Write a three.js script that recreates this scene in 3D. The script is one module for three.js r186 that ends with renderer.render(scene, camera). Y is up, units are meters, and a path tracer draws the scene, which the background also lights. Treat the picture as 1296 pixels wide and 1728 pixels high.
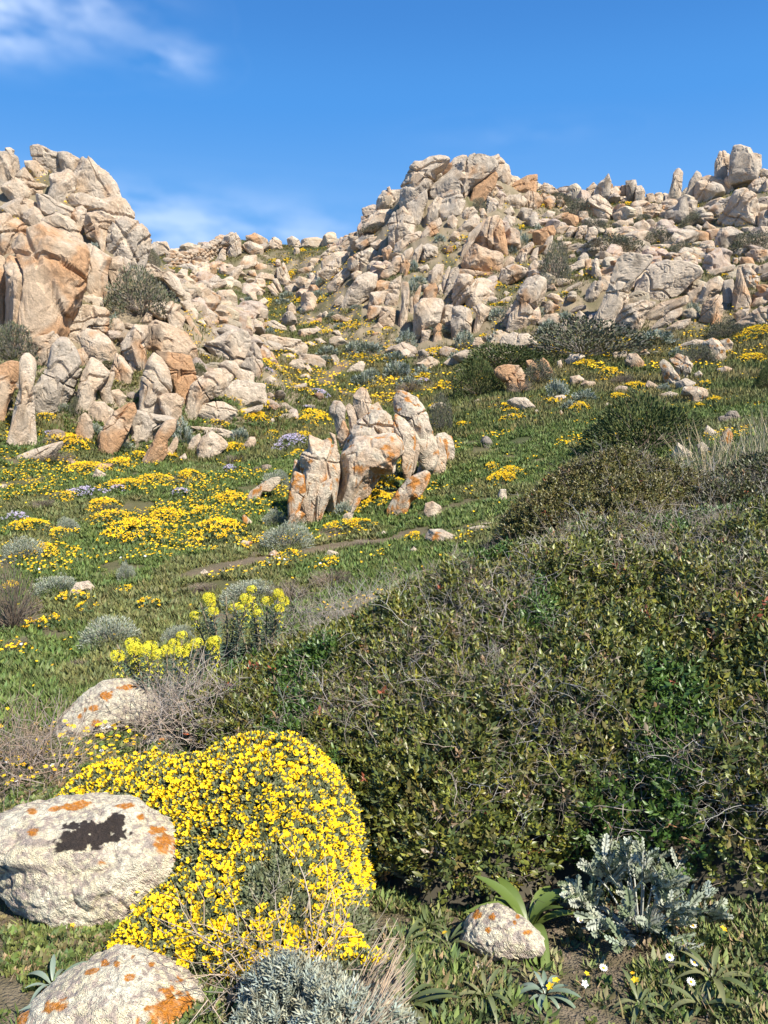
import * as THREE from 'three';
import { ImprovedNoise } from 'three/addons/math/ImprovedNoise.js';
import { mergeVertices } from 'three/addons/utils/BufferGeometryUtils.js';

// ---------------------------------------------------------------- camera
const scene = new THREE.Scene();
const camera = new THREE.PerspectiveCamera(65, 3 / 4, 0.05, 400);
camera.position.set(0, 1.6, 0);
camera.rotation.set(THREE.MathUtils.degToRad(-7), 0, 0);
const renderer = new THREE.WebGLRenderer({ antialias: true });
renderer.setSize(768, 1024);
renderer.toneMapping = THREE.LinearToneMapping;
renderer.toneMappingExposure = 1.68;
renderer.shadowMap.enabled = true;

// ---------------------------------------------------------------- noise and chance
const perlin = new ImprovedNoise();
const noise = (x, y, z) => perlin.noise(x + 91.3, y + 47.1, z + 13.7);
const fbm = (x, y, z, n = 3) => { let a = 0, s = 1, t = 0; for (let i = 0; i < n; i++) { a += s * noise(x, y, z); t += s; s *= 0.5; x *= 2.03; y *= 2.03; z *= 2.03; } return a / t; };
const chance = (seed) => () => { seed = (seed + 0x6d2b79f5) | 0; let t = Math.imul(seed ^ (seed >>> 15), 1 | seed); t = (t + Math.imul(t ^ (t >>> 7), 61 | t)) ^ t; return ((t ^ (t >>> 14)) >>> 0) / 4294967296; };
const clamp = (x, a = 0, b = 1) => Math.min(b, Math.max(a, x));
const smooth = (a, b, x) => { const t = clamp((x - a) / (b - a)); return t * t * (3 - 2 * t); };
const mix = (a, b, t) => [a[0] + (b[0] - a[0]) * t, a[1] + (b[1] - a[1]) * t, a[2] + (b[2] - a[2]) * t];

// ---------------------------------------------------------------- sky: clear spring day, thin wisps of cloud
{
  const W = 2048, H = 1024, data = new Float32Array(W * H * 4);
  const stops = [[0, [0.180, 0.352, 0.598]], [8, [0.139, 0.315, 0.589]], [12.6, [0.106, 0.274, 0.565]], [19.8, [0.053, 0.205, 0.507]], [25.5, [0.039, 0.158, 0.425]], [45, [0.026, 0.115, 0.344]], [90, [0.018, 0.082, 0.287]]];
  const banks = [[-23, 24.0, 5.5, 2.0, 1.5], [-26, 21.6, 3.5, 1.1, 1.0], [-13.6, 21.8, 2.0, 0.9, 0.75], [-15, 12.6, 11, 1.6, 0.75], [-10, 11.2, 9, 1.1, 0.8], [-22, 13.5, 6, 1.0, 0.5], [9, 18, 5, 0.8, 0.12]];
  for (const [a, e] of [[60, 20], [110, 35], [150, 16], [-70, 30], [-120, 18], [-160, 40], [175, 24], [85, 52], [-95, 55]]) banks.push([a, e, 12, 3, 0.7]);
  for (let j = 0; j < H; j++) {
    const el = ((j + 0.5) / H - 0.5) * 180, e = Math.max(el, 0);
    let k = 0; while (k < stops.length - 2 && e > stops[k + 1][0]) k++;
    const c = mix(stops[k][1], stops[k + 1][1], smooth(stops[k][0], stops[k + 1][0], e) * 0.5 + 0.5 * clamp((e - stops[k][0]) / (stops[k + 1][0] - stops[k][0])));
    for (let i = 0; i < W; i++) {
      const th = ((i + 0.5) / W - 0.5) * 2 * Math.PI, az = THREE.MathUtils.radToDeg(Math.atan2(Math.cos(th), -Math.sin(th)));
      let m = 0;
      if (el > 0) for (const [a, b, ra, rb, s] of banks) {
        let da = az - a; if (da > 180) da -= 360; if (da < -180) da += 360;
        const q = (da / ra) ** 2 + ((el - b) / rb) ** 2;
        if (q < 6) m += s * Math.exp(-q * 0.9);
      }
      if (m > 0.01) {
        const x = Math.cos(th) * 14, y = el * 0.55, z = Math.sin(th) * 14;
        const w = fbm(x + 0.35 * y, y * 1.2, z, 5) * 1.5 + 0.42;
        m *= clamp(w * 1.25) * 0.55;
      }
      const o = (j * W + i) * 4, cc = mix(c, [0.50, 0.60, 0.78], clamp(m));
      data[o] = cc[0]; data[o + 1] = cc[1]; data[o + 2] = cc[2]; data[o + 3] = 1;
    }
  }
  const sky = new THREE.DataTexture(data, W, H, THREE.RGBAFormat, THREE.FloatType);
  sky.mapping = THREE.EquirectangularReflectionMapping; sky.magFilter = THREE.LinearFilter; sky.needsUpdate = true;
  scene.background = sky; scene.environment = sky;
}
// ---------------------------------------------------------------- sun: high, from the side the slabs face, a little behind the viewer
const sun = new THREE.DirectionalLight(new THREE.Color(1, 0.93, 0.80), 5.0);
sun.target.position.set(0, 3, -22); sun.position.set(0.45 * 70, 3 + 0.745 * 70, -22 + 0.49 * 70);
sun.castShadow = true; sun.shadow.mapSize.set(4096, 4096); sun.shadow.radius = 1; sun.shadow.bias = -0.0005;
Object.assign(sun.shadow.camera, { left: -45, right: 45, top: 45, bottom: -45, near: 1, far: 160 });
scene.add(sun, sun.target);

// ---------------------------------------------------------------- surveyed layout, in metres: control points of the terrain, each rock's outline (cm), each plant
const TERRAIN=[[-7.04,-15.5,0.0879998],[-5.377,-16.3,-0.0749851],[-3.867,-16.5,-0.0462541],[-2.75,-18.0,-0.118864],[-7.382,-18.5,-0.101062],[-5.361,-18.5,0.144384],[-3.903,-20.0,0.0158569],[-3.559,-22.5,0.103318],[-8.472,-20.0,0.0614998],[-7.081,-21.0,-0.0577861],[-5.409,-21.5,-0.0541152],[-4.824,-24.0,-0.00712134],[-9.379,-22.0,-0.0823121],[-7.988,-22.5,-0.0280836],[-7.003,-23.2,0.14879],[-6.297,-24.5,-0.137554],[-9.974,-24.0,0.0127676],[-8.794,-24.0,0.100832],[-7.868,-24.2,0.0670574],[-7.323,-33.0,0.0780533],[-6.075,-34.0,0.124638],[-10.265,-45.0,0.0364776],[-12.952,-52.0,-0.0164446],[-8.11,-52.0,0.023793],[-10.259,-58.0,0.0299762],[-6.345,-60.0,-0.0183834],[-4.566,-62.0,0.00442892],[-1.321,-20.5,-0.0390786],[-1.785,-25.0,0.0217943],[-1.045,-30.0,-0.0202055],[-2.352,-37.0,-0.124111],[-4.143,-45.0,-0.0604542],[-6.025,-50.0,-0.0516656],[-3.114,-29.0,0.000459277],[-4.724,-33.0,-0.0920345],[-2.936,-24.0,-0.0910221],[-0.179,-31.0,-0.00162508],[1.565,-30.0,-0.0108174],[2.985,-29.0,-0.0226793],[4.188,-26.0,0.0267832],[-0.195,-34.0,0.121581],[1.709,-33.0,-0.035341],[3.553,-32.5,0.00902891],[-1.408,-41.0,-0.0105525],[-0.228,-40.0,0.00774677],[1.925,-37.5,0.0186732],[4.01,-37.0,0.00517999],[1.545,-42.0,0.102255],[3.402,-43.0,-0.0263619],[5.835,-43.0,0.144784],[6.315,-42.0,-0.104499],[-2.965,-50.0,0.0288664],[5.906,-27.0,0.014947],[8.142,-28.0,-0.0528382],[9.808,-27.0,0.0040526],[11.326,-26.0,-0.0685652],[11.836,-25.5,0.0618209],[7.834,-31.0,0.0445967],[10.051,-31.0,0.0276257],[12.087,-30.5,-0.0061166],[13.827,-30.0,9.93926e-05],[6.316,-35.0,-0.0363563],[9.301,-37.0,-0.00220449],[12.095,-37.5,0.00678626],[14.574,-37.0,-0.00743823],[16.492,-36.0,-0.012482],[7.689,-43.0,-0.051667],[11.234,-45.0,0.00740544],[14.094,-46.0,0.0192212],[16.029,-45.0,-0.045755],[18.131,-44.0,0.0247073],[19.529,-43.0,0.0197249],[2.804,-19.0,0.02255],[3.758,-17.0,0.00990773],[5.145,-17.5,-0.0133459],[6.78,-18.5,-0.00948685],[8.336,-19.0,0.0066997],[5.762,-22.5,0.00129285],[8.567,-23.5,0.0109851],[10.326,-22.5,-0.0152678],[2.228,-15.0,-0.010818],[3.0,-13.5,0.0102071],[1.889,-11.5,0.00825601],[1.584,-9.6,0.0151274],[4.433,-12.0,-0.00736211],[5.572,-12.0,0.00938881],[0.015,-10.2,-0.0482598],[-1.04,-9.4,-0.000461148],[-2.167,-8.3,0.0169145],[-3.215,-7.8,-0.00976808],[-4.29,-9.6,0.004054],[-3.766,-11.3,-0.00327799],[-2.656,-12.0,-0.00485021],[-1.906,-13.0,0.00417779],[-0.379,-10.6,0.0227068],[-5.748,-14.2,0.0176887],[-4.292,-14.6,0.0314912],[-6.828,-15.0,-0.0589306],[-1.049,-14.5,0.00939611],[-2.16,-17.5,0.0994539],[0.995,-12.0,-0.00985735],[0.537,-14.0,-0.00647846],[-2.454,-5.9,-0.00678985],[-1.752,-5.8,-0.00919752],[-2.062,-4.5,0.0081167],[-1.379,-4.0,-0.00443952],[-1.405,-3.3,-0.0222566],[-1.327,-5.0,0.00573468],[0.004,-2.75,-0.129994],[0.004,-2.3,0.0808283],[0.003,-1.95,0.0447199],[0.697,-2.5,-0.0777458],[0.887,-2.0,0.00523755],[-0.637,-2.3,-0.0407007],[-1.028,-2.15,0.000392516],[-0.815,-3.0,0.0920155],[0.0,0.0,-0.00867363],[-4.0,0.0,0.00109366],[4.0,0.0,-0.00363529],[0.0,6.0,0.00133637],[-6.0,5.0,-0.000779349],[6.0,5.0,0.00230732],[-25.0,0.0,-0.0011084],[25.0,0.0,-0.00227719],[-25.0,-15.0,-0.00377125],[25.0,-15.0,0.00265238],[-30.0,-30.0,0.0017107],[32.0,-30.0,0.000147204],[-40.0,-60.0,-0.000139015],[45.0,-60.0,0.000949064],[-25.0,14.0,0.000744471],[25.0,14.0,0.000209742],[0.0,-95.0,-0.00215359],[-60.0,-90.0,6.47723e-06],[60.0,-90.0,-0.000308935],[-17.0,-25.0,0.0105427],[-13.0,-33.0,-0.0196613],[-8.0,-33.0,-0.10649],[8.0,-58.0,-0.00666802],[18.0,-60.0,-0.00127627],[30.0,-58.0,-0.0043827],[-5.0,-75.0,0.00484381],[-18.0,-70.0,-0.00545226],[2.1,-7.5,0.00447529],[4.0,-7.5,0.0029397],[3.0,-5.0,-0.00330199],[1.0,-5.0,0.00810495],[3.0,-3.0,-0.00268689],[1.2,-2.6,0.0551123],[0.0,-6.5,-0.00217254],[-9.0,-6.0,0.00828164],[9.0,-8.0,-0.00382642],[14.0,-14.0,0.00146005],[-12.0,-13.0,-0.0173828]];
const TERRAIN_PLANE=[35.5843, 0.0147007, 0.0170137];
const PATHS=[[[-2.73, -8.1], [-2.14, -8.2], [-1.54, -9.0], [-0.62, -9.5], [0.24, -9.85], [0.95, -9.65], [1.66, -9.65], [2.25, -9.7]], [[-0.51, -30.35], [-1.05, -30.05], [-1.52, -28.7], [-1.83, -27.05], [-1.83, -25.1], [-0.99, -23.3]]];
const WALL=[[-13.0, 10.3, -49.85], [-12.14, 10.35, -50.15], [-11.35, 10.8, -51.5], [-10.78, 11.64, -53.3], [-10.57, 12.38, -54.8]];
const ROCKS=[
["granite_boulder","pale pointed block forming the very top of the tall tor beside the sky",[-9.66,8.85,-24.13],0.381,0.0,0.28,"g",[-41,28,-20,36,26,15,41,-11,40,-54,27,-67,12,-49,-18,-28,-37,-4],16],
["stone","grey stone just right of the tor crest block",[-9.02,8.77,-24.13],0.358,0.0,0.26,"g",[-30,19,-8,23,17,14,31,1,22,-48,-3,-46,-19,-42],12],
["granite_boulder","huge rounded boulder forming the brow of the beak-shaped overhang",[-8.32,8.15,-24.06],0.333,0.0,0.55,"t",[-57,1,-48,29,-31,60,-15,61,13,43,38,26,57,1,66,-32,75,-61,42,-60,9,-61,-16,-57,-35,-50,-58,-55],26],
["flat_rock","tan wedge with shaded underside jutting out under the beak-shaped brow",[-7.79,7.29,-23.24],0.323,0.0,0.31,"t",[-82,23,-54,31,-36,24,-8,20,21,25,49,24,73,-8,71,-39,53,-62,22,-62,-7,-56,-43,-21,-58,4,-77,-5,-82,9],22],
["stone","tan stone just below the tor crest block",[-9.93,8.49,-23.97],0.393,0.0,0.24,"t",[-28,20,-4,24,20,11,29,-5,12,-41,-3,-32,-24,-4],11],
["granite_boulder","large grey boulder just left of the beak-shaped overhang",[-8.95,7.77,-23.29],0.367,0.0,0.46,"g",[-30,29,14,52,38,36,33,13,26,-13,25,-62,-16,-75,-39,-29,-28,4],20],
["granite_boulder","tan boulder just below the tor crest block",[-9.85,7.94,-23.38],0.399,0.0,0.28,"t",[-36,17,-14,41,0,21,15,0,42,1,48,-15,35,-42,11,-35,-8,-43,-25,-18],14],
["granite_boulder","tan boulder just below the block under the mushroom stone",[-10.12,7.71,-23.09],0.413,0.0,0.28,"t",[-37,0,-24,14,-3,29,18,19,35,-2,28,-23,3,-39,-11,-35],14],
["granite_boulder","grey block at the tor's outer edge carrying a small mushroom stone",[-10.68,8.37,-23.57],0.425,0.0,0.41,"g",[-25,44,-7,41,14,42,35,34,39,4,29,-17,7,-44,-12,-76,-30,-78],19],
["stone","tiny mushroom-shaped stone balanced on a grey block against the sky",[-10.58,8.93,-23.79],0.418,0.0,0.13,"g",[-11,8,0,12,12,7,10,-3,4,-29,-3,-27,-10,-3],6],
["granite_boulder","large grey boulder just below the block under the mushroom stone",[-9.88,7.08,-22.64],0.411,0.0,0.3,"g",[-55,-3,-31,15,11,28,43,19,45,0,26,-35,-4,-38,-33,-31],17],
["granite_boulder","large grey boulder just left of the orange cheek block",[-8.98,7.15,-22.78],0.376,0.0,0.28,"g",[-41,32,-17,28,9,15,48,3,53,-25,41,-39,5,-33,-28,-32,-41,-5],16],
["stone","grey stone just below the block under the mushroom stone",[-9.45,6.81,-22.49],0.398,0.0,0.3,"g",[-24,11,3,28,20,18,27,-3,12,-34,-11,-36,-25,-15],12],
["granite_boulder","large tan boulder just left of the orange cheek block",[-8.61,6.59,-22.33],0.368,0.0,0.26,"t",[-46,15,-16,29,16,20,39,-2,47,-32,26,-47,-1,-33,-30,-8,-47,0],16],
["standing_rock","tan pillar just left of the orange cheek block",[-8.31,6.91,-22.77],0.35,0.0,0.22,"t",[-11,21,7,31,17,18,13,-14,4,-56,-10,-17,-22,-4],11],
["granite_boulder","large orange-tinted boulder just above the giant egg boulder",[-9.78,6.19,-21.67],0.424,0.0,0.56,"o",[-35,41,-19,46,4,49,31,32,53,10,58,-11,20,-36,5,-70,-24,-72,-40,-71],25],
["granite_boulder","giant egg-shaped boulder with brown stains on its lower front",[-8.08,4.8,-19.64],0.39,0.0,0.98,"o",[-30,92,-6,104,0,111,35,99,67,90,90,76,93,56,88,17,83,-25,69,-79,46,-144,24,-188,3,-197,-16,-206,-42,-214,-76,-216,-81,-187,-81,-69,-76,12,-65,48,-46,76],30],
["standing_rock","large orange-tinted pillar just left of the giant egg boulder",[-9.08,4.44,-19.46],0.436,0.0,0.21,"o",[-10,76,5,77,15,70,19,45,15,-10,10,-99,-3,-114,-18,-112],22],
["standing_rock","large tan pillar just below the orange cheek block",[-7.44,5.2,-21.32],0.336,0.0,0.39,"t",[-23,60,-7,64,18,45,38,34,28,7,27,-18,14,-92,-9,-96,-28,-43,-28,12],23],
["granite_boulder","orange weathered block wedged beneath the beak-shaped overhang",[-7.74,6.54,-22.52],0.331,0.0,0.39,"o",[-27,33,-6,38,18,27,42,20,29,0,16,-34,12,-79,-8,-37,-26,-23,-33,2],17],
["granite_boulder","rounded grey drum boulder with a small round hollow on the tor's edge",[-7.09,6.29,-22.88],0.301,0.0,0.6,"g",[-50,27,-31,44,-2,56,29,48,47,34,59,15,58,-10,48,-51,28,-71,9,-79,-19,-71,-40,-66,-58,-44,-57,-5],27],
["granite_boulder","large grey boulder just below the grey drum boulder",[-7.02,5.32,-21.9],0.31,0.0,0.34,"g",[-20,29,7,36,34,26,27,4,14,-34,-14,-69,-22,-19,-27,8],16],
["granite_boulder","grey boulder just below the grey drum boulder",[-6.64,5.37,-22.3],0.289,0.0,0.17,"g",[-32,-50,-12,4,7,30,27,52,23,24,12,-1,5,-46,-19,-53],12],
["granite_boulder","large tan boulder just left of the hooded boulder",[-7.75,3.77,-19.69],0.375,0.0,0.29,"t",[-36,-35,-22,1,-10,30,14,39,28,37,24,14,20,-3,11,-52,-3,-61,-12,-39],17],
["stone","tan stone just below the giant egg boulder",[-7.95,4.45,-20.66],0.367,0.0,0.2,"t",[-20,-1,-6,17,22,16,21,-4,-2,-24,-21,-30],10],
["granite_boulder","large tan boulder just above the hooded boulder",[-7.22,3.73,-19.97],0.347,0.0,0.41,"t",[-37,5,-25,25,-8,43,16,47,38,39,49,31,45,8,41,-18,28,-16,5,-29,-15,-77,-34,-80,-44,-49,-38,-15],24],
["stone","tan stone just above the hooded boulder",[-7.41,4.43,-20.96],0.34,0.0,0.19,"t",[-26,11,0,16,22,8,23,-26,4,-24,-4,-5,-27,-12],10],
["granite_boulder","leaf-shaped boulder hooding a dark hollow above a small green bush",[-6.67,3.19,-19.03],0.337,0.0,0.28,"t",[-39,19,-19,31,5,30,20,16,32,0,40,-11,36,-59,28,-66,21,-61,7,-61,2,-70,-16,-44,-31,-5],18],
["granite_boulder","large brown-stained boulder just above the ribbed tan face",[-7.85,3.09,-18.89],0.394,0.0,0.3,"s",[6,32,21,37,31,30,36,17,14,-11,11,-50,-13,-62,-27,-30,-28,10,-9,29],19],
["granite_boulder","broad ribbed slab leaning back above the small yellow flower patch",[-6.97,2.32,-17.33],0.382,0.0,0.43,"g",[-6,64,9,80,23,79,36,58,45,36,43,6,36,-10,18,-44,5,-80,-5,-110,-26,-106,-42,-100,-46,-60,-48,-18,-35,-8,-17,24],30],
["stone","tan stone just below the hooded boulder",[-6.98,2.82,-18.85],0.355,0.0,0.15,"t",[-11,20,4,26,13,10,11,-12,-6,-47,-10,-7],10],
["granite_boulder","spike-topped rock with a scooped shaded side beside the ribbed slab",[-6.32,2.18,-17.44],0.348,0.0,0.28,"t",[-11,27,5,56,21,47,40,25,32,15,27,5,12,-13,8,-47,-9,-79,-26,-77,-47,-84,-37,-63,-25,-47,-22,-6,-16,14],22],
["standing_rock","large orange-tinted pillar just above the tall leaning pillar",[-7.7,2.1,-16.43],0.438,0.0,0.27,"o",[-17,36,-4,41,10,49,29,49,32,33,23,9,6,-30,-4,-74,-23,-106],23],
["standing_rock","tall bone-shaped pillar leaning at the meadow's edge",[-6.97,1.77,-15.64],0.419,0.0,0.29,"t",[-1,79,11,90,25,80,29,66,19,34,19,3,19,-81,8,-90,-1,-106,-18,-108,-43,-110,-42,-103,-24,-50,-10,7,0,39,-3,59],28],
["stone","orange-tinted stone just left of the orange leaf slab",[-6.1,1.36,-16.46],0.355,0.0,0.19,"o",[-16,-12,-6,18,3,24,12,11,18,-13,4,-41,-17,-39],11],
["stone","tan stone just left of the orange leaf slab",[-6.01,1.58,-17.18],0.337,0.0,0.26,"t",[-23,0,-12,25,7,23,25,8,20,-7,10,-36,-5,-36,-19,-22],14],
["granite_boulder","orange-stained leaf-shaped slab propped at the foot of the tor",[-5.4,1.36,-16.32],0.32,0.0,0.22,"O",[-18,4,-3,25,25,42,32,42,36,25,26,1,4,-42,-20,-77,-35,-72,-34,-20],20],
["standing_rock","tan pillar just right of the spiked grey-tan rock",[-6.0,2.05,-17.71],0.327,0.0,0.2,"t",[-15,18,-2,36,15,41,9,23,4,3,17,-36,17,-56,2,-54,-12,-20,-17,2],14],
["stone","tan stone just above the orange leaf slab",[-5.8,1.93,-17.75],0.316,0.0,0.16,"t",[-14,15,1,18,15,2,12,-14,-3,-30,-12,-1],9],
["granite_boulder","large tan boulder just left of the bell-shaped boulder",[-5.94,2.52,-18.42],0.312,0.0,0.25,"t",[-8,42,6,31,23,0,21,-43,-4,-49,-16,-37,-23,-3,-15,20],16],
["standing_rock","large tan pillar just left of the orange-tinted dome",[-5.78,3.12,-19.05],0.295,0.0,0.32,"t",[-29,10,-1,49,25,47,27,28,16,9,22,-26,11,-84,-5,-73,-17,-28,-33,-9],20],
["granite_boulder","smooth orange-tinted dome above the ribbed rust-stained face",[-5.34,3.36,-20.27],0.258,0.0,0.41,"o",[-59,0,-49,34,-24,46,4,36,44,17,66,-13,60,-52,48,-61,22,-53,-7,-53,-35,-51],26],
["granite_boulder","rust-ribbed downward-pointing block beneath the orange-tinted dome",[-4.65,2.56,-18.5],0.246,0.0,0.33,"O",[-53,43,-28,39,-2,34,24,29,35,-14,22,-65,9,-85,-4,-66,-16,-20,-28,12],21],
["granite_boulder","bell-shaped pale boulder overhanging a dark gap",[-4.97,2.26,-17.6],0.275,0.0,0.35,"g",[-34,-90,-25,6,-11,42,1,57,16,45,28,27,34,-8,29,-53,3,-89,-7,-108,-29,-106],23],
["stone","tan stone just below the bell-shaped boulder",[-4.58,1.82,-17.43],0.257,0.0,0.26,"t",[-29,12,-9,19,11,19,25,9,19,-22,2,-51,-13,-31],14],
["granite_boulder","broad flat-fronted pale block below the bell-shaped boulder",[-4.97,1.29,-16.95],0.285,0.0,0.33,"g",[-26,10,-18,34,8,29,39,24,56,17,39,9,17,-10,1,-53,-35,-53],21],
["granite_boulder","large orange-tinted boulder just below the flat-fronted pale block",[-4.48,1.0,-16.01],0.273,0.0,0.19,"o",[-43,-56,-15,-4,-2,21,14,42,33,45,30,23,18,7,15,-17,-4,-45,-29,-61],18],
["stone","orange-tinted stone just below the flat-fronted pale block",[-4.38,0.86,-16.48],0.26,0.0,0.09,"o",[-1,7,11,25,16,19,13,2,-9,-30,-16,-32,-18,-14],9],
["granite_boulder","large tan boulder just below the rust-ribbed face",[-4.04,2.1,-18.34],0.217,0.0,0.31,"t",[-56,-78,-39,-14,-28,10,-6,31,15,44,39,47,59,29,46,10,24,-11,3,-22,-19,-42,-30,-86],24],
["granite_boulder","large faceted boulder perched over a black gap on the tor's shoulder",[-3.97,3.35,-21.23],0.185,0.0,0.43,"g",[-68,3,-44,9,-1,40,26,38,41,32,47,5,43,-14,25,-52,15,-67,-9,-67,-30,-46,-54,-6],22],
["granite_boulder","large grey boulder just right of the perched faceted boulder",[-3.4,2.93,-21.13],0.16,0.0,0.26,"g",[-33,-17,-11,27,5,45,16,30,25,-9,15,-41,3,-66,-9,-35],15],
["granite_boulder","large tan boulder just below the perched faceted boulder",[-3.61,2.57,-20.22],0.177,0.0,0.22,"t",[-45,21,-26,30,-3,24,3,12,35,4,37,-35,14,-45,-15,-12,-35,9],15],
["granite_boulder","large pale boulder just below the perched faceted boulder",[-3.38,2.08,-19.49],0.172,0.0,0.32,"p",[-59,-13,-41,13,-13,30,26,22,49,22,50,-29,14,-39,-14,-33,-42,-36],20],
["flat_rock","large pale slab just above the pyramid boulder",[-3.78,1.64,-18.32],0.203,0.0,0.24,"p",[-7,21,17,19,43,0,26,-31,-8,-28,-44,-5,-33,13],16],
["flat_rock","pale slab just below the perched faceted boulder",[-3.18,1.63,-18.73],0.168,0.0,0.1,"p",[-24,1,6,9,36,17,33,4,-5,-7,-40,-29],9],
["stone","pyramid-shaped boulder with an orange foot in the meadow below the tor",[-3.58,0.93,-16.62],0.212,0.0,0.23,"t",[-25,-5,-15,15,2,28,21,17,33,2,28,-5,-7,-33,-19,-45,-24,-28],15],
["stone","small grey stone just above the pyramid boulder",[-3.9,1.14,-17.47],0.219,0.0,0.06,"g",[-7,1,6,10,10,4,-3,-13,-9,-13],6],
["stone","tan stone just left of the pyramid boulder",[-4.0,0.96,-16.94],0.232,0.0,0.12,"t",[-19,-14,-3,11,12,21,14,6,6,-20,-8,-24],9],
["flat_rock","pale slab just above the pyramid boulder",[-3.66,1.21,-17.63],0.205,0.0,0.09,"p",[-60,14,-30,9,10,6,40,-4,25,-24,-5,-1,-41,4],10],
["stone","orange-tinted stone just above the bent lichened rib",[-2.83,0.96,-17.03],0.165,0.0,0.11,"o",[-14,-5,-1,13,11,10,11,0,-2,-21],7],
["stone","small pale stone just left of the pyramid boulder",[-4.07,0.7,-16.32],0.244,0.0,0.08,"p",[-8,1,3,9,7,0,-2,-13],6],
["stone","small pale stone just below the perched faceted boulder",[-2.96,2.45,-21.08],0.14,0.0,0.11,"p",[-13,2,3,12,15,2,5,-14,-13,-11],6],
["stone","tiny pale stone just right of the pyramid boulder",[-2.63,1.41,-18.87],0.138,0.0,0.05,"p",[-7,-2,4,8,7,1,-3,-11],6],
["stone","orange-tinted stone just below the loaf-shaped block",[-3.51,3.28,-25.45],0.137,0.0,0.17,"o",[-17,17,2,21,20,-14,1,-28,-13,-4],7],
["stone","orange-tinted stone just left of the loaf-shaped block",[-3.32,3.13,-22.29],0.148,0.0,0.14,"o",[-19,22,7,16,16,-29,0,-32],7],
["granite_boulder","overhanging cap rock just below the large grey-green thorn bush",[-5.61,4.15,-21.4],0.256,0.0,0.32,"t",[-52,19,-35,28,10,31,29,20,24,7,36,-7,34,-63,5,-58,2,-17,-22,-12,-36,0],18],
["stone","tan stone just left of the cap rock",[-6.12,4.03,-21.25],0.28,0.0,0.17,"t",[-19,-11,-1,17,14,12,13,-9,-2,-23],7],
["granite_boulder","tan boulder just above the cap rock",[-6.16,5.37,-22.92],0.262,0.0,0.24,"t",[-54,-5,-39,31,-20,28,5,10,27,14,43,-7,55,-48,35,-52,17,-17,-12,-6],15],
["stone","tan stone just above the cap rock",[-5.72,4.95,-23.64],0.237,0.0,0.14,"t",[-20,13,-2,16,19,-2,14,-22,-6,-20],7],
["stone","tan stone just right of the cap rock",[-5.33,4.43,-22.6],0.232,0.0,0.17,"t",[-25,19,0,23,21,-9,14,-39,-7,-15],9],
["stone","orange-tinted stone just right of the cap rock",[-5.08,3.9,-21.83],0.229,0.0,0.11,"o",[-23,24,-8,25,25,-32,12,-39,-14,3],8],
["stone","small orange-tinted stone just below the round valley boulder",[-6.66,5.63,-32.34],0.203,0.0,0.15,"o",[-32,10,14,11,28,-2,13,-20,-23,-3],6],
["granite_boulder","round boulder with a dark undercut edge in the valley rubble",[-8.02,7.3,-41.76],0.19,0.0,0.53,"t",[-54,10,-36,40,29,45,52,13,51,-45,27,-52,-2,-47,-20,-59,-49,-30],13],
["granite_boulder","tan boulder just below the round valley boulder",[-5.7,5.29,-32.09],0.176,0.0,0.29,"t",[-55,-5,-16,23,25,24,43,2,29,-32,-26,-23],11],
["stone","grey stone just right of the perched faceted boulder",[-4.96,4.93,-31.79],0.155,0.0,0.3,"g",[-30,6,-2,29,25,12,24,-27,-13,-32],8],
["flat_rock","long loaf-shaped block lying in the valley below the rubble",[-3.51,4.03,-28.94],0.121,0.0,0.29,"t",[-79,28,-50,32,0,21,54,13,73,-8,66,-37,45,-45,16,-31,-26,-19,-63,-5],16],
["granite_block","grey block just above the loaf-shaped block",[-4.36,5.11,-33.41],0.13,0.0,0.19,"g",[-36,19,-12,24,30,1,49,-23,25,-29,-18,-11,-41,0],8],
["granite_boulder","hunched pale rock standing up beside the dry stone wall",[-9.69,12.23,-53.03],0.181,0.0,0.6,"g",[-69,-1,-42,51,-11,78,26,72,48,32,50,-47,15,-92,-22,-108,-40,-64,-20,0],13],
["granite_block","small grey block just below the hunched skyline rock",[-10.23,11.36,-52.04],0.194,0.0,0.3,"g",[-39,-36,7,47,28,34,27,-21,-32,-52],6],
["granite_block","orange-tinted block just above the round valley boulder",[-10.18,9.91,-48.6],0.207,0.0,0.34,"o",[-39,-42,-24,15,18,44,31,24,30,-12,9,-40],7],
["granite_block","tan block just above the round valley boulder",[-8.67,9.67,-48.27],0.178,0.0,0.25,"t",[-38,-53,-30,0,12,42,53,50,32,15,-4,-52,-38,-67],8],
["granite_block","orange-tinted block just right of the hunched skyline rock",[-8.7,13.42,-56.85],0.152,0.0,0.35,"o",[-67,12,-11,37,69,1,60,-39,-4,-33,-68,-14],8],
["granite_boulder","tan boulder just right of the hunched skyline rock",[-8.37,12.09,-53.43],0.155,0.0,0.43,"t",[-59,29,-21,45,54,11,53,-45,-8,-54,-45,-7],9],
["granite_boulder","tan boulder just below the hunched skyline rock",[-8.37,10.79,-51.03],0.162,0.0,0.43,"t",[-52,-9,-22,34,50,44,49,-6,-2,-54,-53,-48],9],
["granite_block","tan block just left of the grey skyline fin",[-7.21,12.7,-54.94],0.13,0.0,0.45,"t",[-45,-1,-5,45,41,16,41,-29,-30,-49],7],
["stone","small pale stone just left of the round valley boulder",[-9.56,7.64,-42.27],0.222,0.0,0.22,"p",[-27,-5,-3,20,21,15,20,-19,-21,-20],6],
["stone","small pale stone just right of the cap rock",[-9.46,8.07,-43.32],0.215,0.0,0.24,"p",[-24,4,13,23,19,-7,-6,-29],6],
["stone","small tan stone just above the cap rock",[-10.88,9.11,-44.84],0.238,0.0,0.29,"t",[-29,-2,-9,24,22,19,21,-24,-5,-32],6],
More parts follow.
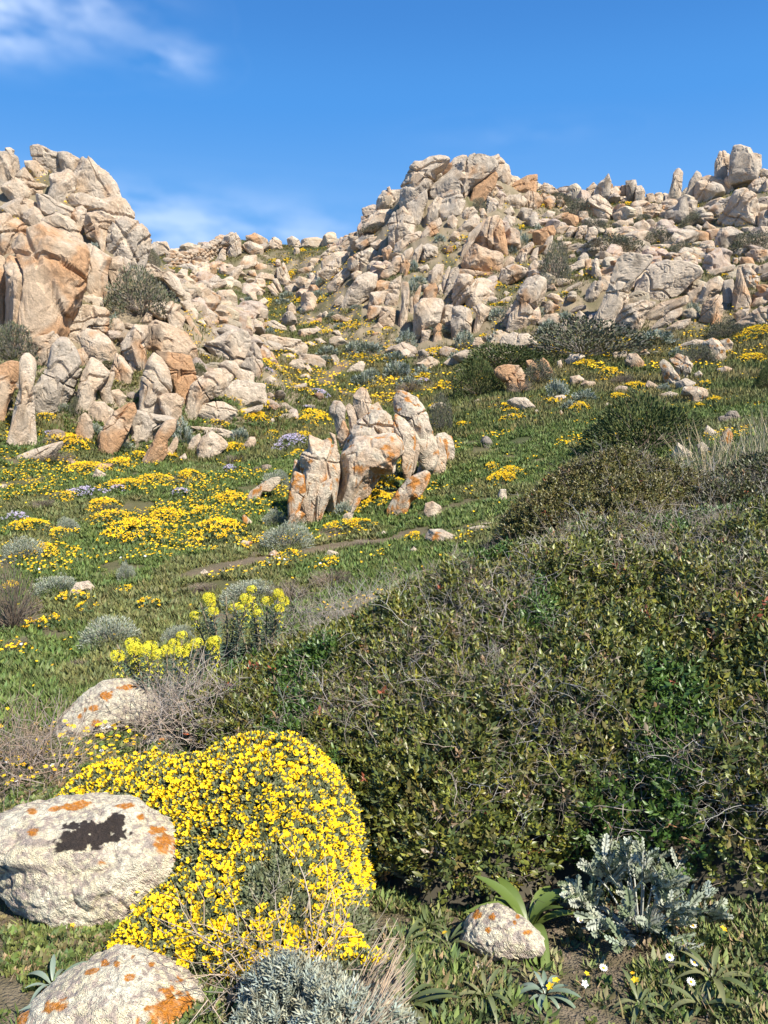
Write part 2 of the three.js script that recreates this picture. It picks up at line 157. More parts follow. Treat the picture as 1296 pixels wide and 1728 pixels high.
["flat_rock","tan slab just right of the grey drum boulder",[-14.72,12.47,-54.46],0.264,0.0,0.37,"t",[-68,-16,-33,27,42,28,63,-19,2,-64],8],
["granite_block","small tan block just right of the grey drum boulder",[-13.77,11.94,-54.0],0.25,0.0,0.32,"t",[-41,-13,-10,27,35,29,34,-9,-20,-41],6],
["granite_block","small tan block just left of the hunched skyline rock",[-13.02,12.06,-54.29],0.235,0.0,0.29,"t",[-38,12,8,25,45,1,14,-29,-31,-24],6],
["stone","small tan stone just below the round valley boulder",[-4.96,4.15,-23.04],0.212,0.0,0.15,"t",[-16,4,4,14,13,-5,0,-22],6],
["stone","small orange-tinted stone just above the perched faceted boulder",[-5.18,4.42,-24.99],0.204,0.0,0.13,"o",[-15,10,0,17,15,-4,6,-22,-8,-9],6],
["stone","small tan stone just left of the perched faceted boulder",[-4.6,3.74,-22.42],0.202,0.0,0.08,"t",[-9,6,0,9,9,-4,0,-14],6],
["stone","small tan stone just right of the cap rock",[-5.02,4.06,-22.59],0.219,0.0,0.13,"t",[-13,5,3,11,13,-6,-3,-16],6],
["stone","small tan stone just right of the perched faceted boulder",[-4.27,4.01,-27.39],0.155,0.0,0.13,"t",[-11,9,4,17,12,-7,-4,-23],6],
["granite_block","tallest of the tilted parallel slabs fanned out on the valley side",[-5.94,9.51,-48.6],0.122,0.0,0.32,"t",[-32,48,-11,56,44,-20,29,-52,1,-66,-32,1],8],
["granite_block","small tan block just left of the grey saddle boulder",[-6.04,8.85,-47.2],0.127,0.0,0.18,"t",[-32,32,-5,39,28,-42,14,-57],6],
["granite_block","small tan block just right of the round valley boulder",[-6.23,8.39,-46.29],0.134,0.0,0.15,"t",[-34,24,-14,31,31,-26,18,-42],6],
["granite_block","small tan block just below the grey skyline fin",[-6.19,8.61,-46.89],0.131,0.0,0.14,"t",[-30,24,-10,31,29,-35,16,-42],6],
["flat_rock","tan slab just left of the tilted valley slab",[-7.13,9.72,-49.63],0.143,0.0,0.27,"t",[-55,-3,-26,25,44,13,51,-19,-13,-29],7],
["stone","small tan stone just left of the tilted valley slab",[-7.93,9.96,-49.93],0.157,0.0,0.26,"t",[-29,13,13,21,27,-18,-9,-27],6],
["granite_block","small orange-tinted block just left of the tilted valley slab",[-7.57,10.57,-51.12],0.147,0.0,0.24,"o",[-40,1,-3,23,33,10,33,-20,-26,-22],6],
["stone","small tan stone just right of the round valley boulder",[-7.13,7.85,-44.55],0.159,0.0,0.32,"t",[-29,19,15,27,27,-21,-11,-37],6],
["granite_block","small tan block just below the tilted valley slab",[-5.26,8.64,-46.94],0.112,0.0,0.3,"t",[-39,8,15,29,41,-4,14,-30,-33,-24],6],
["standing_rock","small tan pillar just above the tilted valley slab",[-5.83,9.96,-49.44],0.117,0.0,0.14,"t",[-25,47,-10,54,24,-45,9,-70],6],
["flat_rock","orange-tinted slab just right of the hunched skyline rock",[-8.58,13.25,-55.78],0.153,0.0,0.28,"o",[-68,15,-8,28,62,0,54,-55,-41,-31],7],
["granite_block","tan block just above the tilted valley slab",[-7.19,12.63,-54.93],0.13,0.0,0.45,"t",[-49,-12,-17,45,38,16,45,-39,-18,-41],7],
["granite_block","grey sloping fin on the skyline above the yellow-flowered saddle",[-6.01,12.92,-55.66],0.108,0.0,0.38,"g",[-44,23,-16,43,31,17,54,-46,-2,-40,-41,-19],7],
["stone","small tan stone just below the grey skyline fin",[-5.6,11.9,-53.24],0.105,0.0,0.28,"t",[-17,23,13,24,24,-14,-18,-35],6],
["granite_boulder","smooth grey flat-topped boulder lying alone in the grassy saddle",[-4.36,8.8,-46.51],0.093,0.0,0.36,"g",[-57,12,-37,39,36,20,53,-6,49,-40,-18,-41],9],
["flat_rock","small tan slab just above the grey saddle boulder",[-4.56,10.11,-49.46],0.092,0.0,0.22,"t",[-67,-3,-25,11,25,22,50,6,39,-20,-25,-21],6],
["granite_block","tan block just below the grey saddle boulder",[-4.54,6.53,-40.03],0.113,0.0,0.28,"t",[-31,-40,-13,25,5,42,22,20,27,-18,-2,-40],7],
["flat_rock","tan slab just right of the loaf-shaped block",[-2.91,4.76,-32.21],0.09,0.0,0.19,"t",[-41,9,3,14,45,15,45,-4,-16,-22,-41,-18],8],
["flat_rock","small orange-tinted slab just below the smooth pale ramp",[-1.71,5.37,-32.79],0.052,0.0,0.12,"o",[-40,6,-17,15,26,2,47,-7,21,-16,-17,-11],6],
["stone","small grey stone just left of the smooth pale ramp",[-2.03,6.81,-38.52],0.053,0.0,0.24,"g",[-28,-1,5,26,27,5,16,-23,-23,-23],6],
["granite_boulder","smooth pale ramp of rock at the foot of the layered slope",[-0.97,6.61,-33.63],0.029,0.0,0.43,"p",[-71,-61,-46,0,-12,43,27,62,65,53,56,6,31,-31,-27,-72,-56,-81],17],
["granite_boulder","tan boulder just left of the smooth pale ramp",[-2.13,8.06,-40.04],0.053,0.0,0.3,"t",[-61,-34,-21,13,20,47,49,52,54,19,19,-16,-21,-61,-50,-56],11],
["granite_boulder","tan boulder just left of the layered slab",[-2.5,9.05,-42.47],0.059,0.0,0.41,"t",[-83,-37,-40,12,15,43,64,55,70,14,27,-26,-34,-66],13],
["granite_boulder","tan boulder just above the smooth pale ramp",[-2.51,10.08,-45.76],0.055,0.0,0.35,"t",[-88,-13,-22,26,44,39,96,40,103,15,17,-18,-82,-69],12],
["granite_boulder","broad cracked slab in the layered slope under the summit",[-1.0,8.87,-39.64],0.025,0.0,0.48,"t",[-68,3,-29,25,34,53,68,31,51,-2,11,-65,-63,-38],14],
["granite_boulder","tan boulder just above the layered slab",[-1.96,11.47,-48.14],0.041,0.0,0.31,"t",[-84,-45,-35,-1,34,53,75,40,41,-7,-8,-33,-56,-68],10],
["granite_block","tan block just left of the layered slab",[-3.29,11.12,-49.64],0.066,0.0,0.3,"t",[-53,-21,4,31,40,38,39,-3,-25,-47],7],
["flat_rock","tan slab just above the layered slab",[-0.75,10.0,-40.9],0.018,0.0,0.18,"t",[-64,-15,-17,10,54,27,71,16,13,-7,-40,-37],8],
["granite_block","grey block just right of the layered slab",[-0.4,8.35,-38.38],0.011,0.0,0.27,"g",[-35,5,-7,26,37,16,37,-6,-7,-34,-35,-21],8],
["granite_block","small tan block just above the smooth pale ramp",[-1.24,8.14,-39.27],0.032,0.0,0.22,"t",[-32,3,-4,19,36,9,19,-18,-21,-24],6],
["granite_block","orange-tinted block just above the jointed wall block",[-0.1,6.77,-33.71],0.003,0.0,0.19,"o",[-31,10,-4,21,34,14,25,-18,-24,-29],8],
["granite_block","tan block just above the narrow upright rib",[0.45,6.65,-33.27],-0.013,0.0,0.22,"t",[-21,15,23,42,20,0,13,-46,-30,-23],9],
["granite_block","squared block in the jointed wall split by vertical cracks",[-0.24,6.14,-32.98],0.007,0.0,0.27,"t",[-28,24,38,29,29,-28,-9,-39,-38,-29],11],
["stone","tan stone just left of the narrow upright rib",[0.31,6.07,-32.82],-0.009,0.0,0.24,"t",[-16,29,26,15,17,-33,-26,-23],8],
["stone","tan stone just below the jointed wall block",[-0.42,5.51,-32.21],0.013,0.0,0.21,"t",[-18,26,33,22,29,-1,-4,-36,-27,-40],9],
["granite_block","orange-tinted block just below the jointed wall block",[0.13,5.31,-31.78],-0.004,0.0,0.26,"o",[-17,35,29,31,24,-41,-13,-45,-31,-15,-27,13],11],
["granite_boulder","orange-tinted boulder just right of the layered slab",[0.33,7.64,-34.93],-0.009,0.0,0.28,"o",[-63,-49,-32,0,13,39,53,44,48,15,13,-24,-22,-52],12],
["standing_rock","tan pillar just below the honeycombed boulder",[0.88,7.96,-34.93],-0.025,0.0,0.25,"t",[-27,-7,-7,36,28,51,33,31,13,-12,-2,-65,-17,-74],10],
["standing_rock","small rusty orange pillar just above the narrow upright rib",[0.94,7.45,-34.28],-0.027,0.0,0.09,"O",[-10,-6,5,32,15,27,5,-11,-15,-48],6],
["standing_rock","narrow upright rib of rock beside a green crevice",[0.77,5.71,-31.62],-0.024,0.0,0.24,"t",[-13,79,15,78,19,43,15,-10,6,-93,-17,-106,-22,-70,-8,7],12],
["standing_rock","small tan pillar just left of the pitted upright block",[1.07,5.77,-32.17],-0.033,0.0,0.08,"t",[-4,27,5,36,5,-35,-6,-40],6],
["standing_rock","small tan pillar just right of the narrow upright rib",[1.28,6.12,-32.48],-0.04,0.0,0.11,"t",[-11,5,17,51,15,19,-1,-41,-15,-62],6],
["granite_boulder","upright block pitted with small holes above silver bushes",[1.6,5.23,-30.75],-0.052,0.0,0.5,"t",[-44,35,-18,53,18,57,53,52,58,30,49,9,41,-35,1,-54,-17,-68,-35,-105,-46,-74,-44,-8],19],
["stone","rusty orange stone just above the pitted upright block",[1.84,6.4,-32.68],-0.056,0.0,0.25,"O",[-24,3,-5,26,18,28,28,7,14,-42,-14,-54,-28,-27],8],
["stone","small tan stone just above the pitted upright block",[2.25,6.49,-33.09],-0.068,0.0,0.13,"t",[-10,14,4,24,12,-4,5,-29,-10,-17],6],
["stone","orange-tinted stone just below the pitted upright block",[1.98,4.54,-30.26],-0.065,0.0,0.18,"o",[-17,-40,-13,12,4,33,13,29,14,-36],7],
["stone","small tan stone just below the pitted upright block",[1.55,4.51,-30.4],-0.051,0.0,0.17,"t",[-18,-33,-14,12,21,16,17,-1,4,-29],6],
["granite_boulder","tan boulder just left of the round-holed boulder",[2.12,7.27,-34.03],-0.062,0.0,0.28,"t",[-35,-44,-26,8,4,36,33,36,28,2,14,-35,-15,-44],10],
["stone","small grey stone just above the narrow upright rib",[1.62,7.55,-34.61],-0.047,0.0,0.21,"g",[-23,-20,-23,9,17,21,27,4,2,-25],6],
["granite_boulder","grey boulder just below the honeycombed boulder",[1.93,8.41,-35.57],-0.054,0.0,0.39,"g",[-27,28,1,38,36,23,31,-12,6,-48,-24,-45,-32,-6],11],
["standing_rock","tan pillar just above the narrow upright rib",[1.4,8.27,-35.36],-0.04,0.0,0.19,"t",[-23,-24,-8,23,22,47,22,23,7,-16,-8,-63],8],
["granite_boulder","upper half of the big triangular rock face with a diagonal crack",[4.72,9.27,-36.42],-0.129,0.0,0.74,"o",[-81,-28,-55,35,-10,79,32,73,48,32,65,-57,65,-87,29,-91,-8,-70,-44,-60],20],
["granite_boulder","lower half of the big triangular face with a broad rust streak",[4.11,7.91,-34.43],-0.119,0.0,0.6,"O",[-84,-15,-60,37,-31,60,-6,46,63,25,77,10,64,-63,54,-73,5,-57,-64,-35],19],
["granite_boulder","tan boulder just above the lower triangular face",[3.62,8.74,-35.21],-0.102,0.0,0.19,"t",[-53,-98,-28,-22,1,41,40,74,65,97,60,78,21,16,-13,-67,-38,-113],12],
["flat_rock","orange-tinted slab just below the lower triangular face",[3.82,7.28,-34.01],-0.112,0.0,0.19,"o",[-68,22,-20,16,34,6,82,0,83,-24,39,-18,-19,-16,-68,-8],10],
["granite_boulder","pale sloping boulder with a small round hole and orange foot",[3.39,6.35,-32.18],-0.105,0.0,0.59,"t",[-71,-61,-60,15,-42,55,-5,54,41,31,69,8,81,-16,65,-45,29,-77,-4,-72,-32,-42,-55,-76],20],
["granite_boulder","smooth pale upright panel directly below the round-holed boulder",[2.84,4.96,-30.33],-0.093,0.0,0.42,"g",[-29,49,-3,53,32,39,37,5,33,-45,-6,-57,-28,-82,-33,-3],16],
["granite_boulder","tan boulder just right of the smooth grey panel",[3.58,5.18,-30.44],-0.117,0.0,0.32,"t",[-32,28,3,40,38,27,25,1,4,-31,-13,-71,-26,-66,-14,10],11],
["stone","small tan stone just below the smooth grey panel",[3.35,4.06,-29.07],-0.115,0.0,0.23,"t",[-24,-12,-10,19,7,19,20,2,16,-23],7],
["stone","small pale stone just below the smooth grey panel",[2.84,3.74,-28.73],-0.099,0.0,0.1,"p",[-21,-7,0,9,17,3,9,-9],6],
["standing_rock","grey pillar just left of the smooth grey panel",[2.4,4.9,-31.03],-0.077,0.0,0.26,"g",[-11,68,20,67,16,19,26,-26,13,-77,-1,-91,-19,-66,-24,11],14],
["standing_rock","grey pillar just left of the round-holed boulder",[2.67,6.72,-32.96],-0.081,0.0,0.19,"g",[-19,-92,-1,-52,18,8,32,44,22,63,-2,49,-15,-1,-29,-59],11],
["standing_rock","tan pillar just left of the round-holed boulder",[2.46,6.88,-33.09],-0.074,0.0,0.13,"t",[-17,-27,-8,16,11,53,20,53,7,-7,-5,-77],7],
["flat_rock","tan slab just below the smooth grey panel",[2.34,3.28,-27.25],-0.086,0.0,0.16,"t",[-33,-1,-15,12,24,14,32,2,17,-15,-19,-19],8],
["stone","angular whitish stone beside the narrow dirt trail",[-0.84,3.2,-28.3],0.03,0.0,0.16,"w",[-15,-7,-6,18,14,18,10,-19,-11,-23],6],
["stone","small orange-tinted stone just below the jointed wall block",[-0.3,4.56,-31.15],0.01,0.0,0.15,"o",[-17,1,-10,12,12,10,14,-15,-6,-15],6],
["stone","small tan stone just below the jointed wall block",[-0.24,4.89,-31.6],0.008,0.0,0.17,"t",[-21,0,2,18,20,0,16,-15,-16,-15],6],
["granite_boulder","smooth grey dome on the shoulder below the summit block",[0.32,12.46,-42.81],-0.007,0.0,0.54,"g",[-68,-62,-62,-9,-38,37,5,46,54,43,66,2,60,-42,23,-33,-25,-56],14],
["stone","tiny tan stone just above the shoulder dome",[0.28,12.89,-42.54],-0.007,0.0,0.13,"t",[-13,7,0,15,15,-17,-3,-28],6],
["granite_boulder","largest smooth grey block of the summit with a shrub on top",[1.78,12.82,-40.3],-0.044,0.0,0.66,"g",[-92,-25,-70,13,-30,64,4,61,33,82,84,87,124,76,118,49,84,33,62,16,62,-22,34,-48,5,-98,-63,-164,-81,-152,-92,-108],23],
["granite_boulder","thin pointed slab sticking out like a beak from the summit",[3.35,13.72,-41.52],-0.081,0.0,0.22,"g",[-76,-71,-29,-9,12,35,46,48,73,42,53,17,24,1,-17,-47,-64,-93],10],
["granite_boulder","broad grey mass in the middle of the summit beneath the beak slab",[3.91,12.89,-40.28],-0.097,0.0,0.75,"g",[-162,-49,-116,-15,-71,17,-15,59,36,88,81,86,138,55,139,28,105,1,49,-37,4,-92,-13,-133,-36,-144,-70,-100,-116,-109,-156,-83],26],
["granite_boulder","tan boulder just above the summit end knob",[5.71,14.4,-43.21],-0.131,0.0,0.37,"t",[-69,-22,-45,8,-15,30,15,32,46,5,40,-57,10,-72,-26,-10],9],
["granite_boulder","rounded tan knob ending the summit on its steep side",[6.24,13.81,-43.36],-0.143,0.0,0.38,"t",[-33,18,-4,58,21,40,34,-8,23,-56,-8,-67,-30,-28],10],
["granite_boulder","orange plank-like block slanting below the summit mass",[4.79,12.36,-40.15],-0.119,0.0,0.33,"O",[-72,-91,-45,-5,6,37,50,65,59,41,51,8,7,-55,-33,-98],13],
["granite_boulder","grey boulder just above the honeycombed boulder",[1.59,11.18,-39.14],-0.041,0.0,0.45,"g",[-52,11,-2,42,36,69,42,31,26,-12,15,-95,-13,-79,-36,-31],13],
["granite_boulder","grey boulder just left of the pitted knobbly rock",[2.33,10.94,-38.64],-0.06,0.0,0.31,"g",[-34,-68,-29,11,10,53,37,47,32,10,16,-34,-6,-68],11],
["granite_boulder","knobbly pitted rock under the summit mass",[3.1,11.29,-38.82],-0.08,0.0,0.56,"g",[-44,35,-6,50,44,33,61,6,50,-53,1,-72,-32,-82,-55,-48],14],
["granite_boulder","round boulder with a honeycombed face on the summit's slope",[0.78,10.25,-38.64],-0.02,0.0,0.63,"g",[-55,6,-33,48,11,75,49,37,61,0,50,-53,11,-75,-16,-109,-50,-85],17],
["granite_boulder","tan boulder just left of the honeycombed boulder",[-0.25,11.19,-41.58],0.006,0.0,0.44,"t",[-82,-62,-46,18,-4,41,55,47,73,30,49,-25,-5,-51,-58,-56],14],
["flat_rock","grey slab just above the layered slab",[-0.84,10.21,-41.52],0.02,0.0,0.24,"g",[-58,-6,-22,17,37,23,61,6,19,-23,-40,-29],8],
["flat_rock","tan slab just below the honeycombed boulder",[-0.21,9.65,-39.86],0.005,0.0,0.21,"t",[-47,-1,-2,21,38,5,38,-16,-13,-22],7],
["granite_boulder","tan boulder just below the honeycombed boulder",[1.07,9.34,-37.63],-0.028,0.0,0.27,"t",[-53,-9,-10,22,55,43,60,22,23,-16,-31,-50,-58,-45],11],
["granite_block","tan block just right of the layered slab",[0.19,8.87,-38.1],-0.005,0.0,0.32,"t",[-29,16,4,37,31,5,15,-35,-13,-46],8],
["granite_boulder","tan boulder just right of the honeycombed boulder",[2.15,9.85,-37.63],-0.057,0.0,0.28,"t",[-43,-15,-11,24,16,34,32,49,43,23,27,-16,-10,-44,-48,-49],10],
["stone","tan stone just below the pitted knobbly rock",[3.12,10.22,-37.93],-0.082,0.0,0.26,"t",[-19,19,2,32,24,8,14,-36,-8,-35,-24,-2],7],
["granite_block","tan block just right of the pitted knobbly rock",[3.86,10.73,-38.52],-0.1,0.0,0.25,"t",[-44,-23,-7,24,26,28,43,7,10,-25,-33,-35],8],
["stone","small tan stone just above the big triangular face",[4.6,10.76,-38.66],-0.119,0.0,0.19,"t",[-19,20,3,25,20,-15,-2,-35],6],
["granite_block","grey block just below the orange summit plank",[5.07,11.38,-39.59],-0.127,0.0,0.29,"g",[-27,-39,-16,34,23,28,34,6,7,-32,-15,-51],8],
["stone","small orange-tinted stone just below the pitted knobbly rock",[3.16,9.37,-36.87],-0.085,0.0,0.24,"o",[-25,-7,-5,24,16,18,22,-16,-9,-28],6],
["stone","small pale stone just left of the lower triangular face",[3.22,8.89,-36.25],-0.089,0.0,0.17,"p",[-15,8,5,12,16,-3,-5,-18],6],
["granite_boulder","tan boulder just left of the big triangular face",[3.83,10.03,-37.48],-0.102,0.0,0.27,"t",[-56,-30,-14,17,29,42,45,26,40,-5,-2,-32,-40,-49],10],
["granite_boulder","horn-shaped block rising on the ridge beside the summit",[7.35,13.36,-43.8],-0.166,0.0,0.49,"o",[-88,-22,-46,17,9,44,58,51,62,12,48,-55,-14,-47,-51,-57],13],
["granite_boulder","orange-tinted boulder just below the horned block",[7.47,12.29,-42.34],-0.175,0.0,0.47,"o",[-43,21,-8,42,33,29,52,-7,23,-52,-24,-56,-43,-30],11],
["granite_block","pale low dome on the ridge next to the horned block",[8.9,13.68,-45.6],-0.193,0.0,0.34,"t",[-45,10,-17,33,21,22,57,-17,4,-38,-48,-9],8],
["granite_boulder","tan boulder just below the horned block",[6.4,12.0,-41.42],-0.153,0.0,0.4,"t",[-45,10,-17,31,13,24,36,35,42,-12,25,-35,-33,-39],10],
["granite_block","grey block just above the big triangular face",[5.09,11.37,-39.59],-0.128,0.0,0.3,"g",[-25,-22,-15,41,25,23,20,-32,-2,-51],8],
["standing_rock","small tan pillar just below the orange summit plank",[5.58,11.51,-40.15],-0.138,0.0,0.16,"t",[-22,-39,-6,19,17,46,12,-12,1,-40],6],
["stone","small rusty orange stone just below the pale ridge dome",[8.53,12.34,-43.18],-0.195,0.0,0.27,"O",[-25,13,5,29,24,4,13,-31,-12,-33],6],
["stone","small tan stone just below the pale ridge dome",[9.17,12.49,-43.62],-0.207,0.0,0.25,"t",[-24,9,6,20,25,-5,-5,-27],6],
["stone","small tan stone just above the round orange boulder",[9.22,11.93,-42.71],-0.213,0.0,0.21,"t",[-23,1,6,20,22,-1,-4,-25],6],
["granite_block","grey block just below the horned block",[6.75,11.09,-40.05],-0.167,0.0,0.32,"g",[-31,-1,-14,26,36,19,20,-14,-13,-42],7],
["granite_block","grey block just above the big brown-orange boulder",[7.07,10.61,-39.47],-0.177,0.0,0.4,"g",[-38,12,11,37,35,-32,-9,-41],8],
["stone","small tan stone just below the horned block",[5.98,11.14,-39.88],-0.149,0.0,0.26,"t",[-31,-4,8,27,26,-7,-2,-28],6],
["flat_rock","small orange-tinted slab just left of the round orange boulder",[8.82,11.35,-41.65],-0.209,0.0,0.15,"o",[-39,-6,7,15,42,19,8,-18,-27,-22],6],
["granite_block","round orange boulder in the rubble under the ridge",[9.19,11.0,-40.95],-0.221,0.0,0.32,"O",[-38,8,-10,29,31,19,34,-7,21,-36,-31,-23],8],
["granite_block","small tan block just below the round orange boulder",[8.37,10.18,-39.26],-0.21,0.0,0.21,"t",[-30,7,24,21,35,10,3,-26,-30,-19],6],
["granite_boulder","big brown-orange boulder tilted above the sloping thorn bush",[7.21,9.53,-37.52],-0.19,0.0,0.39,"O",[-46,13,-4,32,37,41,49,14,28,-24,-13,-56,-40,-36],12],
["standing_rock","grey pillar just below the big brown-orange boulder",[7.19,8.87,-36.42],-0.195,0.0,0.23,"g",[-26,-11,-1,33,19,43,20,-13,-15,-52],8],
["granite_block","upright oval stone above the dark band of shrubs",[9.56,9.77,-38.38],-0.244,0.0,0.28,"t",[-29,-16,-14,28,13,37,29,15,14,-36,-17,-45],8],
["granite_block","tan block just left of the upright oval stone",[9.11,9.89,-38.53],-0.232,0.0,0.25,"t",[-25,-19,-10,29,27,27,18,-4,-3,-49],7],
["stone","small tan stone just below the round orange boulder",[8.72,9.98,-38.8],-0.221,0.0,0.17,"t",[-24,-5,2,21,29,19,9,-13,-18,-32],6],
["granite_boulder","tan boulder just above the sloping fish-shaped boulder",[6.01,8.39,-35.52],-0.168,0.0,0.24,"t",[-36,-24,-12,19,28,47,38,27,14,-7,4,-41,-21,-56],9],
["granite_block","tan block just below the big brown-orange boulder",[6.39,8.24,-35.5],-0.178,0.0,0.17,"t",[-28,-38,1,28,20,37,16,-7,-8,-39],7],
["granite_boulder","fish-shaped boulder sloping down beside the triangular face",[5.06,7.07,-32.97],-0.152,0.0,0.39,"t",[-56,-49,-33,23,4,40,60,20,61,2,33,-16,-4,-37,-37,-59],14],
["stone","tan stone just above the sloping fish-shaped boulder",[5.22,7.84,-34.76],-0.149,0.0,0.2,"t",[-29,-17,5,29,25,19,20,-5,-14,-36],7],
["granite_boulder","tall smooth slab leaning over a deep black shadow",[5.06,5.5,-29.34],-0.171,0.0,0.47,"t",[-68,-120,-56,-61,-44,-9,-20,52,0,76,33,84,62,71,63,38,51,9,27,-15,15,-70,-13,-104,-43,-112],23],
["stone","small tan stone just right of the tall leaning slab",[6.43,6.38,-31.59],-0.201,0.0,0.15,"t",[-21,16,2,16,24,-15,16,-22,-16,-6],6],
["flat_rock","tan slab just right of the tall leaning slab",[6.91,6.6,-31.75],-0.214,0.0,0.18,"t",[-37,11,-2,14,39,6,30,-11,-5,-21,-28,-8],7],
["granite_block","small tan block just above the drop-shaped stone",[7.06,6.29,-30.97],-0.224,0.0,0.08,"t",[-41,-24,-11,2,36,22,32,9,-2,-7,-32,-26],6],
["granite_boulder","lumpy boulder with a dark shaded side below the skyline spire",[10.85,11.87,-42.18],-0.252,0.0,0.6,"t",[-57,-9,-53,43,-7,58,29,38,59,2,60,-35,32,-71,-27,-62],14],
["granite_block","small sharp spire standing on the ridge skyline",[11.86,13.78,-44.85],-0.259,0.0,0.34,"g",[-38,-1,-5,27,13,50,27,6,22,-76,-15,-80],8],
["granite_block","small tan block just left of the skyline spire",[11.18,13.61,-45.56],-0.241,0.0,0.21,"t",[-37,-52,-13,14,18,40,34,26,7,-47,-24,-59],7],
["stone","small tan stone just below the skyline spire",[11.5,13.48,-45.12],-0.249,0.0,0.24,"t",[-22,-40,-4,30,15,14,16,-53],6],
["granite_block","tan block just below the skyline spire",[12.36,13.26,-44.86],-0.269,0.0,0.37,"t",[-26,19,10,35,30,9,13,-63,-31,-11],7],
["granite_block","tan block just below the upright oval stone",[7.67,7.44,-33.26],-0.227,0.0,0.18,"t",[-50,-34,-22,5,33,30,34,-2,1,-19,-31,-30],8],
["stone","small tan stone just left of the long ramp slab",[7.58,6.91,-32.05],-0.232,0.0,0.17,"t",[-20,-4,10,22,16,-6,-6,-22],6],
["stone","small tan stone just below the upright oval stone",[8.17,7.5,-33.24],-0.241,0.0,0.15,"t",[-15,-30,-7,22,12,26,13,-7,-1,-31],6],
["standing_rock","tan pillar just above the long ramp slab",[8.16,7.06,-31.76],-0.251,0.0,0.21,"t",[-17,-17,-14,34,3,42,9,11,23,-33,6,-47],8],
["granite_block","tan block just right of the lumpy ridge boulder",[11.46,10.65,-40.33],-0.277,0.0,0.26,"t",[-41,7,-3,21,34,13,32,-18,-18,-27],7],
["stone","small tan stone just right of the upright oval stone",[10.52,9.99,-38.97],-0.264,0.0,0.23,"t",[-22,-16,-12,19,15,23,21,-5,0,-31],6],
["granite_block","small tan block just above the big brown-orange boulder",[8.11,11.28,-41.23],-0.194,0.0,0.26,"t",[-36,-3,-2,24,33,17,22,-12,-12,-33],6],
["stone","tan stone just above the big triangular face",[5.8,10.38,-38.55],-0.149,0.0,0.34,"t",[-30,2,-14,28,29,22,19,-33,-13,-37],8],
["stone","small orange-tinted stone just left of the big brown-orange boulder",[6.82,9.88,-38.34],-0.176,0.0,0.13,"o",[-26,-6,-4,10,23,9,7,-14],6],
["stone","small tan stone just right of the big brown-orange boulder",[7.91,9.4,-37.74],-0.207,0.0,0.15,"t",[-25,-15,-4,14,20,18,17,-3,-9,-22],6],
["granite_block","small tan block just right of the big brown-orange boulder",[7.93,8.99,-36.84],-0.212,0.0,0.14,"t",[-43,-29,-3,15,33,14,34,4,-2,-10],6],
["granite_block","dark grey block just right of the skyline spire",[13.28,13.68,-45.01],-0.287,0.0,0.35,"d",[-28,30,21,33,28,14,17,-73,-16,-77,-24,-1],8],
["granite_block","tan block just right of the skyline spire",[13.65,13.31,-44.69],-0.296,0.0,0.31,"t",[-23,33,8,31,27,-1,16,-75,-21,-46],7],
["stone","small tan stone just left of the finger pillar",[14.35,13.14,-44.98],-0.309,0.0,0.28,"t",[-24,16,12,19,25,-25,-11,-45],6],
["stone","small tan stone just left of the grey upright stump",[14.81,12.98,-45.13],-0.317,0.0,0.28,"t",[-17,17,9,30,22,7,18,-30,-25,-26],6],
["flat_rock","small grey slab just right of the skyline spire",[13.17,13.01,-45.12],-0.284,0.0,0.23,"g",[-54,-12,-18,13,25,22,44,-4,2,-24],6],
["standing_rock","small tan pillar just below the skyline spire",[12.76,13.56,-45.88],-0.271,0.0,0.27,"t",[-21,-10,-16,34,16,32,23,0,-1,-59],6],
["stone","small orange-tinted stone just right of the skyline spire",[13.03,13.72,-45.57],-0.278,0.0,0.23,"o",[-17,-33,-12,16,13,17,17,-32],6],
["granite_boulder","finger-shaped pillar standing straight up on the ridge skyline",[15.74,13.88,-45.12],-0.336,0.0,0.39,"t",[-46,-127,-21,7,-17,55,6,73,31,57,27,8,24,-127,-25,-122],11],
["granite_boulder","leaning tooth of rock next to the finger pillar",[15.97,13.41,-43.28],-0.354,0.0,0.25,"g",[-48,-112,-16,9,11,53,28,46,38,22,14,-21,-13,-103],9],
["granite_boulder","large grey boulder just left of the arched slab",[16.54,12.82,-42.84],-0.368,0.0,0.64,"g",[-58,-10,-49,48,-4,55,65,19,78,-11,28,-36,12,-71,-39,-66],15],
["granite_boulder","arched slab curling over a folded grey rock on the ridge",[17.38,13.43,-43.48],-0.38,0.0,0.28,"t",[-94,26,-49,43,9,22,68,-33,87,-73,29,-61,-18,1,-70,12],11],
["granite_boulder","big smooth shell-shaped block below the arched slab",[16.52,10.91,-38.61],-0.404,0.0,0.87,"t",[-100,-42,-62,20,-29,75,11,84,52,56,70,-4,69,-97,29,-102,-7,-90,-58,-80],22],
["granite_boulder","grey boulder just left of the smooth shell block",[16.19,11.44,-40.05],-0.384,0.0,0.34,"g",[-55,-5,-4,29,48,40,60,23,24,-7,-21,-63],11],
["standing_rock","narrow shaded half of the split tower on the skyline",[17.76,14.59,-44.12],-0.383,0.0,0.4,"g",[-32,-129,-33,6,-15,58,8,61,38,34,35,-13,13,-112,-15,-134],12],
["granite_boulder","round-headed grey tower rock crowning the high ridge",[18.29,14.46,-42.79],-0.404,0.0,0.63,"g",[-61,-114,-56,12,-46,52,-14,62,26,43,44,12,72,8,78,-45,58,-104,25,-100,-25,-109],16],
["granite_boulder","tan boulder just below the round-headed tower",[18.7,13.86,-43.39],-0.407,0.0,0.46,"t",[-53,-57,-50,30,6,38,51,18,61,-40,26,-72,-24,-76],12],
["flat_rock","small tan slab just right of the round-headed tower",[19.41,13.76,-42.7],-0.427,0.0,0.18,"t",[-41,14,-8,18,36,-1,37,-39,-24,-17],6],
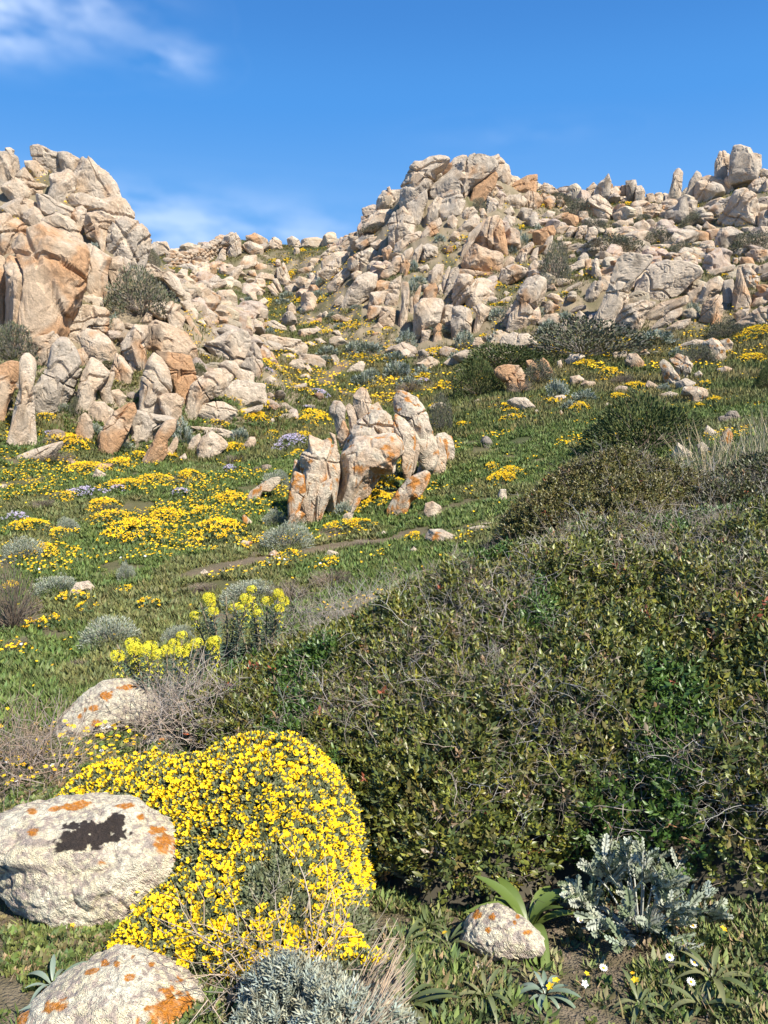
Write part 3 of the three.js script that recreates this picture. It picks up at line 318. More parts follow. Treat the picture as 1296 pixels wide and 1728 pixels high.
["granite_boulder","tan boulder just above the smooth shell block",[18.69,12.83,-41.72],-0.421,0.0,0.41,"t",[-49,-6,-24,31,19,38,41,18,38,-25,2,-49,-37,-30],11],
["stone","small tan stone just right of the arched slab",[17.71,13.53,-43.02],-0.39,0.0,0.23,"t",[-22,2,5,25,18,4,8,-52,-15,-19],6],
["granite_boulder","rough grey upright stump of rock among dark shrubs below the finger pillar",[14.22,11.19,-40.26],-0.339,0.0,0.54,"d",[-60,-33,-56,8,-24,17,7,59,28,65,38,23,42,-28,28,-71,-11,-57],13],
["granite_boulder","tan boulder just right of the smooth shell block",[17.37,10.29,-37.84],-0.43,0.0,0.45,"t",[-34,-43,-33,34,4,41,31,33,35,-45,5,-47],12],
["granite_boulder","tan boulder just left of the grey upright stump",[13.39,11.58,-41.56],-0.312,0.0,0.38,"t",[-43,-2,-5,36,40,26,31,-13,-13,-53],9],
["granite_boulder","tan boulder just right of the lumpy ridge boulder",[12.18,11.44,-41.57],-0.285,0.0,0.41,"t",[-69,3,-13,33,55,29,63,-34,6,-36,-56,-44],12],
["flat_rock","tan slab just left of the grey upright stump",[12.27,10.34,-39.61],-0.3,0.0,0.37,"t",[-56,-29,-31,20,7,34,62,-19,20,-28],10],
["granite_block","tan block just right of the upright oval stone",[11.73,10.72,-40.47],-0.282,0.0,0.24,"t",[-53,-3,-9,11,29,26,36,-3,-2,-28],7],
["granite_boulder","squared orange block beside a silver cushion under the ridge",[14.19,9.5,-37.5],-0.362,0.0,0.34,"o",[-42,22,-12,30,38,11,40,-32,-10,-34,-36,-11],10],
["stone","orange-tinted stone just right of the orange square block",[14.85,9.62,-37.49],-0.377,0.0,0.29,"o",[-29,19,21,21,32,-6,-7,-35,-23,-13],7],
["granite_boulder","grey boulder just right of the orange square block",[14.88,9.15,-36.18],-0.39,0.0,0.44,"g",[-52,-31,-21,42,27,38,66,10,29,-12,7,-51,-31,-58],14],
["stone","small tan stone just right of the orange square block",[16.51,9.8,-37.61],-0.414,0.0,0.22,"t",[-29,15,20,13,26,-20,-18,-16],6],
["granite_block","tan block just above the smooth shell block",[18.94,12.64,-41.25],-0.431,0.0,0.32,"t",[-26,-8,-13,36,19,38,22,-39,-14,-46],8],
["granite_block","tan block just right of the grey upright stump",[15.38,11.89,-41.69],-0.353,0.0,0.31,"t",[-26,4,-11,31,23,17,19,-30,-8,-39],7],
["granite_block","small tan block just above the orange square block",[15.11,10.23,-38.82],-0.371,0.0,0.23,"t",[-31,-10,-7,23,36,-10,5,-20],6],
["stone","small pale stone just above the orange square block",[14.68,10.19,-38.79],-0.362,0.0,0.14,"p",[-13,0,-9,16,12,3,8,-22],6],
["flat_rock","small tan slab just above the broad pale slab",[12.23,8.88,-36.54],-0.323,0.0,0.14,"t",[-52,8,-12,10,33,8,34,-16,-11,-13],6],
["stone","small orange-tinted stone just left of the orange square block",[12.72,8.81,-36.25],-0.338,0.0,0.18,"o",[-17,-18,-13,14,21,9,12,-15],6],
["stone","small tan stone just below the smooth shell block",[14.83,8.23,-34.46],-0.406,0.0,0.19,"t",[-30,-9,-13,14,27,16,24,-3,-2,-24],6],
["granite_boulder","tan boulder just above the upright wedge",[14.95,7.83,-33.15],-0.424,0.0,0.32,"t",[-44,8,-23,25,29,21,38,-8,6,-40,-21,-19],10],
["stone","orange-tinted stone just above the upright wedge",[14.25,7.49,-32.52],-0.413,0.0,0.24,"o",[-24,-3,-21,20,13,17,27,-13,2,-28],7],
["granite_block","long pale ramp slab running up the slope with a black shaded edge",[8.05,5.77,-28.4],-0.276,0.0,0.34,"p",[-96,-163,-73,-92,-47,-36,-25,32,-4,98,23,113,101,101,98,78,64,59,46,21,20,-30,6,-83,-17,-133,-48,-165],29],
["granite_block","broad pale speckled slab facing up the slope beside the ramp slab",[10.15,6.37,-29.82],-0.328,0.0,0.41,"p",[-113,-72,-86,-10,-55,47,-7,65,50,57,103,38,115,17,77,-14,46,-47,2,-73,-38,-83,-71,-78],29],
["granite_boulder","large grey boulder just below the long ramp slab",[8.55,4.93,-28.22],-0.294,0.0,0.4,"g",[-53,-70,-47,6,-17,37,34,47,69,38,47,11,25,-39,-10,-67,-29,-70],18],
["granite_boulder","large tan boulder just below the broad pale slab",[9.67,5.16,-28.47],-0.327,0.0,0.24,"t",[-75,-56,-53,-6,-7,21,47,35,73,45,71,14,33,-1,-13,-28,-51,-57],15],
["granite_block","tan block just left of the rounded wedge boulder",[11.04,5.81,-29.36],-0.36,0.0,0.19,"t",[-24,-38,-21,6,29,33,26,12,0,-31],8],
["granite_boulder","rounded wedge boulder above the orange jointed buttress",[11.53,5.92,-29.19],-0.376,0.0,0.3,"t",[-56,-50,-33,-3,-4,32,27,45,47,21,37,-7,7,-26,-32,-55],14],
["granite_boulder","orange jointed buttress beside a deep black cleft",[11.1,5.02,-27.76],-0.38,0.0,0.37,"o",[-41,-34,-28,23,12,52,25,51,29,8,27,-45,2,-66,-10,-42],16],
["granite_block","tan block just left of the orange jointed buttress",[9.97,4.54,-27.71],-0.345,0.0,0.18,"t",[-41,-9,-4,14,34,21,27,1,-2,-26],9],
["granite_boulder","tan boulder just below the broad pale slab",[9.63,4.77,-28.0],-0.331,0.0,0.17,"t",[-57,-36,-24,-1,14,26,44,36,44,16,8,-17,-34,-41],11],
["flat_rock","tan slab just above the rounded wedge boulder",[12.79,6.97,-31.45],-0.386,0.0,0.16,"t",[-49,-7,-32,5,13,15,46,19,43,0,2,-12,-31,-27],9],
["standing_rock","grey pillar just left of the upright wedge",[12.08,5.5,-28.88],-0.396,0.0,0.25,"g",[-20,63,11,69,17,24,17,-86,-14,-81],14],
["standing_rock","upright wedge on the bright side of the black cleft",[12.22,5.62,-28.2],-0.409,0.0,0.32,"o",[-20,-73,-25,4,-17,39,-15,83,-8,86,13,30,30,-19,32,-60,-1,-74],16],
["granite_boulder","lichened boulder just above the upright wedge",[13.27,6.46,-29.94],-0.417,0.0,0.29,"L",[-23,0,-28,39,-9,44,12,19,29,-3,23,-50,-1,-49,-14,-27],11],
["stone","small tan stone just below the upright wedge",[11.93,4.91,-27.39],-0.411,0.0,0.14,"t",[-25,-2,0,13,22,12,16,-14,-13,-26],6],
["flat_rock","tan slab just below the upright wedge",[12.1,4.65,-26.65],-0.426,0.0,0.32,"t",[-68,-16,-33,7,8,36,33,19,49,-33,0,-31,-39,-29],14],
["stone","tan stone just right of the upright wedge",[12.84,5.36,-28.15],-0.428,0.0,0.17,"t",[-24,-8,-14,13,8,16,28,-1,10,-16,-16,-18],7],
["stone","small lichened stone just above the upright wedge",[14.39,7.55,-32.81],-0.413,0.0,0.2,"L",[-26,-2,-18,16,16,13,26,-13,-4,-21],6],
["stone","small lichened stone just above the rounded wedge boulder",[14.03,7.62,-33.1],-0.401,0.0,0.17,"L",[-12,-12,-9,13,9,12,12,-17],6],
["granite_boulder","rounded boulder capped with bright orange lichen on the green slope",[9.39,3.36,-23.24],-0.384,0.0,0.29,"L",[-30,4,-28,24,-6,33,10,26,26,3,27,-29,13,-52,0,-45,-13,-27],14],
["stone","lichened stone just right of the lichen-capped boulder",[10.16,3.57,-24.26],-0.397,0.0,0.2,"L",[-19,15,3,21,17,7,8,-26,-3,-33,-12,-3],8],
["flat_rock","tan slab just left of the lichen-capped boulder",[9.71,3.78,-25.73],-0.361,0.0,0.11,"t",[-60,-21,-22,3,9,12,34,7,27,-6,0,-9,-22,-4],7],
["granite_boulder","thinner of two slanting slabs standing together on the green slope",[7.08,2.57,-20.2],-0.337,0.0,0.18,"L",[-23,24,-15,33,-1,24,23,-8,21,-23,10,-49,-10,-17],12],
["granite_boulder","lichened boulder just right of the slanting twin slab",[7.77,2.83,-21.28],-0.35,0.0,0.26,"L",[-31,17,-11,29,10,22,25,4,18,-28,10,-50,-2,-47,-18,-1],13],
["stone","grey stone just right of the slanting twin slab",[7.16,2.27,-19.35],-0.354,0.0,0.16,"g",[-20,5,1,15,22,4,12,-15,-11,-22],9],
["stone","lichened stone just below the slanting twin slab",[6.68,2.0,-17.41],-0.367,0.0,0.2,"L",[-28,-1,-22,16,2,14,24,11,24,-4,8,-23,-6,-33,-11,-4],12],
["stone","small grey stone just below the slanting twin slab",[6.5,2.01,-18.57],-0.337,0.0,0.08,"g",[-20,1,3,8,21,3,11,-8,-14,-11],6],
["stone","pinkish round stone among yellow flowers on the slope",[7.05,3.02,-22.92],-0.298,0.0,0.22,"o",[-25,2,-16,22,3,21,22,1,21,-31,5,-31,-15,-16],10],
["stone","small tan stone just left of the pinkish round stone",[7.15,3.31,-24.54],-0.283,0.0,0.14,"t",[-14,-17,-10,11,11,14,15,0,2,-17],6],
["stone","small tan stone just above the pinkish round stone",[7.93,3.41,-24.84],-0.309,0.0,0.12,"t",[-19,4,-1,12,15,-1,11,-16,-10,-4],6],
["stone","small tan stone just right of the pale arrowhead stone",[6.89,3.29,-24.38],-0.275,0.0,0.09,"t",[-6,12,7,12,5,-16,-5,-17],6],
["stone","small tan stone just left of the slanting twin slab",[6.52,2.26,-19.83],-0.317,0.0,0.12,"t",[-15,-1,-7,13,4,7,16,-2,11,-15,-9,-12],6],
["stone","small tan stone just below the lichen-capped boulder",[8.87,2.71,-21.23],-0.396,0.0,0.11,"t",[-17,4,2,10,20,3,9,-13,-14,-12],6],
["stone","small pale stone just right of the slanting twin slab",[8.02,2.56,-20.78],-0.369,0.0,0.1,"p",[-9,4,2,11,9,4,3,-16,-6,-14],6],
["granite_boulder","big brown boulder leaning over a dark hollow beside the green juniper",[3.31,2.47,-20.84],-0.158,0.0,0.3,"O",[-47,20,-37,29,-10,34,11,32,27,11,27,-4,43,-57,22,-57,3,-50,-18,-10,-39,5],17],
["granite_boulder","nearer of two brown finger stones leaning beside the big brown boulder",[4.13,2.72,-22.29],-0.183,0.0,0.15,"O",[-24,28,-8,31,5,18,15,-11,25,-41,10,-48,-7,-11,-17,8],10],
["stone","rusty orange stone just right of the brown finger stone",[4.55,2.85,-22.89],-0.196,0.0,0.15,"O",[-18,22,-9,29,5,16,18,-8,12,-36,-1,-40,-11,-1],8],
["stone","pale arrowhead-shaped stone above a yellow flower patch on the slope",[5.57,3.17,-23.95],-0.228,0.0,0.17,"p",[-23,-3,-10,14,14,15,31,8,8,-7,-2,-28,-16,-25],8],
["stone","small tan stone just left of the pale arrowhead stone",[5.08,3.0,-23.63],-0.212,0.0,0.09,"t",[-6,8,4,13,8,-2,0,-20,-7,-6],6],
["stone","tan stone just below the pale arrowhead stone",[4.98,2.45,-21.1],-0.232,0.0,0.16,"t",[-15,8,6,13,21,1,1,-16,-11,-24],7],
["stone","small tan stone just below the pale arrowhead stone",[5.2,2.33,-20.63],-0.247,0.0,0.1,"t",[-19,0,-11,9,13,6,19,-10,-4,-13],6],
["stone","flat whitish stone on the grass below the big brown boulder",[3.03,1.8,-17.9],-0.168,0.0,0.15,"w",[-29,7,-13,14,8,13,29,-6,9,-24,-4,-15,-25,0],11],
["stone","small whitish stone just right of the white flat stone",[3.26,1.61,-17.32],-0.186,0.0,0.07,"w",[-9,0,1,7,10,-5,-4,-8],6],
["stone","small orange-tinted stone just below the pinkish round stone",[5.75,2.18,-19.73],-0.284,0.0,0.09,"o",[-18,-2,-4,8,15,6,13,-8,-9,-11],6],
["stone","small pale stone just below the pinkish round stone",[4.91,1.77,-17.77],-0.27,0.0,0.06,"p",[-10,0,0,6,10,0,-2,-8],6],
["stone","tiny lichened stone just right of the white flat stone",[3.7,1.59,-16.92],-0.215,0.0,0.06,"L",[-5,-4,-1,8,5,0,2,-10],6],
["stone","tiny pale stone just left of the leaning brown boulder",[2.29,1.89,-19.87],-0.115,0.0,0.06,"p",[-8,1,3,6,8,-3,-5,-8],6],
["stone","drop-shaped stone standing on its end among silver bushes",[6.12,4.43,-28.15],-0.214,0.0,0.17,"t",[-20,-12,-9,14,11,34,17,14,12,-19,-3,-33,-15,-33],8],
["stone","tan stone just right of the drop-shaped stone",[6.9,4.91,-28.91],-0.234,0.0,0.2,"t",[-17,11,-2,27,19,6,8,-29,-8,-32],7],
["granite_boulder","low whitish outcrop in front of the tall leaning slab",[4.31,3.86,-26.71],-0.16,0.0,0.36,"p",[-47,3,-40,22,-6,33,33,28,56,9,64,-2,26,-20,15,-37,-20,-44,-47,-36],16],
["granite_boulder","tan boulder just above the drop-shaped stone",[5.91,4.89,-29.22],-0.2,0.0,0.22,"t",[-41,-8,-17,17,21,20,38,3,26,-17,-16,-25],9],
["granite_block","tan block just right of the tall leaning slab",[6.35,5.79,-30.4],-0.206,0.0,0.18,"t",[-39,6,-18,19,8,14,30,-14,13,-30,-9,-3],7],
["stone","tan stone just right of the tall leaning slab",[6.08,5.42,-30.13],-0.199,0.0,0.26,"t",[-21,8,0,25,30,3,9,-23,-21,-27],8],
["stone","pale stone just below the long ramp slab",[7.63,4.61,-28.31],-0.263,0.0,0.21,"p",[-32,-2,-17,14,26,17,24,-26,-24,-25],8],
["granite_boulder","grey boulder just left of the long ramp slab",[7.67,6.0,-30.28],-0.248,0.0,0.27,"g",[-37,-43,-21,8,3,37,28,36,33,19,17,-17,1,-44],11],
["stone","small orange-tinted stone just right of the low whitish outcrop",[5.3,4.45,-28.72],-0.182,0.0,0.08,"o",[-14,-2,6,10,14,4,-6,-13],6],
["stone","small pale stone just below the brown finger stone",[4.01,1.94,-18.77],-0.21,0.0,0.07,"p",[-5,5,11,9,19,3,0,-10,-21,-13],6],
["stone","small grey stone just right of the round-holed boulder",[4.2,5.96,-31.9],-0.131,0.0,0.18,"g",[-18,5,-3,16,18,4,7,-22,-11,-10],6],
["stone","small pale stone just left of the tall leaning slab",[4.72,5.94,-31.74],-0.148,0.0,0.12,"p",[-28,-5,-1,10,21,12,17,-7,-10,-15],6],
["stone","tiny pale stone just below the sloping fish-shaped boulder",[4.77,6.24,-32.18],-0.147,0.0,0.11,"p",[-12,-1,-3,10,13,3,0,-13],6],
["stone","grey egg-shaped stone standing on the central outcrop",[-0.72,1.59,-12.7],0.056,0.0,0.12,"g",[-13,10,-6,19,4,18,11,8,10,-9,7,-50,1,-46,-6,-9,-12,-1],12],
["stone","grey stone just right of the grey egg stone",[-0.51,1.56,-12.7],0.04,0.0,0.07,"g",[-9,13,-3,19,3,13,8,-6,4,-39,-1,-41,-4,-4],9],
["stone","rounded head-shaped stone on the top of the central outcrop",[-0.35,1.78,-13.1],0.026,0.0,0.15,"t",[-14,-10,-13,10,-3,21,6,20,13,1,14,-17,5,-43,-5,-41],13],
["stone","tan stone just below the grey egg stone",[-0.63,1.35,-12.5],0.05,0.0,0.09,"t",[-10,-12,-1,13,3,11,8,-2,3,-24],7],
["granite_boulder","sloping upper block of the central outcrop between the egg stone and the tall fin",[-0.2,1.33,-12.4],0.016,0.0,0.31,"L",[-49,-54,-31,-2,-18,14,0,27,20,27,28,20,35,7,37,-6,31,-31,2,-44,-24,-44,-42,-58],24],
["granite_boulder","largest block of the central outcrop with white and orange lichen",[-0.25,0.88,-11.7],0.021,0.0,0.4,"L",[-41,-86,-41,-8,-30,16,-16,33,8,35,36,39,51,28,52,13,39,2,37,-13,18,-15,3,-43,-17,-52,-24,-82,-32,-88],30],
["stone","lichened stone just right of the outcrop head stone",[-0.15,1.63,-13.1],0.011,0.0,0.13,"L",[-18,-20,-4,10,5,14,13,0,13,-20,-4,-22],9],
["granite_boulder","block across the black gap from the outcrop's main block",[-0.9,0.92,-11.4],0.079,0.0,0.31,"L",[-29,-35,-24,11,-15,15,-15,35,-3,29,3,26,12,31,22,23,24,8,25,-12,16,-68,-4,-64,-17,-59],26],
["stone","large orange-lichened stone just right of the bent lichened rib",[-1.19,0.55,-10.8],0.11,0.0,0.11,"M",[-9,-60,-10,-10,-7,11,-2,25,11,20,12,-1,1,-33,-3,-57],15],
["stone","large lichened stone just below the outcrop split block",[-1.04,0.46,-11.0],0.094,0.0,0.14,"L",[-17,-11,-5,10,-3,30,13,26,14,15,9,-3,4,-47,-7,-50],17],
["stone","lichened stone just below the outcrop split block",[-0.85,0.45,-11.0],0.077,0.0,0.1,"L",[-13,-46,-10,-5,-5,16,12,24,13,8,2,-19,-7,-43],14],
["stone","orange-lichened stone just below the bent lichened rib",[-1.19,0.22,-10.7],0.111,0.0,0.07,"M",[-12,-20,-6,3,3,9,13,3,5,-5,-6,-19],8],
["stone","small lichened stone just left of the outcrop split block",[-1.25,0.84,-11.4],0.109,0.0,0.06,"L",[-6,-19,-2,10,5,9,5,-10,-1,-21],6],
["stone","small tan stone just below the grey egg stone",[-0.77,1.23,-12.4],0.062,0.0,0.04,"t",[-7,8,2,4,6,-20,-3,-1],6],
["granite_boulder","tall fin with an orange edge on the central outcrop beside a silver bush",[0.5,1.54,-13.0],-0.039,0.0,0.21,"L",[-31,3,-31,28,-25,38,-14,36,3,28,13,13,22,-6,36,-53,30,-79,23,-87,9,-73,-2,-53,-12,-14,-14,-1],23],
["stone","large lichened stone just below the tall fin",[0.31,1.28,-12.4],-0.025,0.0,0.16,"L",[-17,13,-13,29,2,20,9,11,16,2,15,-32,9,-60,-2,-64,-4,-13,-15,0],16],
["stone","tan stone just left of the lichened buttress",[0.48,1.04,-12.4],-0.039,0.0,0.06,"t",[-6,-35,-3,12,3,16,7,1,-1,-32],7],
["granite_boulder","low lichened buttress ending the central outcrop on the grass",[0.82,0.85,-13.42],-0.061,0.0,0.22,"L",[-26,-32,-20,1,-12,19,5,37,15,23,20,4,16,-39,4,-50,-2,-35],19],
["stone","lichened stone just right of the lichened buttress",[1.12,0.99,-14.24],-0.079,0.0,0.13,"L",[-18,22,-5,25,7,18,12,-3,10,-42,-3,-40,-5,-7,-13,10],12],
["granite_boulder","long bar of rock crusted with orange lichen beside yellow flowers",[0.33,0.49,-11.09],-0.029,0.0,0.14,"M",[-27,-47,-26,-18,-13,4,0,20,23,30,28,25,27,16,17,-1,4,-9,-6,-40,-18,-43],20],
["stone","small lichened cube-like stone at the edge of the dirt path",[0.65,0.3,-10.68],-0.061,0.0,0.12,"L",[-11,-4,-9,9,0,12,10,6,11,-7,5,-17,-5,-15],10],
["stone","low orange-tinted boulder sitting on the dirt path",[0.64,0.21,-8.98],-0.072,0.0,0.09,"L",[-17,-1,-11,8,1,8,16,1,11,-12,-2,-11],12],
["stone","small pale stone just right of the low path boulder",[1.12,0.28,-9.21],-0.121,0.0,0.04,"p",[-13,0,-2,3,13,2,10,-1,-8,-5],6],
["stone","small pale stone just right of the small lichened cube",[1.25,0.3,-9.41],-0.132,0.0,0.04,"p",[-11,1,3,2,9,1,8,-3,-7,-3],6],
["stone","bent lichened rib of rock curving through the flowers beside the outcrop",[-1.9,0.42,-12.53],0.151,0.0,0.09,"L",[-3,7,12,16,25,18,25,10,12,-3,-1,-4,-10,-24,-22,-29,-25,-19,-17,-2],12],
["stone","small orange-lichened stone just below the bent lichened rib",[-1.9,0.12,-11.02],0.171,0.0,0.06,"M",[-6,5,-3,9,8,-2,3,-12,-5,-4],6],
["stone","lichened stone just below the outcrop main block",[-0.46,0.24,-11.0],0.041,0.0,0.07,"L",[-13,-23,-10,-3,0,2,4,16,12,22,13,14,4,2,-1,-26],9],
["stone","orange-tinted stone just right of the pyramid boulder",[-2.84,0.96,-17.08],0.165,0.0,0.12,"o",[-15,-5,0,13,10,13,11,0,0,-21],7],
["stone","tiny pale stone just above the outcrop split block",[-2.62,1.41,-18.87],0.138,0.0,0.06,"p",[-7,-6,0,7,6,4,2,-10],6],
["stone","small pale stone just below the loaf-shaped block",[-2.31,2.26,-21.38],0.108,0.0,0.08,"p",[-26,-12,-12,4,26,13,26,4,1,-6,-18,-21],6],
["flat_rock","flat pale slab lying at the meadow edge next to yellow flowers",[-6.47,0.85,-15.09],0.405,0.0,0.14,"p",[-44,-8,-10,7,40,22,36,10,8,-22,-34,-21],15],
["stone","small pale stone just right of the flat pale meadow slab",[-5.87,0.7,-15.07],0.372,0.0,0.06,"p",[-8,2,0,6,9,-1,-1,-8],6],
["stone","orange-tinted stone just below the orange leaf slab",[-5.19,0.61,-14.72],0.339,0.0,0.07,"o",[-23,-12,-3,7,24,6,8,-4,-11,-11],7],
["stone","pale stone just below the orange leaf slab",[-5.02,0.52,-14.08],0.342,0.0,0.11,"p",[-14,-10,-2,11,12,1,8,-12],7],
["stone","small pale stone just below the flat pale meadow slab",[-6.25,0.4,-13.07],0.446,0.0,0.06,"p",[-8,4,8,4,9,-5,-8,-6],6],
["stone","low tan stone beside the silver-grey cushion plant on the meadow",[-2.97,-0.1,-7.72],0.367,0.0,0.06,"t",[-12,-6,-4,5,7,6,12,-1,4,-4,-8,-10],10],
["stone","small pale stone just right of the stone by the silver cushion",[-1.89,-0.06,-8.31],0.223,0.0,0.04,"p",[-4,0,0,3,4,0,0,-4],6],
["stone","small pale stone just below the bent lichened rib",[-1.67,-0.06,-8.31],0.198,0.0,0.04,"p",[-5,-1,0,4,5,0,1,-5],6],
["stone","small orange-lichened stone just below the pyramid boulder",[-1.73,-0.0,-9.81],0.174,0.0,0.04,"M",[-12,-4,-1,4,10,2,4,-5],6],
["stone","tiny orange-tinted stone just right of the stone by the silver cushion",[-2.35,-0.13,-7.61],0.3,0.0,0.04,"o",[-3,-1,0,2,3,0,0,-3],6],
["stone","small tan stone just below the bent lichened rib",[-1.27,-0.01,-9.16],0.137,0.0,0.04,"t",[-5,1,0,4,5,-2,0,-6],6],
["stone","tan stone just below the loaf-shaped block",[-2.86,3.14,-26.52],0.107,0.0,0.22,"t",[-34,-9,-10,16,17,20,28,-8,1,-23],8],
["stone","small pale stone just above the grey egg stone",[-2.47,3.05,-26.78],0.092,0.0,0.1,"p",[-15,7,-2,15,14,-10,6,-20],6],
["stone","small tan stone just above the grey egg stone",[-2.5,2.74,-25.59],0.098,0.0,0.12,"t",[-28,-8,-2,9,13,9,20,-10],6],
["granite_block","whitish block just left of the white path stone",[-0.97,3.14,-28.15],0.035,0.0,0.17,"w",[-39,-20,-16,6,17,24,29,14,21,-14,-24,-24],8],
["stone","small flat pale stone just left of the white path stone",[-2.22,3.65,-29.62],0.075,0.0,0.07,"p",[-22,2,21,6,17,-2,-13,-8],6],
["stone","small pale stone just left of the white path stone",[-1.74,3.5,-29.04],0.06,0.0,0.14,"p",[-15,13,2,17,14,0,6,-25,-7,-15],6],
["stone","small pale stone just below the grey saddle boulder",[-2.78,4.19,-30.83],0.09,0.0,0.1,"p",[-25,4,2,9,28,-5,-7,-11],6],
["stone","small pale stone just right of the loaf-shaped block",[-2.41,4.32,-31.13],0.077,0.0,0.12,"p",[-24,7,-1,11,26,-8,-2,-14],6],
["stone","small tan stone just below the loaf-shaped block",[-3.26,3.54,-27.99],0.116,0.0,0.12,"t",[-23,5,2,11,22,1,14,-13,-15,-9],6],
["stone","small pale stone just left of the smooth pale ramp",[-2.95,6.12,-38.5],0.076,0.0,0.15,"p",[-20,-3,-4,14,18,3,7,-17],6],
["stone","tiny pale stone just below the grey saddle boulder",[-2.73,6.2,-38.35],0.071,0.0,0.15,"p",[-14,3,3,14,14,-2,-3,-19],6],
["stone","small tan stone just above the white path stone",[-1.79,4.68,-31.73],0.056,0.0,0.1,"t",[-21,8,2,10,20,-12,1,-13],6],
["stone","small tan stone just below the grey saddle boulder",[-3.39,5.89,-38.35],0.088,0.0,0.17,"t",[-19,8,8,14,19,-10,-8,-17],6],
["stone","small tan stone just right of the loaf-shaped block",[-2.7,5.39,-34.0],0.079,0.0,0.17,"t",[-14,8,11,13,11,-14,-9,-14],6],
["stone","small rounded tan stone just above the loaf-shaped block",[-4.83,6.03,-39.25],0.123,0.0,0.16,"t",[-14,4,8,15,14,-9,-9,-16],6],
["stone","small tan stone just above the loaf-shaped block",[-3.69,4.99,-33.25],0.111,0.0,0.16,"t",[-14,7,5,17,14,-8,-5,-21],6],
["stone","small flat tan stone just above the loaf-shaped block",[-6.0,6.3,-40.14],0.148,0.0,0.14,"t",[-19,4,-2,12,21,-1,-2,-16],6],
["stone","small tan stone just above the perched faceted boulder",[-6.88,7.01,-42.25],0.162,0.0,0.18,"t",[-23,0,1,18,25,7,13,-16,-18,-19],6],
["stone","small tan stone just below the tilted valley slab",[-6.44,7.44,-43.62],0.147,0.0,0.22,"t",[-28,-2,10,24,29,6,-9,-32],6],
["lichened_boulder","large pale crusted boulder bearing one black lichen patch beside the yellow bush",[-1.03,0.04,-2.62],0.376,-0.505,0.24,"F",[-38,15,-27,19,-16,21,-6,22,5,20,16,18,24,11,32,5,40,-4,37,-10,27,-15,18,-18,8,-24,1,-27,-11,-19,-19,-12,-25,-2,-27,5,-37,7],70,[[1,0.01,0.092,0.107,0.044],[1,0.077,0.113,0.05,0.032],[0,0.244,0.031,0.036,0.043],[0,0.175,0.125,0.016,0.014],[0,-0.022,0.197,0.043,0.014],[0,-0.094,0.198,0.029,0.01],[0,-0.164,0.203,0.016,0.011],[0,0.132,0.169,0.025,0.011],[0,-0.159,0.133,0.016,0.013],[0,0.232,0.067,0.032,0.014],[0,-0.14,-0.158,0.011,0.013],[0,0.045,0.002,0.014,0.009]]],
["lichened_boulder","pale boulder with broad orange lichen streaks beside the grey lavender-like cushion",[-0.74,-0.12,-2.1],0.337,-0.659,0.23,"F",[-29,1,-25,7,-14,14,-7,16,-1,18,5,16,13,11,23,2,29,-3,30,-9,26,-15,-5,-11,-27,-5],70,[[0,0.144,0.006,0.043,0.054],[0,0.099,-0.012,0.054,0.034],[0,-0.165,0.066,0.034,0.017],[0,-0.256,0.056,0.023,0.013],[0,-0.087,0.132,0.029,0.008],[0,0.02,0.099,0.026,0.009],[0,0.029,0.148,0.006,0.008],[0,-0.015,0.138,0.009,0.007],[0,0.077,0.119,0.011,0.008],[0,-0.045,0.146,0.01,0.008],[0,0.164,0.019,0.023,0.029]]],
["lichened_boulder","pale boulder with orange lichen spots just below the yellow-headed spurge",[-1.52,-0.04,-4.25],0.343,-0.349,0.16,"F",[-26,-10,-22,1,-12,10,-2,16,10,16,19,13,26,1,22,-9,3,-10,-8,-14,-18,-16],42,[[0,-0.07,0.038,0.037,0.023],[0,-0.003,0.091,0.037,0.026],[0,0.118,0.129,0.044,0.014],[0,-0.056,-0.04,0.019,0.016],[0,-0.139,0.005,0.009,0.009]]],
["lichened_boulder","large crusted boulder just right of the boulder below the spurge",[-1.13,-0.11,-4.02],0.274,-0.388,0.05,"F",[-14,0,-7,4,4,4,12,2,8,-4,-5,-4],22,[[0,-0.031,0.018,0.013,0.009],[0,0.03,0.023,0.013,0.009]]],
["lichened_boulder","small crusted stone with orange lichen on bare soil beside broad leaves",[0.37,-0.02,-2.33],-0.158,-0.601,0.1,"F",[-12,-3,-10,4,-6,7,-1,8,6,5,11,1,13,-4,6,-6,-1,-7,-7,-5],42,[[0,-0.073,0.048,0.019,0.016],[0,-0.032,0.049,0.014,0.014],[0,-0.045,0.013,0.011,0.011],[0,0.079,0.018,0.018,0.014],[0,0.035,0.039,0.006,0.006],[0,0.045,0.058,0.005,0.005]]],
["lichened_boulder","crusted boulder just below the small lichened stone on bare soil",[0.28,-0.05,-2.21],-0.126,-0.636,0.04,"F",[-2,-1,-1,2,2,2,2,-1,0,-2],22,[]],
["stone","small lichened stone just right of the small lichened cube",[1.61,0.5,-10.87],-0.147,0.0,0.07,"L",[-6,-1,-3,7,4,7,6,-8,-3,-11],6],
["stone","small pale stone just below the outcrop split block",[-0.59,0.02,-8.92],0.067,0.0,0.05,"p",[-11,-4,-3,5,7,2,9,-6],6],
["stone","small orange-tinted stone just below the bent lichened rib",[-1.27,-0.01,-9.16],0.137,0.0,0.04,"o",[-6,-1,0,4,5,0,1,-6],6],
["stone","tiny pale stone just below the orange lichened bar",[-0.01,0.09,-10.06],0.001,0.0,0.04,"p",[-5,-1,0,3,5,1,0,-4],6],
["stone","small pale stone just left of the low path boulder",[0.31,0.12,-8.61],-0.036,0.0,0.04,"p",[-6,-4,1,4,6,0,-1,-5],6],
["stone","low lichened block nearest the dry brush on the bank",[4.18,1.04,-11.34],-0.353,0.0,0.12,"L",[-11,-2,-4,14,12,2,14,-7,-8,-17],10],
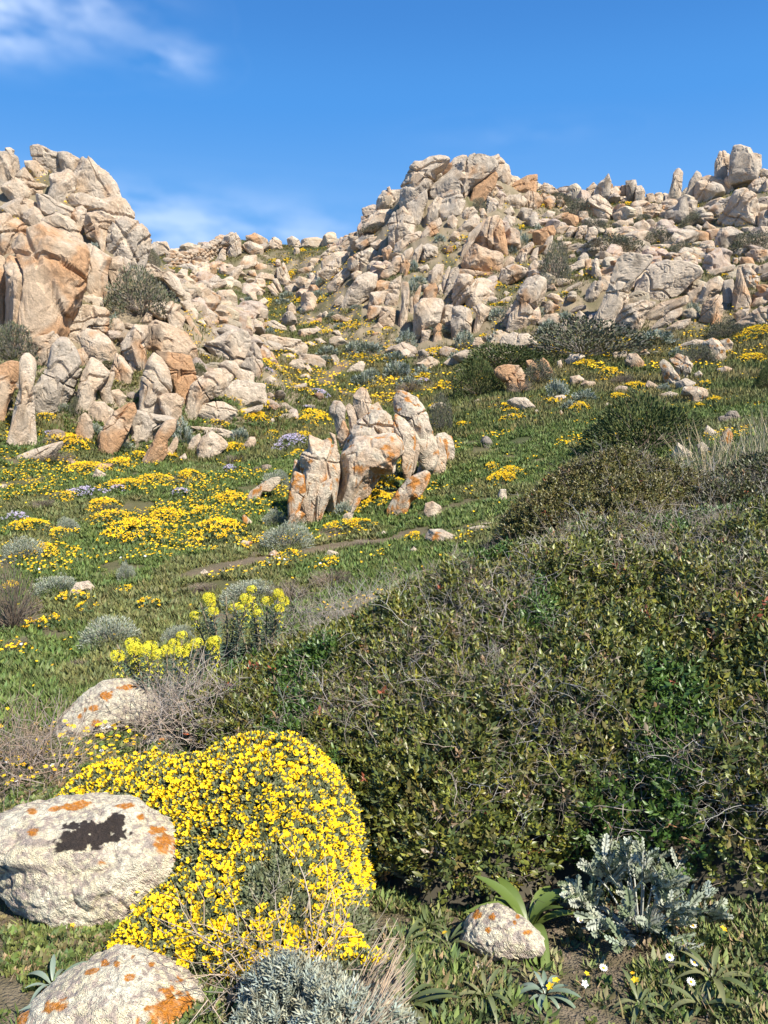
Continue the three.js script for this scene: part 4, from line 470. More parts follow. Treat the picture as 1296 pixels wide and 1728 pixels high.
["stone","grey stone just left of the curved orange-tipped rock",[5.13,1.28,-12.73],-0.383,0.0,0.11,"g",[-12,2,-3,12,13,0,11,-13,-9,-13],9],
["stone","curved upright rock with an orange lichened tip on the bank",[4.75,1.2,-11.23],-0.4,0.0,0.09,"M",[-8,1,-3,13,3,20,9,11,6,-9,-5,-29,-13,-28,-2,-10],11],
["stone","grey stone just right of the rocks by the dry brush",[4.53,1.09,-11.43],-0.377,0.0,0.09,"g",[-9,6,-1,10,9,0,6,-14,-4,-11],7]
];
const PLANTS=[
["juniper",[4.02,1.03,-12.5],1.71,0.92,"large dark green juniper spreading over the grass above the mounded bush"],
["shrub",[6.14,3.34,-25.1],3.52,1.3,"broad olive thorn bush spreading below the long ramp slab"],
["dry",[-3.12,-0.2,-6.6],0.49,0.58,"brown twiggy bush cut by the photograph's left border"],
["shrub",[-6.31,4.1,-21.35],1.89,1.26,"large grey-green thorn bush growing in the notch beside the drum boulder"],
["juniper",[3.58,2.84,-24.35],2.69,0.86,"wide low juniper behind the leaning brown boulder"],
["cushion",[-2.15,-0.19,-6.1],0.49,0.26,"smooth silver dome of a cushion plant alone on the grass"],
["juniper",[2.45,2.06,-21.35],1.45,1.04,"rounded olive-green juniper left of the leaning brown boulder"],
["shrub",[-8.41,2.74,-18.5],1.09,0.98,"dark twiggy thorn bush at the tor's outer edge below the egg boulder"],
["cushion",[-1.16,-0.02,-9.6],0.68,0.42,"large silver-grey cushion plant at the foot of the central outcrop"],
["yellow",[-3.26,-0.0,-10.45],0.89,1.5,"large yellow flower patch just above the stone by the silver cushion"],
["cushion",[-1.24,-0.1,-7.2],0.58,0.23,"grey leafy spurge cushion without flowers behind the flowering stems"],
["shrub",[6.59,6.53,-32.0],1.46,1.75,"slanting grey thorn bush on the slope above the tall leaning slab"],
["yellow",[-2.16,0.0,-10.4],0.77,1.55,"widest yellow flower patch on the meadow left of the silver cushion"],
["shrub",[9.8,8.43,-35.9],2.91,0.9,"large grey-green thorn bush just right of the upright oval stone"],
["cushion",[-4.2,-0.09,-9.2],0.5,0.33,"large silver-grey cushion plant just left of the stone by the silver cushion"],
["cushion",[-3.24,-0.17,-7.8],0.51,0.23,"low silver cushion plant beside a tan stone on the meadow"],
["yellow",[-0.19,0.25,-11.85],0.61,1.35,"yellow flower drift between the outcrop and the lichened bar"],
["dry",[-0.84,-0.07,-7.05],0.47,0.19,"large brown dry brush just below the bent lichened rib"],
["yellow",[-6.27,0.96,-16.0],1.06,0.95,"bright yellow flower patch beside the flat pale meadow slab"],
["shrub",[15.35,8.21,-34.7],1.89,1.02,"large grey-green thorn bush just below the smooth shell block"],
["shrub",[1.2,1.23,-16.9],0.55,0.82,"wispy dark bush right against the tall fin of the central outcrop"],
["shrub",[4.11,2.4,-21.95],0.97,0.65,"large grey-green thorn bush just below the brown finger stone"],
["cushion",[-1.58,-0.16,-6.0],0.27,0.18,"large silver-grey cushion plant just above the boulder below the spurge"],
["dry",[-0.5,-0.02,-7.5],0.44,0.17,"large brown dry brush just below the orange lichened bar"],
["yellow",[-0.02,0.42,-12.9],0.63,1.38,"yellow flower mound against the outcrop's main block"],
["shrub",[8.81,2.97,-23.0],1.02,0.61,"grey thorn bush in front of the lichen-capped boulder"],
["yellow",[-1.69,1.42,-19.55],0.86,1.9,"large yellow flower patch just left of the grey egg stone"],
["shrub",[10.98,3.97,-26.3],1.12,0.66,"large grey-green thorn bush just below the orange jointed buttress"],
["silver",[8.84,3.82,-26.75],1.46,0.51,"large silver-grey bush just above the pinkish round stone"],
["yellow",[-3.11,0.08,-11.4],0.62,0.9,"large yellow flower patch just below the pyramid boulder"],
["shrub",[12.34,9.12,-37.25],1.7,0.82,"large grey-green thorn bush just below the grey upright stump"],
["yellow",[11.6,4.03,-25.7],1.25,1.8,"large yellow flower patch just right of the lichen-capped boulder"],
["silver",[0.07,1.53,-13.2],0.33,0.53,"blue-grey bush squeezed beside the tall fin on the outcrop"],
["yellow",[-3.13,1.46,-18.75],1.02,0.6,"yellow flower patch just right of the pyramid boulder"],
["yellow",[-0.8,0.19,-11.65],0.38,0.83,"yellow flower patch just below the outcrop split block"],
["silver",[0.39,2.76,-27.05],1.0,0.68,"silver-grey bush just right of the white path stone"],
["yellow",[-3.85,0.08,-11.3],0.7,0.7,"yellow flower patch just above the stone by the silver cushion"],
["yellow",[-0.44,0.07,-10.5],0.81,0.5,"yellow flower patch just left of the orange lichened bar"],
["shrub",[9.78,11.37,-42.05],1.49,1.05,"grey-green thorn bush just above the round orange boulder"],
["cushion",[-1.51,0.07,-11.0],0.39,0.28,"silver-grey cushion plant just below the bent lichened rib"],
["juniper",[8.48,2.13,-18.05],0.53,0.53,"green juniper bush just right of the lichen-capped boulder"],
["cushion",[-1.81,0.4,-13.45],0.5,0.32,"silver-grey cushion plant just above the bent lichened rib"],
["cushion",[-2.68,-0.13,-8.2],0.24,0.24,"small round silver cushion at the edge of the brown dirt"],
["silver",[-4.26,0.95,-17.05],0.48,0.53,"silver-grey bush just left of the pyramid boulder"],
["dry",[-6.19,0.7,-15.05],0.78,0.24,"brown dry brush just right of the flat pale meadow slab"],
["yellow",[-1.16,4.94,-32.0],1.51,0.9,"brightest yellow flower patch at the foot of the jointed wall"],
["yellow",[-5.37,0.54,-14.6],0.9,0.95,"yellow flower patch just right of the flat pale meadow slab"],
["yellow",[-2.4,0.22,-12.45],0.53,0.95,"yellow flower patch just left of the bent lichened rib"],
["shrub",[10.14,8.27,-35.45],1.15,0.89,"grey-green thorn bush just right of the upright oval stone"],
["cushion",[-4.21,0.01,-10.6],0.34,0.27,"silver-grey cushion plant just above the stone by the silver cushion"],
["yellow",[-4.81,0.03,-10.75],0.59,0.7,"yellow flower patch just below the flat pale meadow slab"],
["dry",[0.72,2.15,-23.6],1.04,0.42,"brown dry brush just above the tall fin"],
["purple",[-1.92,0.95,-16.95],0.67,1.48,"lilac flower patch on the grass beside the central outcrop"],
["yellow",[-5.02,0.56,-15.35],0.62,1.37,"yellow flower patch just below the orange leaf slab"],
["silver",[-0.67,2.47,-25.7],0.95,0.49,"silver-grey bush just below the white path stone"],
["dry",[-2.81,-0.2,-6.0],0.22,0.12,"brown dry brush just below the stone by the silver cushion"],
["silver",[4.09,1.97,-19.3],0.51,0.51,"silver-grey bush just below the brown finger stone"],
["yellow",[-4.23,0.17,-12.05],0.48,0.85,"rounded yellow flower patch just above the stone by the silver cushion"],
["shrub",[12.51,8.12,-34.85],1.13,0.72,"grey-green thorn bush just left of the orange square block"],
["silver",[2.89,3.92,-29.3],0.82,0.69,"silver-grey bush just below the smooth grey panel"],
["silver",[0.75,2.36,-24.65],0.91,0.44,"silver-grey bush just above the tall fin"],
["dry",[3.46,2.08,-20.45],0.75,0.36,"brown dry brush just below the leaning brown boulder"],
["yellow",[-3.04,1.51,-18.9],0.75,0.55,"yellow flower patch just above the bent lichened rib"],
["yellow",[-3.19,0.8,-16.95],0.67,0.85,"yellow flower patch just right of the flat-fronted pale block"],
["yellow",[1.74,0.57,-11.95],0.48,0.9,"yellow flower patch just right of the lichened buttress"],
["yellow",[-4.33,0.36,-13.35],0.83,0.55,"yellow flower patch just below the flat-fronted pale block"],
["yellow",[-4.01,-0.07,-9.4],0.3,0.67,"rounded yellow flower patch just below the flat pale meadow slab"],
["silver",[0.84,4.06,-30.35],0.85,0.67,"silver-grey bush just below the pitted upright block"],
["silver",[-0.57,3.8,-30.2],1.02,0.53,"silver-grey bush just above the white path stone"],
["silver",[4.57,1.85,-18.5],0.57,0.35,"silver-grey bush just below the pale arrowhead stone"],
["silver",[-6.73,3.61,-20.45],0.51,0.48,"silver-grey bush just above the hooded boulder"],
["purple",[-4.78,0.29,-12.8],0.62,0.6,"lilac flower patch just below the flat pale meadow slab"],
["yellow",[-3.96,0.41,-13.8],0.75,0.65,"yellow flower patch just left of the pyramid boulder"],
["yellow",[1.92,0.63,-12.25],0.45,0.9,"yellow flower patch just below the white flat stone"],
["silver",[-1.01,3.81,-30.2],0.85,0.58,"silver-grey bush just below the jointed wall block"],
["silver",[5.75,4.32,-28.4],0.8,0.54,"silver-grey bush just left of the drop-shaped stone"],
["yellow",[1.79,3.7,-29.3],1.17,0.9,"yellow flower patch just below the pitted upright block"],
["dry",[-6.41,0.97,-15.9],0.7,0.19,"brown dry brush just below the tall leaning pillar"],
["silver",[0.38,3.37,-29.15],0.9,0.47,"silver-grey bush just below the narrow upright rib"],
["shrub",[9.24,12.39,-43.7],1.22,0.77,"grey-green thorn bush just right of the pale ridge dome"],
["silver",[-0.57,0.16,-11.3],0.25,0.25,"silver-grey bush just below the outcrop main block"],
["dry",[1.48,3.23,-28.25],1.04,0.37,"brown dry brush just below the pitted upright block"],
["yellow",[10.22,3.03,-22.7],0.84,1.5,"yellow flower patch just right of the lichen-capped boulder"],
["shrub",[10.02,10.25,-39.95],1.18,0.65,"grey-green thorn bush just above the upright oval stone"],
["shrub",[14.68,10.42,-39.5],1.17,0.64,"grey-green thorn bush just right of the grey upright stump"],
["silver",[3.77,3.78,-28.1],0.62,0.58,"silver-grey bush just left of the low whitish outcrop"],
["dry",[-1.77,-0.1,-7.65],0.34,0.08,"brown dry brush just below the bent lichened rib"],
["yellow",[-2.79,-0.2,-6.6],0.29,0.25,"yellow flower patch just below the stone by the silver cushion"],
["silver",[1.23,2.74,-26.3],0.74,0.43,"rounded silver-grey bush just above the tall fin"],
["silver",[4.23,5.0,-30.5],0.76,0.54,"silver-grey bush just left of the tall leaning slab"],
["juniper",[-6.35,2.66,-19.0],0.56,0.28,"green juniper bush just below the hooded boulder"],
["silver",[2.04,4.48,-30.65],1.13,0.36,"silver-grey bush just left of the smooth grey panel"],
["dry",[-2.15,-0.17,-5.45],0.2,0.06,"brown dry brush just above the boulder below the spurge"],
["dry",[6.08,2.34,-20.75],0.61,0.31,"brown dry brush just below the pinkish round stone"],
["yellow",[-4.2,-0.01,-10.35],0.38,0.55,"rounded yellow flower patch just below the orange leaf slab"],
["yellow",[6.14,2.61,-22.1],0.65,1.43,"yellow flower patch just left of the pinkish round stone"],
["purple",[-5.18,0.07,-11.2],0.36,0.6,"lilac flower patch just above the stone by the silver cushion"],
["shrub",[-6.51,5.7,-23.3],0.45,0.52,"grey-green thorn bush just right of the grey drum boulder"],
["silver",[1.19,6.27,-33.05],0.63,0.73,"silver-grey bush just above the narrow upright rib"],
["silver",[-3.16,1.01,-17.7],0.42,0.31,"silver-grey bush just right of the pyramid boulder"],
["yellow",[4.49,6.56,-32.9],0.92,1.05,"yellow flower patch just below the sloping fish-shaped boulder"],
["silver",[-5.36,0.87,-16.45],0.51,0.22,"silver-grey bush just below the orange leaf slab"],
["yellow",[-4.99,0.24,-12.5],0.5,0.5,"yellow flower patch below the flat pale meadow slab and below the orange leaf slab"],
["silver",[-7.76,5.92,-22.25],0.46,0.43,"silver-grey bush just below the orange cheek block"],
["silver",[-0.39,2.66,-26.75],0.55,0.51,"silver-grey bush just above the outcrop head stone"],
["silver",[5.52,5.02,-29.9],0.62,0.57,"silver-grey bush just below the tall leaning slab"],
["shrub",[4.47,11.07,-39.35],0.87,0.7,"grey-green thorn bush just below the orange summit plank"],
["shrub",[-6.52,1.54,-17.2],0.3,0.38,"grey-green thorn bush just below the spiked grey-tan rock"],
["silver",[4.06,1.66,-17.5],0.46,0.26,"silver-grey bush just right of the white flat stone"],
["silver",[-2.08,3.71,-29.9],0.88,0.4,"silver-grey bush just left of the white path stone"],
["yellow",[-4.43,0.67,-16.35],0.72,0.35,"yellow flower patch just right of the orange leaf slab"],
["yellow",[7.88,3.85,-27.05],0.72,1.5,"yellow flower patch just above the pinkish round stone"],
["yellow",[-2.94,-0.17,-7.4],0.33,0.25,"yellow flower patch just above the boulder below the spurge"],
["yellow",[-4.95,0.67,-16.15],0.52,0.55,"rounded yellow flower patch just below the flat-fronted pale block"],
["yellow",[6.17,2.18,-19.95],0.65,1.25,"yellow flower patch just below the pinkish round stone"],
["dry",[-5.15,0.19,-12.1],0.45,0.12,"brown dry brush just below the flat pale meadow slab"],
["silver",[-5.95,1.09,-16.6],0.32,0.32,"silver-grey bush just left of the orange leaf slab"],
["juniper",[-4.45,2.48,-19.55],0.4,0.35,"green juniper bush just right of the rust-ribbed face"],
["yellow",[0.37,0.64,-14.1],0.31,0.69,"yellow flower patch just above the orange lichened bar"],
["dry",[-4.12,0.14,-11.85],0.35,0.14,"brown dry brush just below the orange leaf slab"],
["yellow",[0.43,0.29,-11.65],0.34,0.55,"yellow flower patch just below the orange lichened bar"],
["silver",[9.73,6.68,-31.25],0.6,0.55,"silver-grey bush just left of the broad pale slab"],
["shrub",[-0.53,10.48,-41.6],1.35,0.43,"grey-green thorn bush just left of the honeycombed boulder"],
["silver",[6.4,4.84,-29.15],0.6,0.47,"silver-grey bush just above the drop-shaped stone"],
["yellow",[-2.62,0.12,-11.65],0.38,0.5,"yellow flower patch just below the pyramid boulder"],
["yellow",[-2.2,2.15,-21.5],0.7,0.75,"yellow flower patch just left of the grey egg stone"],
["yellow",[4.2,1.67,-17.5],0.57,1.05,"yellow flower patch just below the pale arrowhead stone"],
["yellow",[-3.54,1.84,-19.2],0.54,0.4,"yellow flower patch just above the pyramid boulder"],
["dry",[-0.2,0.03,-9.55],0.42,0.07,"brown dry brush just below the orange lichened bar"],
["yellow",[-1.05,-0.04,-8.9],0.33,0.4,"yellow flower patch just below the bent lichened rib"],
["dry",[-2.99,0.62,-16.05],0.47,0.17,"brown dry brush just right of the pyramid boulder"],
["dry",[-2.32,2.17,-21.5],0.63,0.22,"brown dry brush just below the loaf-shaped block"],
["silver",[6.17,8.91,-36.8],0.6,0.65,"silver-grey bush just left of the big brown-orange boulder"],
["silver",[10.71,5.02,-28.55],0.51,0.46,"silver-grey bush just left of the orange jointed buttress"],
["yellow",[5.83,2.95,-23.6],0.77,1.05,"yellow flower patch just right of the pale arrowhead stone"],
["silver",[-3.36,7.27,-41.0],0.97,0.48,"silver-grey bush just below the grey saddle boulder"],
["yellow",[-4.13,7.31,-42.2],1.0,2.19,"yellow flower patch just below the grey saddle boulder"],
["silver",[1.4,6.73,-33.65],0.69,0.45,"silver-grey bush just above the pitted upright block"],
["silver",[8.78,3.28,-24.5],0.51,0.33,"silver-grey bush just above the slanting twin slab"],
["yellow",[-7.04,1.48,-16.85],0.45,0.3,"yellow flower patch just right of the tall leaning pillar"],
["yellow",[-2.91,-0.21,-6.55],0.24,0.15,"rounded yellow flower patch just below the stone by the silver cushion"],
["yellow",[-2.12,-0.15,-7.05],0.26,0.2,"yellow flower patch just right of the stone by the silver cushion"],
["shrub",[12.7,10.85,-40.85],0.9,0.48,"grey-green thorn bush just left of the grey upright stump"],
["silver",[5.65,6.78,-33.05],0.58,0.49,"silver-grey bush just right of the sloping fish-shaped boulder"],
["yellow",[-2.96,7.01,-39.95],1.18,0.75,"yellow flower patch just left of the smooth pale ramp"],
["yellow",[11.7,8.46,-35.75],1.11,1.2,"yellow flower patch just above the broad pale slab"],
["yellow",[5.17,3.69,-26.6],0.9,0.9,"yellow flower patch just above the brown finger stone"],
["yellow",[-0.91,3.56,-29.75],0.83,0.6,"yellow flower patch just above the white path stone"],
["silver",[5.54,8.53,-36.2],0.59,0.53,"silver-grey bush just right of the big triangular face"],
["yellow",[-3.49,0.45,-14.3],0.46,0.65,"rounded yellow flower patch just below the pyramid boulder"],
["yellow",[-2.87,1.76,-19.6],0.26,0.57,"yellow flower patch just below the loaf-shaped block"],
["yellow",[-3.19,2.8,-21.95],0.39,0.85,"yellow flower patch just right of the perched faceted boulder"],
["yellow",[-1.74,1.06,-17.45],0.39,0.85,"yellow flower patch just above the outcrop split block"],
["yellow",[-3.71,-0.17,-7.85],0.17,0.3,"yellow flower patch just left of the stone by the silver cushion"],
["shrub",[15.4,10.79,-39.95],0.77,0.47,"grey-green thorn bush just above the orange square block"],
["silver",[1.24,7.37,-34.55],0.41,0.66,"silver-grey bush just below the honeycombed boulder"],
["silver",[3.57,3.44,-26.9],0.52,0.32,"silver-grey bush just above the leaning brown boulder"],
["silver",[11.6,6.22,-30.35],0.58,0.36,"silver-grey bush just left of the rounded wedge boulder"],
["silver",[8.13,4.2,-27.95],0.54,0.33,"silver-grey bush just above the pinkish round stone"],
["silver",[-4.07,9.14,-47.3],0.91,0.56,"silver-grey bush just above the grey saddle boulder"],
["yellow",[-3.69,1.33,-18.1],0.53,0.25,"yellow flower patch just below the rust-ribbed face"],
["yellow",[-0.55,-0.01,-8.35],0.25,0.3,"rounded yellow flower patch just below the bent lichened rib"],
["yellow",[-2.65,-0.18,-7.05],0.21,0.2,"rounded yellow flower patch just above the boulder below the spurge"],
["purple",[-1.73,2.07,-21.95],0.65,0.75,"lilac flower patch just above the grey egg stone"],
["silver",[-6.8,1.6,-17.2],0.3,0.2,"silver-grey bush just below the ribbed tan face"],
["shrub",[16.32,10.35,-38.75],0.74,0.4,"grey-green thorn bush just below the smooth shell block"],
["silver",[2.5,3.46,-28.25],0.54,0.29,"wide silver-grey bush just below the smooth grey panel"],
["silver",[-3.66,6.41,-39.65],0.76,0.41,"silver-grey bush just below the tilted valley slab"],
["dry",[-2.27,0.55,-14.75],0.33,0.13,"brown dry brush just above the bent lichened rib"],
["yellow",[1.22,2.71,-26.15],0.77,1.2,"yellow flower patch just above the tall fin"],
["yellow",[-2.5,-0.15,-7.6],0.22,0.2,"rounded yellow flower patch just right of the stone by the silver cushion"],
["silver",[6.68,2.12,-19.4],0.31,0.23,"silver-grey bush just below the slanting twin slab"],
["silver",[-3.32,8.24,-43.55],0.71,0.51,"silver-grey bush just right of the grey saddle boulder"],
["silver",[-6.23,1.82,-17.7],0.21,0.29,"silver-grey bush just below the spiked grey-tan rock"],
["yellow",[2.69,1.45,-16.95],0.55,0.45,"yellow flower patch just below the leaning brown boulder"],
["yellow",[4.39,5.69,-31.55],0.79,0.3,"small yellow flower patch just left of the tall leaning slab"],
["purple",[-3.29,0.28,-12.9],0.32,0.4,"small lilac flower patch just below the pyramid boulder"],
["silver",[-2.11,3.39,-29.0],0.51,0.3,"small silver-grey bush just left of the white path stone"],
["yellow",[-1.27,0.95,-12.0],0.21,0.47,"small yellow flower patch just left of the outcrop split block"],
["yellow",[1.75,0.69,-13.0],0.23,0.51,"small yellow flower patch just right of the lichened buttress"],
["yellow",[3.46,9.25,-36.8],0.76,0.45,"small yellow flower patch just above the lower triangular face"],
["silver",[8.66,5.14,-29.15],0.39,0.39,"small silver-grey bush just below the long ramp slab"],
["silver",[5.94,9.54,-37.7],0.56,0.44,"small silver-grey bush just right of the big triangular face"],
["yellow",[5.4,1.92,-18.75],0.55,0.6,"small yellow flower patch just below the pinkish round stone"],
["silver",[-5.4,7.93,-45.8],0.88,0.41,"small silver-grey bush just below the tilted valley slab"],
["silver",[-5.4,7.39,-44.15],0.85,0.39,"small silver-grey bush just left of the grey saddle boulder"],
["yellow",[0.14,4.74,-31.4],0.6,0.3,"small yellow flower patch just below the narrow upright rib"],
["purple",[-6.64,1.12,-16.15],0.36,0.25,"small lilac flower patch just above the flat pale meadow slab"],
["silver",[2.47,9.07,-36.8],0.49,0.43,"small silver-grey bush just below the pitted knobbly rock"],
["yellow",[-2.3,4.61,-31.85],0.75,0.45,"small yellow flower patch just right of the loaf-shaped block"],
["yellow",[0.36,0.1,-9.3],0.25,0.35,"small yellow flower patch just left of the low path boulder"],
["yellow",[-5.54,9.93,-50.15],0.81,1.35,"small yellow flower patch just right of the tilted valley slab"],
["silver",[13.9,8.66,-36.05],0.74,0.27,"small silver-grey bush just below the orange square block"],
["silver",[-4.49,4.69,-32.3],0.52,0.29,"small silver-grey bush just above the loaf-shaped block"],
["yellow",[7.7,2.24,-19.5],0.32,0.7,"small yellow flower patch just below the lichen-capped boulder"],
["yellow",[6.99,1.82,-17.15],0.35,0.75,"small yellow flower patch just above the curved orange-tipped rock"],
["yellow",[-6.9,10.85,-51.8],0.84,0.9,"small yellow flower patch just above the tilted valley slab"],
["yellow",[15.28,10.99,-40.4],0.66,0.9,"small yellow flower patch just above the orange square block"],
["silver",[9.9,4.61,-28.1],0.41,0.25,"small silver-grey bush just left of the orange jointed buttress"],
["silver",[-1.71,5.05,-32.45],0.57,0.24,"small silver-grey bush just below the smooth pale ramp"],
["yellow",[-2.5,1.09,-18.1],0.32,0.5,"small yellow flower patch just above the bent lichened rib"],
["yellow",[2.7,1.7,-18.3],0.54,0.4,"small yellow flower patch just left of the white flat stone"],
["yellow",[1.64,1.3,-16.95],0.37,0.5,"small yellow flower patch just above the lichened buttress"],
["purple",[1.17,2.5,-25.1],0.56,0.9,"small lilac flower patch just above the tall fin"],
["purple",[-4.35,0.32,-13.1],0.29,0.35,"small lilac flower patch just below the orange leaf slab"],
["shrub",[3.08,14.35,-42.8],0.82,0.28,"small dark shrub growing on top of the summit block"],
["yellow",[-5.04,5.42,-34.25],0.4,0.89,"small yellow flower patch just above the loaf-shaped block"],
["yellow",[-6.63,6.63,-41.45],0.67,1.48,"small yellow flower patch just right of the round valley boulder"],
["yellow",[6.72,6.01,-30.95],0.5,0.3,"small yellow flower patch just above the drop-shaped stone"],
["yellow",[-0.54,4.4,-31.1],0.55,0.3,"small yellow flower patch just above the white path stone"],
["yellow",[1.29,1.71,-20.3],0.39,0.86,"small yellow flower patch just right of the tall fin"],
["purple",[-3.12,2.65,-21.65],0.42,0.3,"small lilac flower patch just below the loaf-shaped block"],
["yellow",[1.72,2.41,-24.05],0.39,0.86,"small yellow flower patch just above the tall fin"],
["yellow",[2.77,1.59,-17.7],0.37,0.4,"small yellow flower patch just below the white flat stone"],
["silver",[7.23,10.09,-39.05],0.46,0.35,"small silver-grey bush just above the big brown-orange boulder"],
["yellow",[0.26,3.94,-30.2],0.53,0.3,"small yellow flower patch just right of the white path stone"],
["yellow",[0.13,3.43,-29.3],0.52,0.45,"small yellow flower patch just above the outcrop head stone"],
["purple",[-2.87,0.52,-14.95],0.26,0.58,"small lilac flower patch just left of the bent lichened rib"],
["purple",[-2.19,0.86,-16.7],0.3,0.4,"small lilac flower patch just above the bent lichened rib"],
["silver",[-5.04,5.41,-34.25],0.45,0.25,"small silver-grey bush just above the perched faceted boulder"],
["silver",[-2.14,5.47,-33.65],0.5,0.22,"small silver-grey bush just below the grey saddle boulder"],
["yellow",[-6.01,10.85,-51.8],0.69,0.9,"small yellow flower patch just below the grey skyline fin"],
["yellow",[3.82,1.81,-18.4],0.3,0.6,"small yellow flower patch just right of the white flat stone"],
["yellow",[9.07,7.77,-34.25],0.38,0.83,"small yellow flower patch just below the upright oval stone"],
["yellow",[11.59,10.37,-40.1],0.53,0.75,"small yellow flower patch just below the lumpy ridge boulder"],
["silver",[-7.25,7.54,-44.15],0.52,0.33,"small silver-grey bush just right of the round valley boulder"],
["silver",[-1.15,5.73,-33.2],0.49,0.2,"small silver-grey bush just left of the jointed wall block"],
["silver",[12.19,5.08,-28.1],0.33,0.21,"small silver-grey bush just below the upright wedge"],
["yellow",[-6.27,7.61,-44.9],0.53,1.17,"small yellow flower patch just below the tilted valley slab"],
["yellow",[3.04,8.64,-36.05],0.43,0.45,"small yellow flower patch just left of the lower triangular face"],
["yellow",[3.6,4.31,-29.6],0.35,0.45,"small yellow flower patch just right of the smooth grey panel"],
["yellow",[6.44,1.69,-16.55],0.24,0.54,"small yellow flower patch just below the slanting twin slab"],
["purple",[-1.9,1.64,-20.3],0.3,0.3,"small lilac flower patch just left of the grey egg stone"],
["yellow",[6.4,10.13,-38.75],0.37,0.82,"small yellow flower patch just left of the big brown-orange boulder"],
["yellow",[8.08,12.12,-42.95],0.48,0.75,"small yellow flower patch just below the pale ridge dome"],
["yellow",[-0.26,3.6,-29.75],0.39,0.3,"small yellow flower patch just below the jointed wall block"],
["yellow",[2.91,3.43,-27.8],0.37,0.75,"small yellow flower patch just below the smooth grey panel"],
["yellow",[8.08,11.05,-41.15],0.55,0.9,"small yellow flower patch just above the big brown-orange boulder"],
["silver",[-7.32,8.39,-46.7],0.48,0.31,"small silver-grey bush just left of the tilted valley slab"],
["yellow",[12.1,7.83,-34.1],0.45,0.9,"small yellow flower patch just above the broad pale slab"],
["yellow",[-2.87,5.16,-33.65],0.5,1.09,"small yellow flower patch just below the grey saddle boulder"],
["yellow",[0.23,5.58,-32.45],0.48,0.15,"small yellow flower patch just left of the narrow upright rib"],
["yellow",[9.37,7.74,-34.1],0.3,0.66,"small yellow flower patch just above the long ramp slab"],
["yellow",[-5.21,11.92,-53.6],0.63,1.2,"small yellow flower patch just above the grey saddle boulder"],
["yellow",[12.95,12.54,-44.3],0.59,1.05,"small yellow flower patch just right of the lumpy ridge boulder"],
["yellow",[12.86,6.7,-31.25],0.37,0.45,"small yellow flower patch just above the rounded wedge boulder"],
["yellow",[10.66,12.73,-44.6],0.3,0.65,"small yellow flower patch just left of the lumpy ridge boulder"],
["yellow",[14.14,13.21,-45.65],0.3,0.67,"small yellow flower patch just left of the finger pillar"]
];

// ---------------------------------------------------------------- terrain
const tpsExact = (x, z) => {
  let h = TERRAIN_PLANE[0] + TERRAIN_PLANE[1] * x + TERRAIN_PLANE[2] * z;
  for (let i = 0; i < TERRAIN.length; i++) { const t = TERRAIN[i], dx = x - t[0], dz = z - t[1], r = dx * dx + dz * dz; if (r > 1e-9) h += t[2] * 0.5 * r * Math.log(r); }
  return h;
};
// the same surface sampled once on two grids: a fine one round the path, a coarse one for the hills
const sampled = [[-10, -13, 10, 6, 0.1], [-78, -112, 78, 23, 0.4]].map(([x0, z0, x1, z1, s]) => { const nx = Math.round((x1 - x0) / s), nz = Math.round((z1 - z0) / s), a = new Float64Array((nx + 1) * (nz + 1)); for (let j = 0; j <= nz; j++) for (let i = 0; i <= nx; i++) a[j * (nx + 1) + i] = tpsExact(x0 + i * s, z0 + j * s); return { x0, z0, x1, z1, s, nx, nz, a }; });
const tps = (x, z) => {
  for (const g of sampled) if (x > g.x0 && x < g.x1 && z > g.z0 && z < g.z1) {
    const fx = (x - g.x0) / g.s, fz = (z - g.z0) / g.s, i = Math.min(Math.floor(fx), g.nx - 1), j = Math.min(Math.floor(fz), g.nz - 1), u = fx - i, v = fz - j, w = g.nx + 1, k = j * w + i;
    return (g.a[k] * (1 - u) + g.a[k + 1] * u) * (1 - v) + (g.a[k + w] * (1 - u) + g.a[k + w + 1] * u) * v;
  }
  return tpsExact(x, z);
};
const slopeAt = (x, z, e = 0.4) => [(tps(x + e, z) - tps(x - e, z)) / (2 * e), (tps(x, z + e) - tps(x, z - e)) / (2 * e)];
const pathDist = (x, z) => {
  let best = 9;
  for (const p of PATHS) for (let i = 0; i + 1 < p.length; i++) {
    const [ax, az] = p[i], [bx, bz] = p[i + 1], ux = bx - ax, uz = bz - az, t = clamp(((x - ax) * ux + (z - az) * uz) / (ux * ux + uz * uz));
    best = Math.min(best, Math.hypot(x - ax - ux * t, z - az - uz * t));
  }
  return best;
};
const micro = (x, z, slope) => 0.025 * fbm(x * 1.7, 3, z * 1.7, 3) + smooth(0.38, 0.7, slope) * (0.55 * fbm(x * 1.1, 7, z * 1.1, 4));
const groundH = (x, z) => { const s = slopeAt(x, z), m = Math.hypot(...s); return tps(x, z) + micro(x, z, m); };
const up = new THREE.Vector3(0, 1, 0);
const groundNormal = (x, z) => { const s = slopeAt(x, z, 0.25); return new THREE.Vector3(-s[0], 1, -s[1]).normalize(); };

